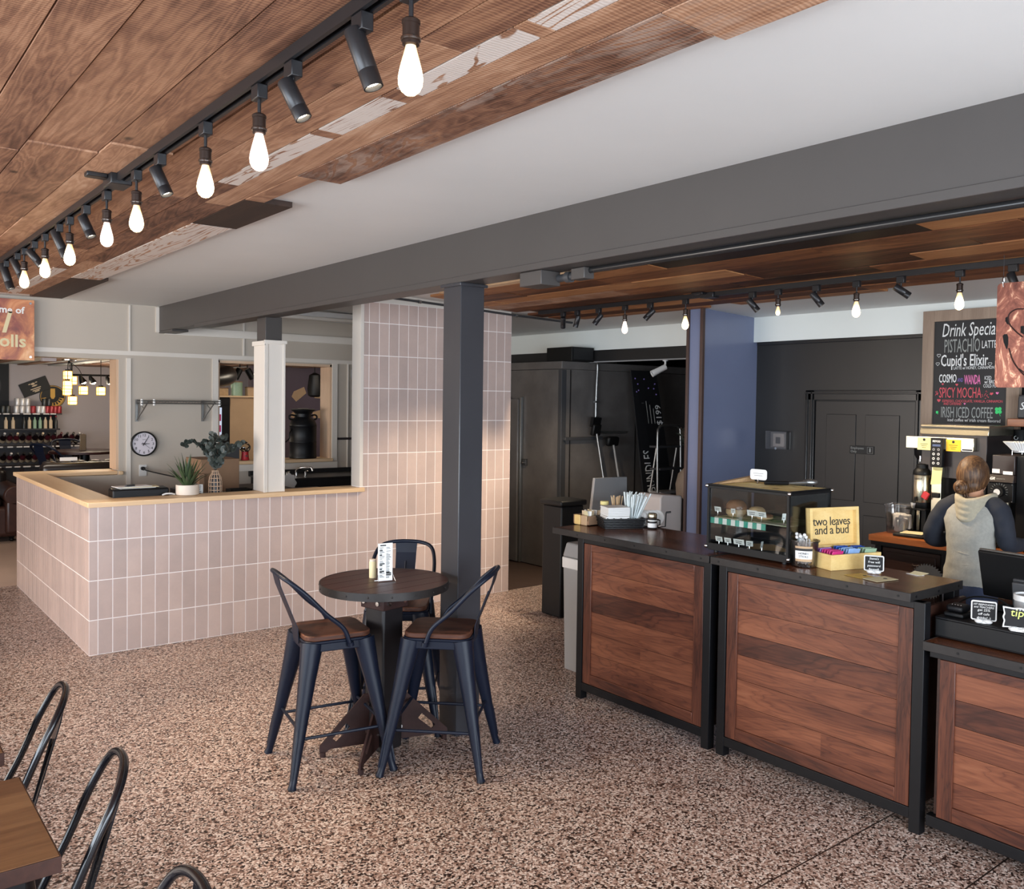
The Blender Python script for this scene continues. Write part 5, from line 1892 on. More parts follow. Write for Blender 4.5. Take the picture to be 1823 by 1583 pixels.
bk = m.build('backrest', M['leather_dk'], t, bevel=.06, segs=4)
for i in range(7):
    MB(o).ball((1.80+.14*i, 10.03, 1.055), .06, 12, 8, (1.1, 1, .35)).build('tuft', M['leather_dk'], bk)
for x in (1.8, 2.65):
    MB(o).lathe((x, 10.0, 0), [(.015, 0), (.03, .02), (.022, .05), (.03, .11)], 12).build('foot', M['near_black'], t)
o = Vector((1.96, 9.95, 1.075))
t = thing('name_card', 'small pale card on top of the dark sofa back', 'card', o)
MB(o).obox(o+Vector((0, 0, .018)), (.16, .006, .036), (-.2, 0, 0)).build('card', M['price'], t)

# seen through the pass-through: mauve wall with torn patches, tan cabinet, drinks fridge, shelf goods
YM = 10.75
struct(MB().box(4.16, 6.6, YM, YM+.12, 0, 2.6).build('wall_mauve', M['purple_wall'], smooth=False))
m_p = [[(529, 704), (548, 689), (553, 700), (546, 712), (536, 716), (530, 712)]]
def patch(pts, lab):
    o = Vector(pts[0])
    t = tag(MB(o).prism([(p[0], p[2]) for p in pts], lambda a, b, d: Vector((a, YM-.006+d, b)), 0, .006).build('torn_patch', M['tan'], smooth=False), lab, 'torn patch', 'torn tan patches on the mauve wall')
patch([(4.6777, 10.7500, 1.7632), (4.7074, 10.7500, 1.8283), (4.8440, 10.7500, 1.8886), (4.8753, 10.7500, 1.8095), (4.7763, 10.7500, 1.7285), (4.7385, 10.7500, 1.6993)], 'torn tan patch above the milk can lid, the largest on the mauve wall')
patch([(4.9678, 10.7500, 1.8621), (5.1168, 10.7500, 1.8577), (5.1177, 10.7500, 1.7401), (4.9920, 10.7500, 1.7458)], 'torn tan patch up beside the pine jamb on the mauve wall')
patch([(4.6641, 10.7500, 1.5335), (4.7166, 10.7500, 1.5839), (4.7400, 10.7500, 1.4831), (4.6719, 10.7500, 1.4976)], 'torn tan patch behind the left handle of the milk can')
patch([(4.9622, 10.7500, 1.5631), (5.1030, 10.7500, 1.6003), (5.1039, 10.7500, 1.4827), (4.9783, 10.7500, 1.4901)], 'torn tan patch behind the right handle of the milk can')
o = Vector((4.05, 10.6, 0))
t = thing('tan_cabinet', 'plain tan cabinet side seen through the pass-through', 'cabinet', o)
MB(o).box(3.80, 4.155, 10.5, 10.74, 0, 1.74).build('body', M['tan'], t, bevel=.003)
MB(o).box(3.66, 4.155, 10.46, 10.74, 1.742, 1.762).build('top_shelf', M['pine'], t, bevel=.003)
o = Vector((3.72, 10.6, 0))
t = thing('drinks_fridge', 'black drinks fridge with a lit glass door beside the tan cabinet', 'fridge', o)
MB(o).box(3.55, 3.798, 10.5, 10.74, 0, 1.741).build('body', M['near_black'], t, bevel=.004)
MB(o).box(3.56, 3.70, 10.494, 10.50, .6, 1.62).build('glass_door', M['fridge_glow'] if 'fridge_glow' in M else M['glass'], t)
rnd = random.Random(12)
for r in range(7):
    for c in range(3):
        MB(o).box(3.565+.045*c, 3.60+.045*c, 10.484, 10.493, .68+.13*r, .76+.13*r).build('drink', M[rnd.choice(['can_white', 'pink_pkt', 'sky_pkt', 'can_dark', 'violet_pkt'])] if r < 5 else M['pink_pkt'], t, bevel=.004)
MB(o).box(3.56, 3.79, 10.49, 10.5, 1.645, 1.725).build('header', M['black_plastic'], t)
for i, (x, w, h, mm, lab) in enumerate(((3.73, .11, .085, 'bread', 'low tan tin on the shelf above the drinks fridge'), (3.90, .135, .16, 'green_pkt', 'tall greenish tin in the middle of the shelf above the tan cabinet'), (4.07, .10, .10, 'tan', 'small tan box at the right end of the shelf above the tan cabinet'))):
    o = Vector((x, 10.56, 1.762))
    t = thing('storage_tin', lab, 'tin', o, group='tins on the shelf above the cabinet')
    if i == 1:
        MB(o).lathe(o, [(w/2, 0), (w/2, h), (.001, h+.001)], 22, caps=False).build('body', M[mm], t)
        MB(o).lathe(o+Vector((0, 0, h)), [(w/2+.002, 0), (w/2+.002, .012), (.001, .013)], 22, caps=False).build('lid', M['tan'], t)
    else:
        MB(o).box(x-w/2, x+w/2, 10.51, 10.61, 1.762, 1.762+h).build('body', M[mm], t, bevel=.006)
        MB(o).box(x-w/2-.003, x+w/2+.003, 10.507, 10.613, 1.762+h, 1.772+h).build('lid', M['kraft'], t, bevel=.003)
o = Vector((3.45, 10.2, 2.05))
t = thing('air_duct', 'silver round air duct under the ceiling in the pass-through', 'duct', o)
m = MB(o).tube(smooth_path([(3.2, 9.7, 1.93), (3.5, 9.9, 1.97), (3.62, 10.1, 1.995), (3.66, 10.4, 2.005)], 5), .11, 18)
m.build('duct', M['alu'], t)
for i, x in enumerate((3.86, 3.95)):
    t = thing('cabinet_spotlight', ['black spotlight with a bright lens nearest the duct in the pass-through', 'black spotlight with a bright lens beside the one near the duct'][i], 'spotlight', (x, 10.35, 2.10), group='spotlights in the pass-through')
    q = Euler((0, math.radians(150 if i else 205), 0)).to_matrix()
    MB().lathe((0, 0, -.02), [(.035, 0), (.038, .01), (.038, .13), (.03, .13)], 18, q, caps=False).build('housing', M['near_black'], t)
    MB().lathe(q @ Vector((0, 0, .105)), [(.032, 0), (.001, .001)], 16, q, caps=False).build('lens', M['spot_lens'], t)
    MB().cyl((0, 0, 0), (0, 0, .04), .008, n=8).build('stem', M['near_black'], t)
o = Vector((4.62, 10.5, 1.95))
t = thing('hanging_pan', 'dark rounded hanging lamp shade behind the pine jamb in the pass-through', 'lamp', o)
MB(o).lathe((4.785, 10.3, 1.76), [(.02, .30), (.07, .27), (.09, .10), (.08, .02), (.05, 0)], 20).build('shade', M['near_black'], t)
MB(o).cyl((4.785, 10.3, 2.05), (4.785, 10.3, 2.14), .006, n=6).build('cord', M['near_black'], t)

# hanging banner on the far wall header, cropped by the frame
o = Vector((1.05, YF-.06, 2.3))
t = thing('hanging_banner', 'pastry banner with white and yellow lettering on the far wall header', 'banner', o)
x1 = 1.4818
bz1, bz0 = 2.5746, 2.0439
bn = MB(o).box(.58, x1, YF-.066, YF-.058, bz0, bz1).build('panel', M['pastry_print'], t, bevel=.001)
yb = YF-.067
text_mesh('lettering', 'Home of', .082, M['chalk'], bn, o, (1.4025, yb, 2.4519), (1, 0, 0), (0, 0, 1), .001, 'RIGHT', bold=.002)
text_mesh('lettering', 'Rolls', .15, M['cream'], bn, o, (1.4190, yb, 2.1592), (1, 0, 0), (0, 0, 1), .001, 'RIGHT', bold=.003)
text_mesh('lettering', 'l', .26, M['cream'], bn, o, (1.2238, yb, 2.2817), (1, 0, 0), (0, 0, 1), .001, 'LEFT', shear=.25, bold=.004)
for zz in (bz1-.03, bz0+.03):
    MB(o).cyl((x1-.03, YF-.069, zz), (x1-.03, YF-.066, zz), .010, n=12).build('grommet', M['chrome'], bn)
for xx in (.7, x1-.1):
    MB(o).box(xx, xx+.04, YF-.058, YF, bz1-.08, bz1-.04).build('hanger', M['dark_grey'], t)

# ------------------------------------------------------------------ things on the tall counter
ZCN = .986


def slab(o, c, size, rot, mi, name, parent, bevel=0, label=None):
    return MB(o).obox(c, size, rot, 0).build(name, mi, parent, bevel=bevel, label=label, smooth=bevel > 0)


# wooden sugar-packet caddy
o = Vector((3.72, 4.06, ZCN))
t = thing('packet_caddy', 'small wooden caddy of sweetener packets at the far end of the walnut counter', 'caddy', o)
b = MB(o)
b.box(3.655, 3.79, 3.985, 3.993, ZCN, ZCN+.06)
b.box(3.655, 3.79, 4.12, 4.128, ZCN, ZCN+.06)
b.box(3.655, 3.66, 3.993, 4.12, ZCN, ZCN+.03)
b.box(3.785, 3.79, 3.985, 4.128, ZCN, ZCN+.06)
b.box(3.655, 3.79, 3.985, 4.128, ZCN, ZCN+.006)
b.build('tray', M['kraft'], t)
for k, y in enumerate((4.028, 4.088)):
    MB(o).box(3.648, 3.660, y-.028, y+.028, ZCN, ZCN+.062).build('front_block', M['bamboo'] if k else M['tan'], t, bevel=.006)
rnd = random.Random(4)
for i in range(12):
    MB(o).obox((3.68+.009*(i % 12), 4.02+rnd.uniform(0, .075), ZCN+.055), (.003, .04, .06), (rnd.uniform(-.2, .2), rnd.uniform(-.2, .2), rnd.uniform(-.3, .3))).build('packet', M[('cream', 'white_paper', 'foil_cream')[i % 3]], t, smooth=False)

# black wicker tray with napkins and straws
o = Vector((3.80, 3.86, ZCN))
an = math.radians(-28)
Rb = Euler((0, 0, an)).to_matrix()
t = thing('wicker_tray', 'black wicker tray holding the napkin stacks and the straws', 'basket', o)
m = MB(o)
W, D, Hh = .235, .17, .06
for lv in range(6):
    z = .004+lv*.0105
    ex = 1+.10*lv/5
    pts = []
    nx, ny = 12, 9
    per = [(-W/2+W*i/nx, -D/2) for i in range(nx)]+[(W/2, -D/2+D*i/ny) for i in range(ny)]+[(W/2-W*i/nx, D/2) for i in range(nx)]+[(-W/2, D/2-D*i/ny) for i in range(ny)]
    for k, (a, c) in enumerate(per):
        wv = .003*(1 if (k+lv) % 2 else -1)
        hgt = z*(1.0 if c < .02 else 1.0+.9*(a > .04))
        p = Rb @ Vector((a*ex*(1+wv/.12), c*ex*(1+wv/.09), hgt))
        pts.append(o+p)
    m.tube(pts, .0056, 6, closed=True)
for k in range(22):
    a = 2*PI*k/22
    px_, py_ = W/2*max(-1, min(1, 1.25*math.cos(a))), D/2*max(-1, min(1, 1.25*math.sin(a)))
    m.tube([o+Rb @ Vector((px_*.98, py_*.98, .0)), o+Rb @ Vector((px_*1.09, py_*1.09, .065))], .004, 6)
m.obox(o+Vector((0, 0, .005)), (W*.98, D*.98, .006), Rb)
m.build('woven_body', M['wicker'], t)


def napkins(lab, off, zz, h, w, d, a2):
    oo = o+Rb @ Vector((off[0], off[1], 0))+Vector((0, 0, zz))
    n = thing('napkin_stack', lab, 'napkins', oo, group='napkin stacks')
    R2 = Euler((0, 0, an+a2)).to_matrix()
    bm_ = MB(oo)
    rn = random.Random(int(zz*1000))
    k = 12
    for i in range(k):
        bm_.obox(oo+Vector((rn.uniform(-.0015, .0015), rn.uniform(-.0015, .0015), h*(i+.5)/k)), (w, d, h/k*.88), R2)
    bm_.build('napkins', M['white_paper'], n, smooth=False, label='stack of folded white napkins')


napkins('lower stack of white napkins in the black wicker tray', (-.040, -.015), .012, .062, .145, .140, 0)
napkins('upper stack of white napkins in the black wicker tray', (-.036, -.010), .075, .052, .140, .136, .09)
so = o+Rb @ Vector((.078, .0, .012))
sg = thing('straw_bundle', 'bundle of white paper-wrapped straws leaning in the black wicker tray', 'straws', so)
rnd = random.Random(6)
for i in range(64):
    a, c = rnd.uniform(-.022, .022), rnd.uniform(-.065, .07)
    base = so+Rb @ Vector((a*.6-.01, c*.7, 0))
    tip = base+Rb @ Vector((.040+a*2.2+rnd.uniform(-.01, .01), c*.6+rnd.uniform(-.012, .012), .185+rnd.uniform(-.012, .014)))
    MB(so).cyl(base, tip, .0042, n=6).build('straw', M['straw'], sg)

# stir sticks in a cup, sugar jar behind
o2 = Vector((3.90, 3.99, ZCN))
t = thing('stirrer_cup', 'cup of pale wooden stir sticks behind the napkins', 'cup', o2)
MB(o2).lathe(o2, [(.026, 0), (.034, .09), (.031, .09), (.024, .004)], 18, caps=False).build('cup', M['dark_grey'], t)
rnd = random.Random(15)
for i in range(24):
    a = rnd.uniform(0, 2*PI)
    r = rnd.uniform(0, .020)
    p = o2+Vector((r*math.cos(a), r*math.sin(a), .01))
    q = o2+Vector((r*2.4*math.cos(a), r*2.4*math.sin(a), .165+rnd.uniform(-.008, .01)))
    MB(o2).tube([p, q], .003, 4).build('stir_stick', M['stick'], t)
o2 = Vector((3.865, 4.07, ZCN))
t = thing('yellow_lidded_jar', 'small clear jar with a yellow lid behind the packet caddy', 'jar', o2)
MB(o2).lathe(o2, [(.026, 0), (.028, .004), (.028, .10), (.022, .112)], 18).build('jar', M['clear_plastic'], t)
MB(o2).lathe(o2+Vector((0, 0, .112)), [(.027, 0), (.027, .022), (.001, .023)], 18, caps=False).build('lid', M['note_yellow'], t)

# wire rack of paper filters / lids
o2 = Vector((3.945, 3.78, ZCN))
t = thing('lid_rack', 'black wire rack of white cup lids beside the wicker tray', 'rack', o2)
m = MB(o2)
ux = Vector((.5, -.86, 0))
for s in (-.10, .10):
    m.tube([o2+ux*s+Vector((-.03, 0, .004)), o2+ux*s+Vector((.03, 0, .004)), o2+ux*s+Vector((.035, 0, .09))], .004, 6)
for z in (.006, .05):
    m.tube([o2+ux*-.10+Vector((-.03, 0, z)), o2+ux*.10+Vector((-.03, 0, z))], .004, 6)
m.tube([o2+ux*.10+Vector((.035, 0, .09)), o2+ux*.13+Vector((.035, 0, .095))], .006, 6)
m.build('wire_frame', M['near_black'], t)
for i in range(6):
    c = o2+ux*(-.070+.028*i)+Vector((-.030, -.036, 0))*(.7-.28*i)+Vector((0, 0, .054))
    q = (Vector((-.62, -.74, .30))-ux*.35).to_track_quat('Z', 'Y').to_matrix()
    MB(o2).lathe(c, [(.046, 0), (.048, .003), (.043, .008), (.038, .009), (.001, .006)], 20, q).build('cup_lid', M['white_paper'], t)

# cinnamon shaker
o2 = Vector((3.905, 3.69, ZCN))
t = thing('spice_shaker', 'small steel spice shaker with a white label on the walnut counter', 'shaker', o2)
MB(o2).lathe(o2, [(.026, 0), (.028, .003), (.028, .064), (.026, .067)], 22).build('body', M['steel_edge'], t)
MB(o2).lathe(o2, [(.0285, .010), (.0285, .055)], 22, caps=False).build('label_wrap', M['white_paper'], t)
MB(o2).lathe(o2, [(.0287, .036), (.0287, .048)], 22, caps=False).build('printed_band', M['ink'], t)
MB(o2).lathe(o2, [(.0275, .067), (.0285, .07), (.0285, .088), (.024, .095), (.001, .096)], 22).build('cap', M['stainless'], t)
MB(o2).tube([o2+Vector((.026, -.012, .018)), o2+Vector((.046, -.02, .022)), o2+Vector((.046, -.02, .05)), o2+Vector((.026, -.012, .056))], .004, 6).build('handle', M['near_black'], t)

# ------------------------------------------------------------------ pastry display case
X0, X1, Y0, Y1, Z0, Z1 = 3.545, 3.895, 2.47, 2.965, 1.004, 1.338
o = Vector(((X0+X1)/2, (Y0+Y1)/2, .986))
t = thing('pastry_case', 'black-framed glass pastry display case on the middle counter unit', 'display case', o)
for x in (X0, X1):
    for y in (Y0, Y1):
        sx, sy = (1 if x == X0 else -1), (1 if y == Y0 else -1)
        p = MB(o).box(x, x+sx*.012, y, y+sy*.012, Z0, Z1).build('corner_post', M['near_black'], t)
        for z in (Z0+.012, Z1-.010):
            MB(o).ball((x-sx*.002, y-sy*.002, z), .010, 12, 8).build('corner_knob', M['chrome'], p)
for z0, z1, nm in ((Z0-.005, Z0+.030, 'base_rail'), (Z1-.022, Z1, 'top_rail')):
    MB(o).box(X0, X0+.010, Y0+.012, Y1-.012, z0, z1).build(nm, M['near_black'], t, bevel=.001)
    MB(o).box(X1-.010, X1, Y0+.012, Y1-.012, z0, z1).build(nm, M['near_black'], t, bevel=.001)
    MB(o).box(X0+.012, X1-.012, Y0, Y0+.010, z0, z1).build(nm, M['near_black'], t, bevel=.001)
    MB(o).box(X0+.012, X1-.012, Y1-.010, Y1, z0, z1).build(nm, M['near_black'], t, bevel=.001)
MB(o).box(X0+.010, X1-.010, Y0+.010, Y1-.010, Z0+.004, Z0+.012).build('floor_tray', M['dark_grey'], t)
for x in (X0+.03, X1-.03):
    for y in (Y0+.04, Y1-.04):
        MB(o).cyl((x, y, .986), (x, y, Z0-.004), .012, n=10).build('foot', M['near_black'], t)
for nm, bx in (('front_glass', (X0+.004, X0+.007, Y0+.01, Y1-.01)), ('rear_glass', (X1-.007, X1-.004, Y0+.01, Y1-.01)), ('side_glass', (X0+.01, X1-.01, Y0+.004, Y0+.007)), ('side_glass', (X0+.01, X1-.01, Y1-.007, Y1-.004))):
    MB(o).box(*bx, Z0+.02, Z1-.012).build(nm, M['glass'], t, smooth=False)
MB(o).box(X0, X1, Y0, Y1, Z1-.010, Z1-.004).build('top_glass', M['glass'], t, smooth=False)
zs = 1.160
MB(o).box(X0+.015, X1-.012, Y0+.012, Y1-.012, zs, zs+.005).build('glass_shelf', M['glass'], t, smooth=False)
MB(o).box(X0+.035, X1-.02, Y0+.02, Y1-.02, zs+.0055, zs+.0075).build('shelf_paper', M['shelf_paper'] if 'shelf_paper' in M else M['cream'], t, smooth=False)
# striped paper edge hanging from the shelf
n = 13
m = MB(o)
for i in range(n):
    a = Y1-.012-(Y1-.012-(Y0+.14))*i/n
    b = Y1-.012-(Y1-.012-(Y0+.14))*(i+1)/n
    m.add([(X0+.013, a, zs+.006), (X0+.013, b, zs+.006), (X0+.012, b, zs-.024), (X0+.012, a, zs-.024), (X0+.0145, a, zs+.006), (X0+.0145, b, zs+.006), (X0+.0135, b, zs-.024), (X0+.0135, a, zs-.024)],
          [(0, 1, 2, 3), (7, 6, 5, 4), (0, 4, 5, 1), (2, 6, 7, 3), (1, 5, 6, 2), (3, 7, 4, 0)], i % 2)
m.build('striped_paper_edge', [M['teal'], M['white_paper']], t, smooth=False)

# pastries and price tags inside, each its own
zi = zs+.0076
def pastry(name, lab, c, r, h, mats):
    p = thing(name, lab, 'pastry', c, group='pastries in the display case')
    MB(c).lathe(Vector(c), [(r*.7, 0), (r, h*.18), (r*1.03, h*.35), (r*.98, h*.45)], 24).build('bottom_half', mats[1], p)
    MB(c).lathe(Vector(c)+Vector((0, 0, h*.45)), [(r*.98, 0), (r*1.05, h*.06), (r*.98, h*.28), (r*.72, h*.47), (r*.3, h*.55), (.001, h*.555)], 24, caps=False).build('crust', mats[0], p)


pastry('bread_roll', 'large round crusty roll on the upper shelf of the pastry case', Vector((3.68, 2.885, zi)), .052, .085, (M['bun'], M['bread']))
pastry('bread_roll', 'second smaller roll behind the large one in the pastry case', Vector((3.74, 2.80, zi)), .042, .055, (M['bread'], M['bread']))
pastry('bread_roll', 'flat pastry at the middle of the upper case shelf', Vector((3.70, 2.72, zi)), .040, .032, (M['bun'], M['bread']))


def tag_card(lab, y, x, z, w, h, rz, grp):
    p = Vector((x, y, z))
    q = thing('price_tag', lab, 'price tag', p, group=grp)
    R2 = Euler((0, -.25, rz)).to_matrix()
    c = MB(p).obox(p+Vector((0, 0, .026+h/2)), (.0015, w, h), R2).build('card', M['white_paper'], q, smooth=False)
    for k in range(2):
        MB(p).obox(p+Vector((-.0022, 0, .026+h*(.62-.3*k)))+R2 @ Vector((0, 0, 0)), (.0008, w*(.62-.1*k), .0028), R2).build('printed_line', M['ink'], c, smooth=False)
    MB(p).tube([p+Vector((.008, 0, .001)), p+Vector((-.006, 0, .002)), p+Vector((0, 0, .012)), p+Vector((0, 0, .032))], .0018, 6).build('clip_stand', M['chrome'], q)


for i, (y, w, h, rz) in enumerate(((2.928, .042, .026, 0), (2.83, .022, .026, .5), (2.712, .056, .030, .1), (2.655, .050, .028, .1), (2.525, .018, .034, .9))):
    tag_card(f'white price tag on the upper case shelf, {ORD[i]} from the tiled-wall side', y, 3.585, zi, w, h, rz, 'price tags in the pastry case')
for i, (y, w, h, rz) in enumerate(((2.908, .044, .026, 0), (2.852, .040, .026, .1), (2.782, .062, .028, .1), (2.717, .034, .028, .5), (2.642, .012, .036, 1.2))):
    tag_card(f'white price tag on the floor of the pastry case, {ORD[i]} from the tiled-wall side', y, 3.575, Z0+.0125, w, h, rz, 'price tags in the pastry case')
p = Vector((3.70, 2.70, Z0+.013))
q = tag(MB(p).prism([(-.06, -.10), (.05, -.12), (.08, .02), (.02, .12), (-.05, .09)], lambda a, b, d: p+Vector((a, b, d+.02*math.sin(9*a+4*b))), 0, .002).build('parchment_sheet', M['bread'], smooth=False), 'crumpled parchment sheet on the floor of the pastry case', 'paper')

# on top of the case: paper, tag, tongs, twisted bag
p = Vector((3.73, 2.70, Z1-.003))
q = tag(MB(p).prism([(-.17, -.22), (.17, -.215), (.165, .22), (-.165, .215)], lambda a, b, d: p+Vector((a, b, d)), 0, .0015).build('deli_paper', M['card_paper'] if 'card_paper' in M else M['card_yellow'], smooth=False), 'yellowish printed deli paper lying on top of the pastry case', 'paper')
p = Vector((3.62, 2.93, Z1-.001))
m = MB(p)
m.prism([(-.05, 0), (.30, 0), (.30, .028), (.0, .006)], lambda a, b, d: Vector((3.60+a*.9, 2.945-d*.03+0*a, Z1+b+.0005)), 0, 1)
q = tag(m.build('folded_bag', M['bread'], smooth=False), 'folded striped paper bag at the tiled-wall end of the case top', 'paper bag')
p = Vector((3.80, 2.84, Z1-.001))
q = thing('price_tag', 'rounded white price tag in a clip standing on top of the pastry case', 'price tag', p)
c = MB(p).prism(rounded_rect(.105, .055, .014), lambda a, b, d: p+Vector((d, -a, .045+b)), 0, .002).build('card', M['white_paper'], q)
for k in range(2):
    MB(p).box(3.7985, 3.7997, 2.84-.032+.006*k, 2.84+.032-.006*k, p.z+.050-.011*k, p.z+.0525-.011*k).build('printed_line', M['grey_plastic'], c, smooth=False)
MB(p).tube([p+Vector((.012, 0, .002)), p+Vector((-.01, 0, .002)), p+Vector((-.003, 0, .012)), p+Vector((-.003, 0, .03))], .003, 6).build('clip_stand', M['chrome'], q)
p = Vector((3.83, 2.69, Z1))
q = thing('serving_tongs', 'steel serving tongs with a black handle lying on the pastry case', 'tongs', p)
d = Vector((.80, -.6, 0)).normalized()
s = Vector((.6, .8, 0))
for k in (-1, 1):
    MB(p).tube([p-d*.11+s*k*.004+Vector((0, 0, .010)), p-d*.05+s*k*.007+Vector((0, 0, .010)), p+d*.01+s*k*.010+Vector((0, 0, .010))], .009, 8).build('grip', M['near_black'], q)
    MB(p).tube([p+d*.01+s*k*.010+Vector((0, 0, .010)), p+d*.06+s*k*.013+Vector((0, 0, .012)), p+d*.10+s*k*.016+Vector((0, 0, .014))], [.005, .009, .010], 8).build('arm', M['alu'], q)
    MB(p).ball(p+d*.125+s*k*.010+Vector((0, 0, .016)), .030, 14, 10, (1.25, .5, .55), Euler((0, 0, math.atan2(d.y, d.x))).to_matrix()).build('scoop', M['alu'], q)

# tub of honey sticks
p = Vector((3.612, 2.425, ZCN))
q = thing('honey_stick_tub', 'clear plastic tub of white honey sticks beside the pastry case', 'tub', p)
MB(p).lathe(p, [(.055, 0), (.057, .003), (.064, .118), (.070, .120), (.070, .126), (.062, .126), (.060, .118), (.053, .005)], 30, caps=False).build('tub', M['clear_plastic'], q)
MB(p).lathe(p+Vector((0, 0, .001)), [(.053, .0), (.0535, .002), (.001, .003)], 26, caps=False).build('tub_floor', M['clear_plastic'], q)
lbp = MB(p)
A0, A1 = math.radians(172), math.radians(248)
for z0, z1, mi in ((.030, .042, 1), (.042, .080, 0), (.080, .092, 2), (.092, .102, 1)):
    for k in range(10):
        a, b = A0+(A1-A0)*k/10, A0+(A1-A0)*(k+1)/10
        r0, r1 = .0585+.0062*z0/.118, .0585+.0062*z1/.118
        lbp.add([p+Vector((r0*math.cos(a), r0*math.sin(a), z0)), p+Vector((r0*math.cos(b), r0*math.sin(b), z0)), p+Vector((r1*math.cos(b), r1*math.sin(b), z1)), p+Vector((r1*math.cos(a), r1*math.sin(a), z1))], [(0, 1, 2, 3)], mi)
lb = lbp.build('paper_label', [M['white_paper'], M['tan'], M['ink']], q, smooth=False)
mid = (A0+A1)/2
nd = Vector((math.cos(mid), math.sin(mid), 0))
for k, (w, z) in enumerate(((.045, .068), (.040, .054))):
    text_mesh('lettering', ('HONEY', 'STICKS')[k], .014, M['navy'], lb, p, p+nd*.0665+Vector((0, 0, z-.004)), (-nd.y, nd.x, 0), (0, 0, 1), .0004, 'CENTER')
rnd = random.Random(20)
for i in range(26):
    a, r = rnd.uniform(0, 2*PI), rnd.uniform(0, .034)
    b0 = p+Vector((r*math.cos(a), r*math.sin(a), .012))
    b1 = p+Vector((r*1.25*math.cos(a+.5), r*1.25*math.sin(a+.5), .105+rnd.uniform(0, .03)))
    MB(p).tube([b0, b1], .0022, 5).build('stick', M['white_plastic'], q)
for i in range(7):
    a = 2*PI*i/7
    MB(p).ball(p+Vector((.022*math.cos(a)-.012, .022*math.sin(a)+.012, .138+.006*(i % 3))), .0085, 10, 8).build('stick_tip', M['white_plastic'], q)

# bamboo tea box with lid
p = Vector((3.71, 2.29, ZCN))
q = thing('tea_box', 'open bamboo tea box with lettered lid beside the honey tub', 'tea box', p)
ang = math.atan2(2.214-2.280, 3.822-3.608)
Rt = Euler((0, 0, ang)).to_matrix()
c0 = Vector((3.608, 2.280, 0))
W, D = .295, .160
ux, uy = Rt @ Vector((1, 0, 0)), Rt @ Vector((0, 1, 0))
B = lambda a, b, z: c0+ux*a+uy*b+Vector((0, 0, ZCN+z))
cen = c0+ux*W/2+uy*D/2
m = MB(p)
m.obox(B(W/2, .006, .036), (W, .012, .072), Rt)
m.obox(B(W/2, D-.006, .036), (W, .012, .072), Rt)
m.obox(B(.006, D/2, .036), (.012, D-.024, .072), Rt)
m.obox(B(W-.006, D/2, .036), (.012, D-.024, .072), Rt)
m.obox(B(W/2, D/2, .005), (W-.02, D-.02, .010), Rt)
for f in (1/3, 2/3):
    m.obox(B(W*f, D/2, .036), (.005, D-.024, .060), Rt)
m.build('box', M['bamboo'], q)
tilt = math.radians(-4)
Rl = Rt @ Euler((tilt, 0, 0)).to_matrix()
LH = .195
base_l = B(W/2, D-.006, .076)
up_l = Rl @ Vector((0, 0, 1))
ny_l = Rl @ Vector((0, 1, 0))
m = MB(p)
m.obox(base_l+up_l*LH/2+ny_l*.016, (W, .008, LH), Rl)
for s in (-1, 1):
    m.obox(base_l+up_l*LH/2+ux*s*(W/2-.008)+ny_l*.004, (.016, .030, LH), Rl)
m.obox(base_l+up_l*(LH-.008)+ny_l*.004, (W-.032, .030, .016), Rl)
m.obox(base_l+up_l*.008+ny_l*.004, (W-.032, .030, .016), Rl)
lid = m.build('lid', M['bamboo'], q)
for k, (body, h, w) in enumerate((('two leaves', .108, .96), ('and a bud', .066, .96))):
    text_mesh('lettering', body, .060, M['ink'], lid, p, base_l+up_l*h+ny_l*.0112, ux, up_l, .0006, 'CENTER', xs=w, spacing=.92)
cols = [('violet_pkt', 'pink_pkt'), ('sky_pkt', 'sky_pkt'), ('green_pkt', 'blue_pkt')]
names = {'violet_pkt': 'violet', 'pink_pkt': 'pink', 'sky_pkt': 'pale blue', 'green_pkt': 'pale green', 'blue_pkt': 'deep blue'}
rnd = random.Random(14)
cnt = {}
for ci in range(3):
    for k in range(7):
        mm = cols[ci][0] if (k < 4) == (ci != 0) else cols[ci][1]
        if ci == 0:
            mm = 'pink_pkt' if k < 5 else 'violet_pkt'
        if ci == 1:
            mm = 'sky_pkt' if k < 5 else 'blue_pkt'
        cnt[mm] = cnt.get(mm, 0)+1
        pos = B(W*(ci+.5)/3, .024+.0165*k, .055+rnd.uniform(0, .008))
        pk = tag(MB(pos).obox(pos, (.066, .005, .066), Rt @ Euler((.35+rnd.uniform(-.1, .1), rnd.uniform(-.05, .05), rnd.uniform(-.08, .08))).to_matrix()).build('tea_packet', M[mm], bevel=.002),
                 f'{names[mm]} tea packet in the bamboo tea box, {ORD[cnt[mm]-1]} of its colour from the front', 'tea packet', 'tea packets in the bamboo box')

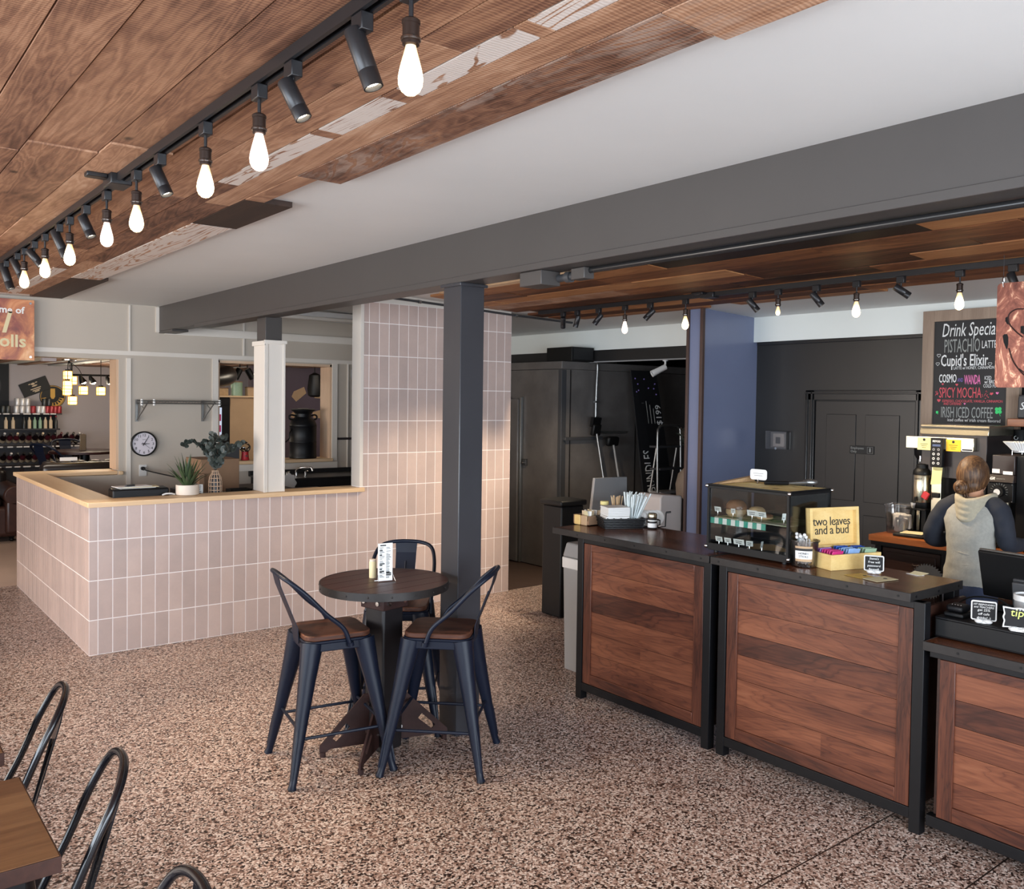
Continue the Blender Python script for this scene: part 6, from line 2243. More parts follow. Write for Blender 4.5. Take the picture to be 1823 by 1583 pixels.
# little chalkboard signs on white feet
def chalk_sign(lab, p, w, h, rz, lines, mats_, scallop=False, size=.011, lean=-.2):
    q = thing('chalk_sign', lab, 'sign', p, group='small chalkboard signs')
    R2 = Euler((0, lean, rz)).to_matrix()
    ex, ey, ez = R2 @ Vector((0, -1, 0)), R2 @ Vector((-1, 0, 0)), R2 @ Vector((0, 0, 1))
    c = Vector(p)+Vector((0, 0, .012))+ez*h/2
    if scallop:
        out = []
        for k in range(40):
            a = 2*PI*k/40
            x, y = math.cos(a), math.sin(a)
            s = 1/max(abs(x), abs(y))
            f = 1-.07*(1-math.cos(8*a))/2
            out.append((x*s*w/2*f, y*s*h/2*f))
        inn = [(a*.90, b*.88) for a, b in out]
    else:
        out = rounded_rect(w, h, .008)
        inn = rounded_rect(w-.010, h-.010, .004)
    fn = lambda a, b, d: c+ex*a+ez*b+ey*d
    MB(p).prism(out, fn, -.003, .002).build('frame', M['white_plastic'], q)
    bd = MB(p).prism(inn, fn, .002, .0028).build('slate', M['slate'], q)
    yy = h/2-.006-size*.9
    for li, (ln, ms) in enumerate(lines):
        sz = ms[1] if isinstance(ms, tuple) else size
        mt = ms[0] if isinstance(ms, tuple) else ms
        text_mesh('lettering', ln, sz, M[mt], bd, p, c+ez*yy+ey*.0034, ex, ez, .0003, 'CENTER', shear=.12)
        yy -= sz*1.18
    m = MB(p)
    for s in (-1, 1):
        m.ball(Vector(p)+ex*s*w*.18+Vector((0, 0, .010))+ey*.004, .014, 10, 8, (1, 1.2, .7))
    m.obox(Vector(p)+Vector((0, 0, .006)), (.020, w*.5, .010), Euler((0, 0, rz)).to_matrix())
    m.build('foot', M['white_plastic'], q)


chalk_sign('small chalkboard sign about free wifi in front of the bamboo tea box', Vector((3.715, 2.128, ZCN)), .086, .075, .50,
           (("Steve's", 'chalk'), ('Free wifi', 'chalk'), ('password', 'chalk'), ('freewifi', 'chalk')), None, size=.0145)

# postcards and slips of paper
def flat_card(lab, pts, mat_, z=ZCN, name='postcard', cat='card', extra=None, th=.0012):
    p = Vector((sum(a for a, b in pts)/len(pts), sum(b for a, b in pts)/len(pts), z))
    q = thing(name, lab, cat, p)
    MB(p).prism(pts, lambda a, b, d: Vector((a, b, z+d)), 0, th).build('sheet', mat_, q, smooth=False)
    if extra:
        extra(p, q)


def dot(p, q):
    MB(p).lathe(p+Vector((.02, -.01, .0013)), [(.009, 0), (.009, .0005), (.001, .0006)], 14).build('printed_emblem', M['ink'], q)


flat_card('yellow loyalty postcard at the counter edge before the chalkboard sign', [(3.575, 2.192), (3.560, 2.098), (3.640, 2.075), (3.668, 2.165)], M['card_yellow'], extra=dot)
flat_card('pale yellow postcard overlapping the other one at the counter edge', [(3.560, 2.094), (3.538, 2.010), (3.672, 1.985), (3.690, 2.06)], M['cream'], z=ZCN+.0016, extra=dot)
flat_card('white paper slip lying flat near the till end of the tall counter', [(3.847, 2.045), (3.825, 1.985), (3.862, 1.965), (3.87, 2.03)], M['white_paper'], name='paper_slip', cat='paper')
pp = Vector((3.868, 2.0, ZCN+.002))
q = thing('folded_note', 'cream folded note beside the white slip on the tall counter', 'paper', pp)
MB(pp).add([(3.85, 2.03, ZCN+.0022), (3.84, 1.97, ZCN+.0022), (3.872, 1.95, ZCN+.012), (3.878, 2.02, ZCN+.012), (3.85, 2.03, ZCN+.0012), (3.84, 1.97, ZCN+.0012), (3.872, 1.95, ZCN+.011), (3.878, 2.02, ZCN+.011)], [(0, 1, 2, 3), (7, 6, 5, 4), (0, 4, 5, 1), (1, 5, 6, 2), (2, 6, 7, 3), (3, 7, 4, 0)]).build('sheet', M['cream'], q, smooth=False)

# ------------------------------------------------------------------ till on the lower counter
ZL = .804
o = Vector((3.75, 1.45, ZL))
t = thing('cash_drawer', 'black cash drawer on the lower walnut counter', 'cash drawer', o)
MB(o).box(3.545, 3.97, 1.20, 1.755, ZL+.004, ZL+.088).build('body', M['black_plastic'], t, bevel=.004)
MB(o).box(3.540, 3.546, 1.205, 1.75, ZL+.010, ZL+.080).build('drawer_front', M['near_black'], t, bevel=.003)
MB(o).cyl((3.538, 1.36, ZL+.045), (3.541, 1.36, ZL+.045), .012, n=16).build('lock', M['alu'], t)
ZD = ZL+.0885
p = Vector((3.61, 1.695, ZD))
q = thing('card_reader', 'small black card reader on the cash drawer', 'card reader', p)
MB(p).box(3.575, 3.665, 1.655, 1.735, ZD, ZD+.018).build('dock', M['near_black'], q, bevel=.006, segs=3)
MB(p).box(3.580, 3.66, 1.660, 1.730, ZD+.019, ZD+.048).build('reader', M['black_plastic'], q, bevel=.012, segs=4)
for k in range(4):
    MB(p).ball((3.60, 1.675+.012*k, ZD+.048), .0022, 8, 6).build('indicator', M['chrome'], q)
p = Vector((3.70, 1.70, ZD))
q = tag(MB(p).tube(smooth_path([(3.665, 1.70, ZD+.02), (3.72, 1.74, ZD+.03), (3.80, 1.72, ZD+.05), (3.86, 1.64, ZD+.045), (3.87, 1.58, ZD+.01)], 5), .004, 6).build('reader_cable', M['near_black']), 'black cable looping from the card reader to the till', 'cable')
chalk_sign('small chalkboard sign about a discount for first responders and teachers', Vector((3.575, 1.573, ZD)), .092, .082, .42,
           (('1ST RESPONDERS', ('chalk', .0098)), ('and TEACHERS', ('chalk', .011)), ('get 25%', ('chalk', .014)), ('off cafe', ('chalk', .014)), ('drinks! :)', ('chalk', .014))), None, size=.0125)
chalk_sign('scallop-edged chalkboard tips sign on the cash drawer at the frame edge', Vector((3.555, 1.43, ZD)), .115, .085, .38, (('* * *', ('chalk', .016)), ('tips', ('chalk_yellow', .044))), None, scallop=True)
p = Vector((3.69, 1.45, ZD))
q = thing('tip_jar', 'grey canister with a white rim behind the tips sign', 'jar', p)
MB(p).lathe(p, [(.050, 0), (.053, .004), (.053, .115)], 28).build('body', M['grey_plastic'], q)
MB(p).lathe(p, [(.054, .098), (.056, .10), (.056, .122), (.050, .122), (.050, .11)], 28, caps=False).build('rim', M['white_plastic'], q)
# till screen seen from behind
p = Vector((3.93, 1.60, ZD))
q = thing('till_screen', 'black till screen on a stand, seen from behind, on the cash drawer', 'till', p)
Rm = Euler((0, math.radians(-16), math.radians(-4))).to_matrix()
c = Vector((3.985, 1.575, ZD+.125))
MB(p).obox(c, (.022, .40, .215), Rm).build('screen_back', M['near_black'], q, bevel=.006, segs=3)
MB(p).obox(c+Rm @ Vector((.010, 0, .1085)), (.014, .40, .004), Rm).build('screen_rim', M['alu'], q, bevel=.001)
MB(p).obox(c+Rm @ Vector((.0115, 0, 0)), (.002, .385, .20), Rm).build('display', M['screen'], q, smooth=False)
MB(p).obox(c+Rm @ Vector((-.016, .01, -.015)), (.014, .085, .038), Rm).build('hinge_plate', M['dark_grey'], q, bevel=.004)
MB(p).obox(c+Rm @ Vector((-.022, .01, -.015)), (.004, .07, .014), Rm).build('logo_recess', M['near_black'], q, bevel=.001)
MB(p).obox((3.955, 1.59, ZD+.06), (.022, .062, .11), (0, math.radians(-8), 0)).build('stand', M['dark_grey'], q, bevel=.005)
MB(p).obox((3.90, 1.59, ZD+.006), (.13, .15, .010)).build('stand_base', M['near_black'], q, bevel=.004)

# ------------------------------------------------------------------ walk-in cooler and the dark corridor
CX_, CY_ = 5.86, 6.83
o = Vector((6.9, 7.9, 0))
t = thing('walk_in_cooler', 'large dark metal walk-in cooler behind the tiled wall', 'cooler', o)
bd = MB(o).box(CX_, 8.3, CY_, 8.92, .012, 2.08).build('body', M['cooler'], t, bevel=.006)
MB(o).box(CX_-.006, 8.3, CY_-.006, 8.93, 2.082, 2.16).build('top_band', M['cooler'], t, bevel=.004)
for x in (CX_+.11, 6.92):
    MB(o).box(x, x+.012, CY_-.006, CY_-.0005, .02, 2.075).build('seam_strip', M['steel_edge'], bd)
MB(o).box(CX_-.004, 5.92, CY_-.004, CY_+.05, .012, 2.075).build('corner_trim', M['dark_grey'], bd, bevel=.003)
d = MB(o).box(CX_-.05, CX_-.002, 7.49, 8.70, .015, 1.77).build('door', M['cooler'], t, bevel=.010)
MB(o).box(CX_-.035, CX_-.002, 7.455, 7.486, .015, 1.79).build('door_gasket', M['alu'], t, bevel=.003)
h = MB(o).box(CX_-.03, CX_-.0005, 7.37, 7.43, 1.06, 1.13).build('latch', M['dark_grey'], t, bevel=.006)
MB(o).cyl((CX_-.03, 7.40, 1.09), (CX_-.06, 7.40, 1.09), .012, n=14).build('latch_knob', M['chrome'], h)
MB(o).box(CX_-.06, CX_-.03, 7.66, 7.75, 1.70, 1.79).build('hinge', M['alu'], d, bevel=.005)
MB(o).box(CX_+.01, 8.28, CY_+.01, 8.9, 0, .012).build('base', M['near_black'], t)
t = thing('wall_ledge', 'narrow grey ledge across the corridor side of the walk-in cooler', 'ledge', (6.14, CY_, 1.36))
o = Vector((6.14, CY_, 1.36))
MB(o).box(CX_+.02, 6.405, CY_-.045, CY_-.0065, 1.352, 1.385).build('ledge_bar', M['dark_grey'], t, bevel=.003)
o = Vector((6.3, CY_-.03, 1.8))
t = thing('bent_conduit', 'grey conduit pipe bending down the corridor side of the cooler', 'pipe', o)
MB(o).tube(smooth_path([(6.30, CY_-.03, 2.17), (6.325, CY_-.03, 2.12), (6.315, CY_-.03, 1.9), (6.31, CY_-.03, 1.55), (6.33, CY_-.03, 1.46), (6.40, CY_-.03, 1.43), (6.75, CY_-.03, 1.425)], 6), .014, 10).build('pipe', M['alu'], t)
MB(o).box(6.29, 6.34, CY_-.045, CY_-.0065, 1.74, 1.76).build('strap', M['alu'], t)
o = Vector((6.07, 6.951, 2.161))
t = thing('black_speaker_box', 'black box standing on top of the walk-in cooler', 'box', o)
ang = math.radians(-4)
MB(o).box(5.92, 6.225, 6.750, 7.152, 2.1615, 2.308).build('cabinet', M['near_black'], t, bevel=.005)
MB(o).box(5.94, 6.205, 6.744, 6.749, 2.18, 2.293).build('grille', M['black_matte'], t)
o = Vector((6.2, 5.82, 2.15))
t = thing('security_camera', 'white bullet security camera hanging under the dark header', 'camera', o)
MB(o).cyl((6.30, 5.82, 2.164), (6.30, 5.82, 2.150), .026, n=18).build('mount', M['white_plastic'], t)
MB(o).tube([(6.30, 5.82, 2.15), (6.30, 5.82, 2.12), (6.28, 5.83, 2.09)], .011, 10).build('arm', M['white_plastic'], t)
d = Vector((-.72, .38, -.42)).normalized()
q = d.to_track_quat('Z', 'Y').to_matrix()
MB(o).lathe(Vector((6.285, 5.83, 2.085)), [(.022, -.03), (.028, -.025), (.030, .09), (.032, .10), (.032, .13), (.026, .128), (.025, .115)], 20, q).build('housing', M['white_plastic'], t)
MB(o).lathe(Vector((6.285, 5.83, 2.085))+d*.116, [(.025, 0), (.001, .001)], 20, q).build('lens', M['near_black'], t)

# tall chalkboard leaning in the corridor, ladder, tools, planter, bins
A_, B_, C_, D_ = (6.6467, 6.4500, 2.0823), (6.9344, 6.4000, 2.0790), (6.3844, 6.1000, 0.6982), (6.7011, 6.0500, 0.6653)
o = Vector((6.8, 6.3, 0))
t = thing('tall_chalkboard', 'tall narrow black chalkboard with sideways lettering leaning in the corridor', 'chalkboard', o)
tl, tr = Vector(A_), Vector(B_)
bl, br = Vector((6.60, 6.25, .012)), Vector((7.03, 6.2, .012))
tl, tr = Vector((6.62, 6.62, 2.085)), Vector((6.98, 6.60, 2.085))
nrm = (tr-tl).cross(bl-tl).normalized()
m = MB(o)
m.add([bl, br, tr, tl, bl+nrm*-.02, br+nrm*-.02, tr+nrm*-.02, tl+nrm*-.02], [(0, 1, 2, 3), (7, 6, 5, 4), (0, 4, 5, 1), (1, 5, 6, 2), (2, 6, 7, 3), (3, 7, 4, 0)])
bdv = m.build('board', M['slate'], t, smooth=False)
front = nrm if nrm.y < 0 else -nrm
upv = ((tl+tr)/2-(bl+br)/2).normalized()
rtv = (tr-tl).normalized()
def on_board(u, v):
    return bl.lerp(br, u).lerp(tl.lerp(tr, u), v)+front*(.0025 if nrm.y < 0 else .0225)
text_mesh('lettering', 'BUNDLES', .17, M['chalk'], bdv, o, on_board(.42, .385), upv, -rtv, .0006, xs=.62)
text_mesh('lettering', 'Bundle and', .055, M['chalk'], bdv, o, on_board(.36, .73), upv, -rtv, .0006, xs=.9)
text_mesh('lettering', '$199', .11, M['chalk'], bdv, o, on_board(.95, .72), upv, -rtv, .0006)
for k in range(3):
    p = on_board(.44+.12*k, .73)
    MB(o).tube([p, p+upv*(.24-.04*k)], .003, 4).build('chalk_line', M['chalk_dim'], bdv)
rnd = random.Random(40)
for k in range(9):
    MB(o).ball(on_board(rnd.uniform(.1, .9), rnd.uniform(.86, .97)), .009, 6, 4).build('chalk_dot', M['chalk_violet'], bdv)

o = Vector((6.6, 5.9, 0))
t = thing('step_ladder', 'folding step ladder with a silver tube handle in front of the tall chalkboard', 'ladder', o)
m = MB(o)
L0, R0 = 6.425, 6.76
fr = smooth_path([(L0-.02, 5.95, .02), (L0-.005, 6.0, .8), (L0, 6.02, 1.40), (L0+.03, 6.03, 1.50), (L0+.09, 6.03, 1.525), (R0-.07, 6.03, 1.525), (R0-.015, 6.03, 1.50), (R0, 6.02, 1.42), (R0+.005, 6.0, .8), (R0+.02, 5.95, .02)], 5)
m.tube(fr, .013, 10)
m.build('front_frame', M['alu'], t)
m = MB(o)
for s in (L0+.02, R0-.02):
    m.tube([(s, 6.05, 1.30), (s, 6.28, .02)], .011, 8)
m.tube([(L0+.02, 6.18, .6), (R0-.02, 6.18, .6)], .008, 8)
m.build('rear_frame', M['alu'], t)
for k, z in enumerate((.30, .56, .845, 1.08, 1.30)):
    MB(o).box(L0+.008, R0-.008, 5.93+.02*k, 6.10+.01*k, z, z+.022).build('step', M['dark_grey'] if k != 2 else M['grey_plastic'], t, bevel=.004)
o = Vector((6.20, 6.45, 0))
t = thing('push_broom', 'dark broom leaning head-up against the cooler beside the tall chalkboard', 'broom', o)
MB(o).cyl((6.28, 6.40, .012), (6.235, 6.70, 1.42), .012, n=10).build('handle', M['alu'], t)
MB(o).obox((6.232, 6.71, 1.46), (.11, .05, .12), (.2, 0, 0)).build('head', M['near_black'], t, bevel=.012)
for k in range(6):
    MB(o).obox((6.185+.019*k, 6.715, 1.54), (.016, .04, .10), (.2, 0, .03*k)).build('bristle_tuft', M['near_black'], t)
o = Vector((6.38, 6.40, 0))
t = thing('dust_mop', 'second dark pole-handled mop leaning beside the broom in the corridor', 'mop', o)
MB(o).cyl((6.46, 6.36, .012), (6.44, 6.66, 1.30), .011, n=10).build('handle', M['grey_plastic'], t)
MB(o).obox((6.44, 6.68, 1.34), (.16, .06, .10), (.2, 0, 0)).build('head', M['near_black'], t, bevel=.02)
o = Vector((6.42, 5.55, 0))
t = thing('floor_vase', 'tan round vase with dark branches beside the partition', 'vase', o)
MB(o).lathe(o, [(.08, .70), (.11, .72), (.155, .86), (.165, .98), (.14, 1.08), (.09, 1.13), (.075, 1.15), (.065, 1.15), (.07, 1.12)], 28).build('vase', M['stone'], t)
MB(o).box(6.24, 6.60, 5.38, 5.72, 0, .699).build('plinth', M['near_black'], t, bevel=.004)
rnd = random.Random(22)
br = MB(o)
lf = MB(o)
for i in range(14):
    a = 2*PI*i/14
    p0 = o+Vector((0, 0, 1.13))
    p1 = p0+Vector((math.cos(a)*.06, math.sin(a)*.06, .18))
    p2 = p0+Vector((math.cos(a)*rnd.uniform(.08, .17), math.sin(a)*.14, rnd.uniform(.30, .46)))
    br.tube(smooth_path([p0, p1, p2], 4), .003, 5)
    for k in range(12):
        p = p1.lerp(p2, k/11)
        dd = Vector((rnd.uniform(-1, 1), rnd.uniform(-1, 1), rnd.uniform(0, .8))).normalized()
        ss = dd.orthogonal().normalized()
        lf.add([p, p+dd*.03+ss*.008, p+dd*.07, p+dd*.03-ss*.008, p+dd*.03+dd.cross(ss)*.003], [(0, 1, 2, 4), (0, 4, 2, 3)])
br.build('branches', M['stem'], t)
lf.build('needles', M['fern'], t, smooth=False)
o = Vector((5.45, 5.05, 0))
t = thing('white_bin', 'tall off-white bin with a rounded top edge behind the counter', 'bin', o)
MB(o).prism([(5.325, 0), (5.60, 0), (5.60, .975), (5.355, .995), (5.33, .97)], lambda a, b, d: Vector((a, d, b)), 4.95, 5.22).build('body', M['bin_white'], t, bevel=.012)
MB(o).box(5.603, 5.70, 4.98, 5.20, .002, .94).build('side_panel', M['grey_plastic'], t, bevel=.004)
o = Vector((5.36, 5.75, 0))
t = thing('grey_panel_board', 'plain grey tapered panel standing behind the napkin tray', 'panel', o)
MB(o).prism([(5.06, 0), (5.62, 0), (5.59, 1.085), (5.20, 1.09)], lambda a, b, d: Vector((a, d, b)), 5.60, 5.63).build('panel', M['grey_plastic'], t, bevel=.004)
o = Vector((4.68, 5.45, 0))
t = thing('black_trash_can', 'black square trash can in the passage behind the counter end', 'trash can', o)
MB(o).obox((4.72, 5.46, .455), (.24, .24, .90), (0, 0, 0)).build('body', M['near_black'], t, bevel=.012)
MB(o).obox((4.72, 5.46, .929), (.28, .28, .045)).build('lid', M['near_black'], t, bevel=.012)
o = Vector((3.825, 4.16, 0))
t = thing('grey_trash_can', 'slim pale grey trash can with a liner behind the counter end', 'trash can', o)
m = MB(o)
m.prism(rounded_rect(.135, .24, .03), lambda a, b, d: Vector((3.83+a*(.86+.14*d/.7), 4.24+b*(.86+.14*d/.7), d)), .002, .69)
m.build('body', M['grey_plastic'], t)
MB(o).prism(rounded_rect(.148, .25, .03), lambda a, b, d: Vector((3.83+a, 4.24+b, d)), .665, .735).build('liner_fold', M['white_plastic'], t, bevel=.006)
MB(o).prism(rounded_rect(.142, .245, .03), lambda a, b, d: Vector((3.83+a*(1 if d < .80 else .8), 4.24+b*(1 if d < .80 else .8), d)), .737, .83).build('lid', M['grey_plastic'], t, bevel=.01)

# ------------------------------------------------------------------ service side: wall fittings
o = Vector((XB+.05, 4.49, 1.45))
t = thing('guarded_thermostat', 'white thermostat inside a clear guard box on the black wall', 'thermostat', o)
MB(o).box(XB+.030, XB+.049, 4.40, 4.575, 1.385, 1.515).build('backplate', M['grey_plastic'], t, bevel=.003)
MB(o).box(XB+.012, XB+.030, 4.43, 4.54, 1.395, 1.505).build('thermostat', M['white_plastic'], t, bevel=.005)
MB(o).box(XB+.008, XB+.012, 4.465, 4.51, 1.42, 1.475).build('display', M['dark_grey'], t, bevel=.002)
MB(o).box(XB-.02, XB-.016, 4.385, 4.59, 1.375, 1.525).box(XB-.016, XB+.049, 4.385, 4.389, 1.375, 1.525).box(XB-.016, XB+.049, 4.586, 4.59, 1.375, 1.525).box(XB-.016, XB+.049, 4.389, 4.586, 1.521, 1.525).build('clear_guard', M['clear_plastic'], t, smooth=False)
MB(o).cyl((XB-.022, 4.487, 1.380), (XB-.015, 4.487, 1.380), .010, n=12).build('lock', M['chrome'], t)
o = Vector((XB+.03, 3.72, 1.405))
t = thing('door_sign', 'small black Employees Only plate on the staff door', 'sign', o)
pl_ = MB(o).box(XB+.0225, XB+.0275, 3.617, 3.825, 1.374, 1.438).build('plate', M['ink'], t, bevel=.002)
text_mesh('lettering', 'Employees', .026, M['chalk_dim'], pl_, o, (XB+.022, 3.815, 1.411), (0, -1, 0), (0, 0, 1), .0004)
text_mesh('lettering', 'Only', .026, M['chalk_dim'], pl_, o, (XB+.022, 3.815, 1.384), (0, -1, 0), (0, 0, 1), .0004)
m = MB(o)
m.tube([(XB+.0222, 3.672, 1.382), (XB+.0222, 3.628, 1.382), (XB+.0222, 3.628, 1.430), (XB+.0222, 3.672, 1.430)], .0014, 5, closed=True)
m.ball((XB+.0222, 3.650, 1.423), .0045, 8, 6)
m.obox((XB+.0222, 3.650, 1.405), (.002, .012, .026))
m.build('figure_pictogram', M['chalk_dim'], pl_)

# specials chalkboard
o = Vector((6.2, 2.91, 2.0))
t = thing('specials_chalkboard', 'large framed drink specials chalkboard with hand lettering behind the coffee brewer', 'chalkboard', o)
XF = 6.19
yl, yr, zt_, zb_ = 3.212, 2.5367, 2.437, 1.45
fw_ = .083
for nm, bx in (('frame_side', (yl-fw_, yl, zb_, zt_)), ('frame_side', (yr, yr+fw_, zb_, zt_)), ('frame_rail', (yr+fw_, yl-fw_, zt_-fw_*.95, zt_)), ('frame_rail', (yr+fw_, yl-fw_, zb_, zb_+fw_*.95))):
    MB(o).box(XF, XF+.045, *bx).build(nm, M['board_frame'], t, bevel=.002)
sl = MB(o).box(XF+.014, XF+.03, yr+fw_, yl-fw_, zb_+fw_*.95, zt_-fw_*.95).build('slate', M['slate'], t, smooth=False)


def chalk(body, p, right_y, size, mt, shear=0.0, bold=.0, parent=None):
    """fit a line of lettering between p (a point on the slate) and the world y of its right end"""
    ob = text_mesh('lettering', body, size, M[mt], parent or sl, o, (XF+.0132, p[1], p[2]), (0, -1, 0), (0, 0, 1), .0004, shear=shear, bold=bold)
    me = ob.data
    ysv = [v.co.y for v in me.vertices]
    w = max(ysv)-min(ysv)
    k = (p[1]-right_y)/w
    y0 = p[1]-o.y
    for v in me.vertices:
        v.co.y = y0+(v.co.y-y0)*k
    return ob


def heart(p, r, mt, fill=True):
    pts = []
    for k in range(24):
        a = 2*PI*k/24
        pts.append((16*math.sin(a)**3/16*r, (13*math.cos(a)-5*math.cos(2*a)-2*math.cos(3*a)-math.cos(4*a))/16*r))
    fn = lambda a, b, d: Vector((XF+.0134-d, p[1]-a, p[2]+b))
    if fill:
        MB(o).prism(pts, fn, 0, .0006).build('chalk_heart', M[mt], sl, smooth=False)
    else:
        MB(o).tube([fn(a, b, 0) for a, b in pts], .0013, 5, closed=True).build('chalk_heart', M[mt], sl)


chalk('Drink Specials', (6.2000, 3.0778, 2.2484), 2.6676, .135, 'chalk', shear=.2)
chalk('PISTACHIO', (6.2000, 3.0584, 2.1358), 2.8105, .135, 'chalk_dim')
chalk('LATTE', (6.2000, 2.7961, 2.1580), 2.6987, .075, 'chalk')
chalk("Cupid's Elixir", (6.2000, 3.0801, 2.0404), 2.7512, .115, 'chalk', bold=.0012)
chalk('LATTE w/ HONEY, CINNAMON +', (6.2000, 2.9866, 2.0147), 2.6904, .030, 'chalk')
chalk('COSMO', (6.2000, 3.0891, 1.9243), 2.9643, .082, 'chalk', bold=.0012)
chalk('AND', (6.2000, 2.9563, 1.9273), 2.9169, .040, 'chalk_violet')
chalk('WANDA', (6.2000, 2.9086, 1.9112), 2.7967, .092, 'chalk_pink', bold=.001)
chalk('ICED', (6.2000, 2.7710, 1.9413), 2.7259, .036, 'chalk')
chalk('w/ BRO', (6.2000, 2.7702, 1.9143), 2.6954, .036, 'chalk')
chalk('COLD FO', (6.2000, 2.7770, 1.8873), 2.6909, .034, 'chalk')
chalk('SPICY MOCHA', (6.2000, 3.0861, 1.8159), 2.7904, .105, 'chalk_red')
chalk('ESPRESSO, CHOCOLATE, VANILLA, CINNAMON', (6.2000, 3.0607, 1.7840), 2.6475, .026, 'chalk_red')
chalk('AND CAYENNE!', (6.2000, 3.0520, 1.7641), 2.9242, .026, 'chalk_red')
chalk('IRISH ICED COFFEE', (6.2000, 3.0699, 1.6756), 2.7112, .110, 'chalk_dim')
chalk('iced coffee w/ irish cream flavored', (6.2000, 3.0205, 1.6488), 2.6585, .032, 'chalk')
for (p, r, mt, f) in (((6.2000, 3.0945, 2.1170), .013, 'chalk', False), ((6.2000, 3.1010, 2.0570), .013, 'chalk', False), ((6.2000, 2.7364, 2.0484), .013, 'chalk', False), ((6.2000, 3.0602, 1.9121), .008, 'chalk_red', True), ((6.2000, 2.9597, 1.9075), .010, 'chalk_red', True), ((6.2000, 3.0855, 1.7958), .013, 'chalk_red', True), ((6.2000, 2.7194, 1.8449), .011, 'chalk_red', True), ((6.2000, 2.6824, 1.8488), .010, 'chalk_pink', True), ((6.2000, 2.9009, 1.7738), .007, 'chalk_pink', True)):
    heart(p, r, mt, f)
for p, r in ((Vector((6.2000, 2.6717, 1.7306)), .020), (Vector((6.2000, 3.0955, 1.7112)), .008)):
    for k in range(4):
        a = PI/4+k*PI/2+.1
        q = Vector((XF+.0125, p.y-math.cos(a)*r*.75, p.z+math.sin(a)*r*.75))
        MB(o).ball(q, r*.62, 10, 6, (.04, 1, 1)).build('chalk_clover', M['chalk_green'], sl)
    MB(o).tube([(XF+.0132, p.y, p.z), (XF+.0132, p.y-r*.7, p.z-r*1.9)], .0018, 5).build('chalk_clover_stem', M['chalk_green'], sl)
rnd = random.Random(50)
for i in range(26):
    c = Vector((6.2000, 2.7567, 1.8371)) if i < 16 else Vector((6.2000, 3.1032, 1.8399))
    a = rnd.uniform(0, 2*PI)
    r = rnd.uniform(.004, .024)
    q = Vector((XF+.0132, c.y+math.cos(a)*r*(1 if i < 16 else .45), c.z+math.sin(a)*r*1.3))
    MB(o).tube([q, q+Vector((0, rnd.uniform(-.012, .012), rnd.uniform(-.012, .012)))], .0016, 4).build('chalk_flourish', M['chalk_red'], sl)
for q in ((1674,606), (1679,604), (1684,603), (1677,611)):
    pass

# shelf beyond the board with boxed goods and cups
o = Vector((6.17, 2.3, 1.65))
t = thing('wall_shelf', 'thick warm wooden wall shelf at the frame edge right of the chalkboard', 'shelf', o)
MB(o).box(6.04, 6.188, 1.8, 2.545, 1.628, 1.68).build('board', M['bench_wood'], t, bevel=.004)
for y in (2.0, 2.4):
    MB(o).box(6.10, 6.188, y, y+.02, 1.56, 1.627).build('bracket', M['steel_blk'], t)
o = Vector((6.15, 2.47, 1.681))
t = thing('coffee_bag', 'black coffee bag with white script on the wooden wall shelf', 'bag', o)
bg_ = MB(o).prism([(-.055, 0), (.06, 0), (.056, .13), (.05, .155), (-.048, .155), (-.052, .13)], lambda a, b, d: Vector((d, 2.455-a, 1.681+b)), 6.10, 6.17).build('bag', M['dark_grey'], t, bevel=.010)
text_mesh('lettering', 'St', .07, M['chalk'], bg_, o, (6.0985, 2.495, 1.74), (0, -1, 0), (0, 0, 1), .0004, shear=.25)
o = Vector((6.14, 2.49, 1.50))
t = thing('hanging_cup', 'black cup with a white line emblem under the wooden wall shelf', 'cup', o)
MB(o).lathe((6.14, 2.50, 1.525), [(.036, 0), (.048, .078), (.050, .082), (.044, .08), (.032, .006)], 22, caps=False).build('cup', M['near_black'], t)
MB(o).lathe((6.14, 2.50, 1.525), [(.001, .001), (.036, 0)], 22, caps=False).build('cup_bottom', M['near_black'], t)
MB(o).tube([(6.10, 2.51+.012*math.cos(2*PI*k/14), 1.553+.012*math.sin(2*PI*k/14)) for k in range(14)], .0012, 5, closed=True).build('emblem', M['chalk'], t)
o = Vector((6.16, 2.3, 1.50))
t = thing('cup_shelf', 'black narrow shelf under the cups at the frame edge', 'shelf', o)
MB(o).box(6.06, 6.188, 1.8, 2.56, 1.505, 1.523).build('board', M['near_black'], t, bevel=.003)

# etched copper panel hanging at the frame edge
o = Vector((4.75, 1.80, 2.1))
t = thing('copper_sign', 'etched copper panel with dark cut-outs hanging at the frame edge', 'sign', o)
py0 = 2.069
pn = MB(o).prism([(a-.29, b) for a, b in rounded_rect(.58, .54, .02)], lambda a, b, d: Vector((4.75+d, py0+a, 2.125+b)), 0, .004).build('panel', M['copper'], t)
def drop(pts):
    MB(o).prism(pts, lambda a, b, d: Vector((4.7495-d, a, b)), 0, .001).build('cut_out', M['hole'], pn, smooth=False)
def poly_px(l):
    return [(p[1], p[2]) for p in l]
drop(poly_px([(4.7500, 2.0239, 2.2146), (4.7500, 2.0157, 2.2199), (4.7500, 2.0073, 2.2193), (4.7500, 2.0062, 2.1789), (4.7500, 2.0146, 2.1822), (4.7500, 2.0234, 2.1972)]))
drop(poly_px([(4.7500, 2.0353, 2.1225), (4.7500, 2.0271, 2.1308), (4.7500, 2.0132, 2.1301), (4.7500, 2.0072, 2.1154), (4.7500, 2.0062, 2.0806), (4.7500, 2.0109, 2.0519), (4.7500, 2.0167, 2.0579), (4.7500, 2.0287, 2.0874)]))
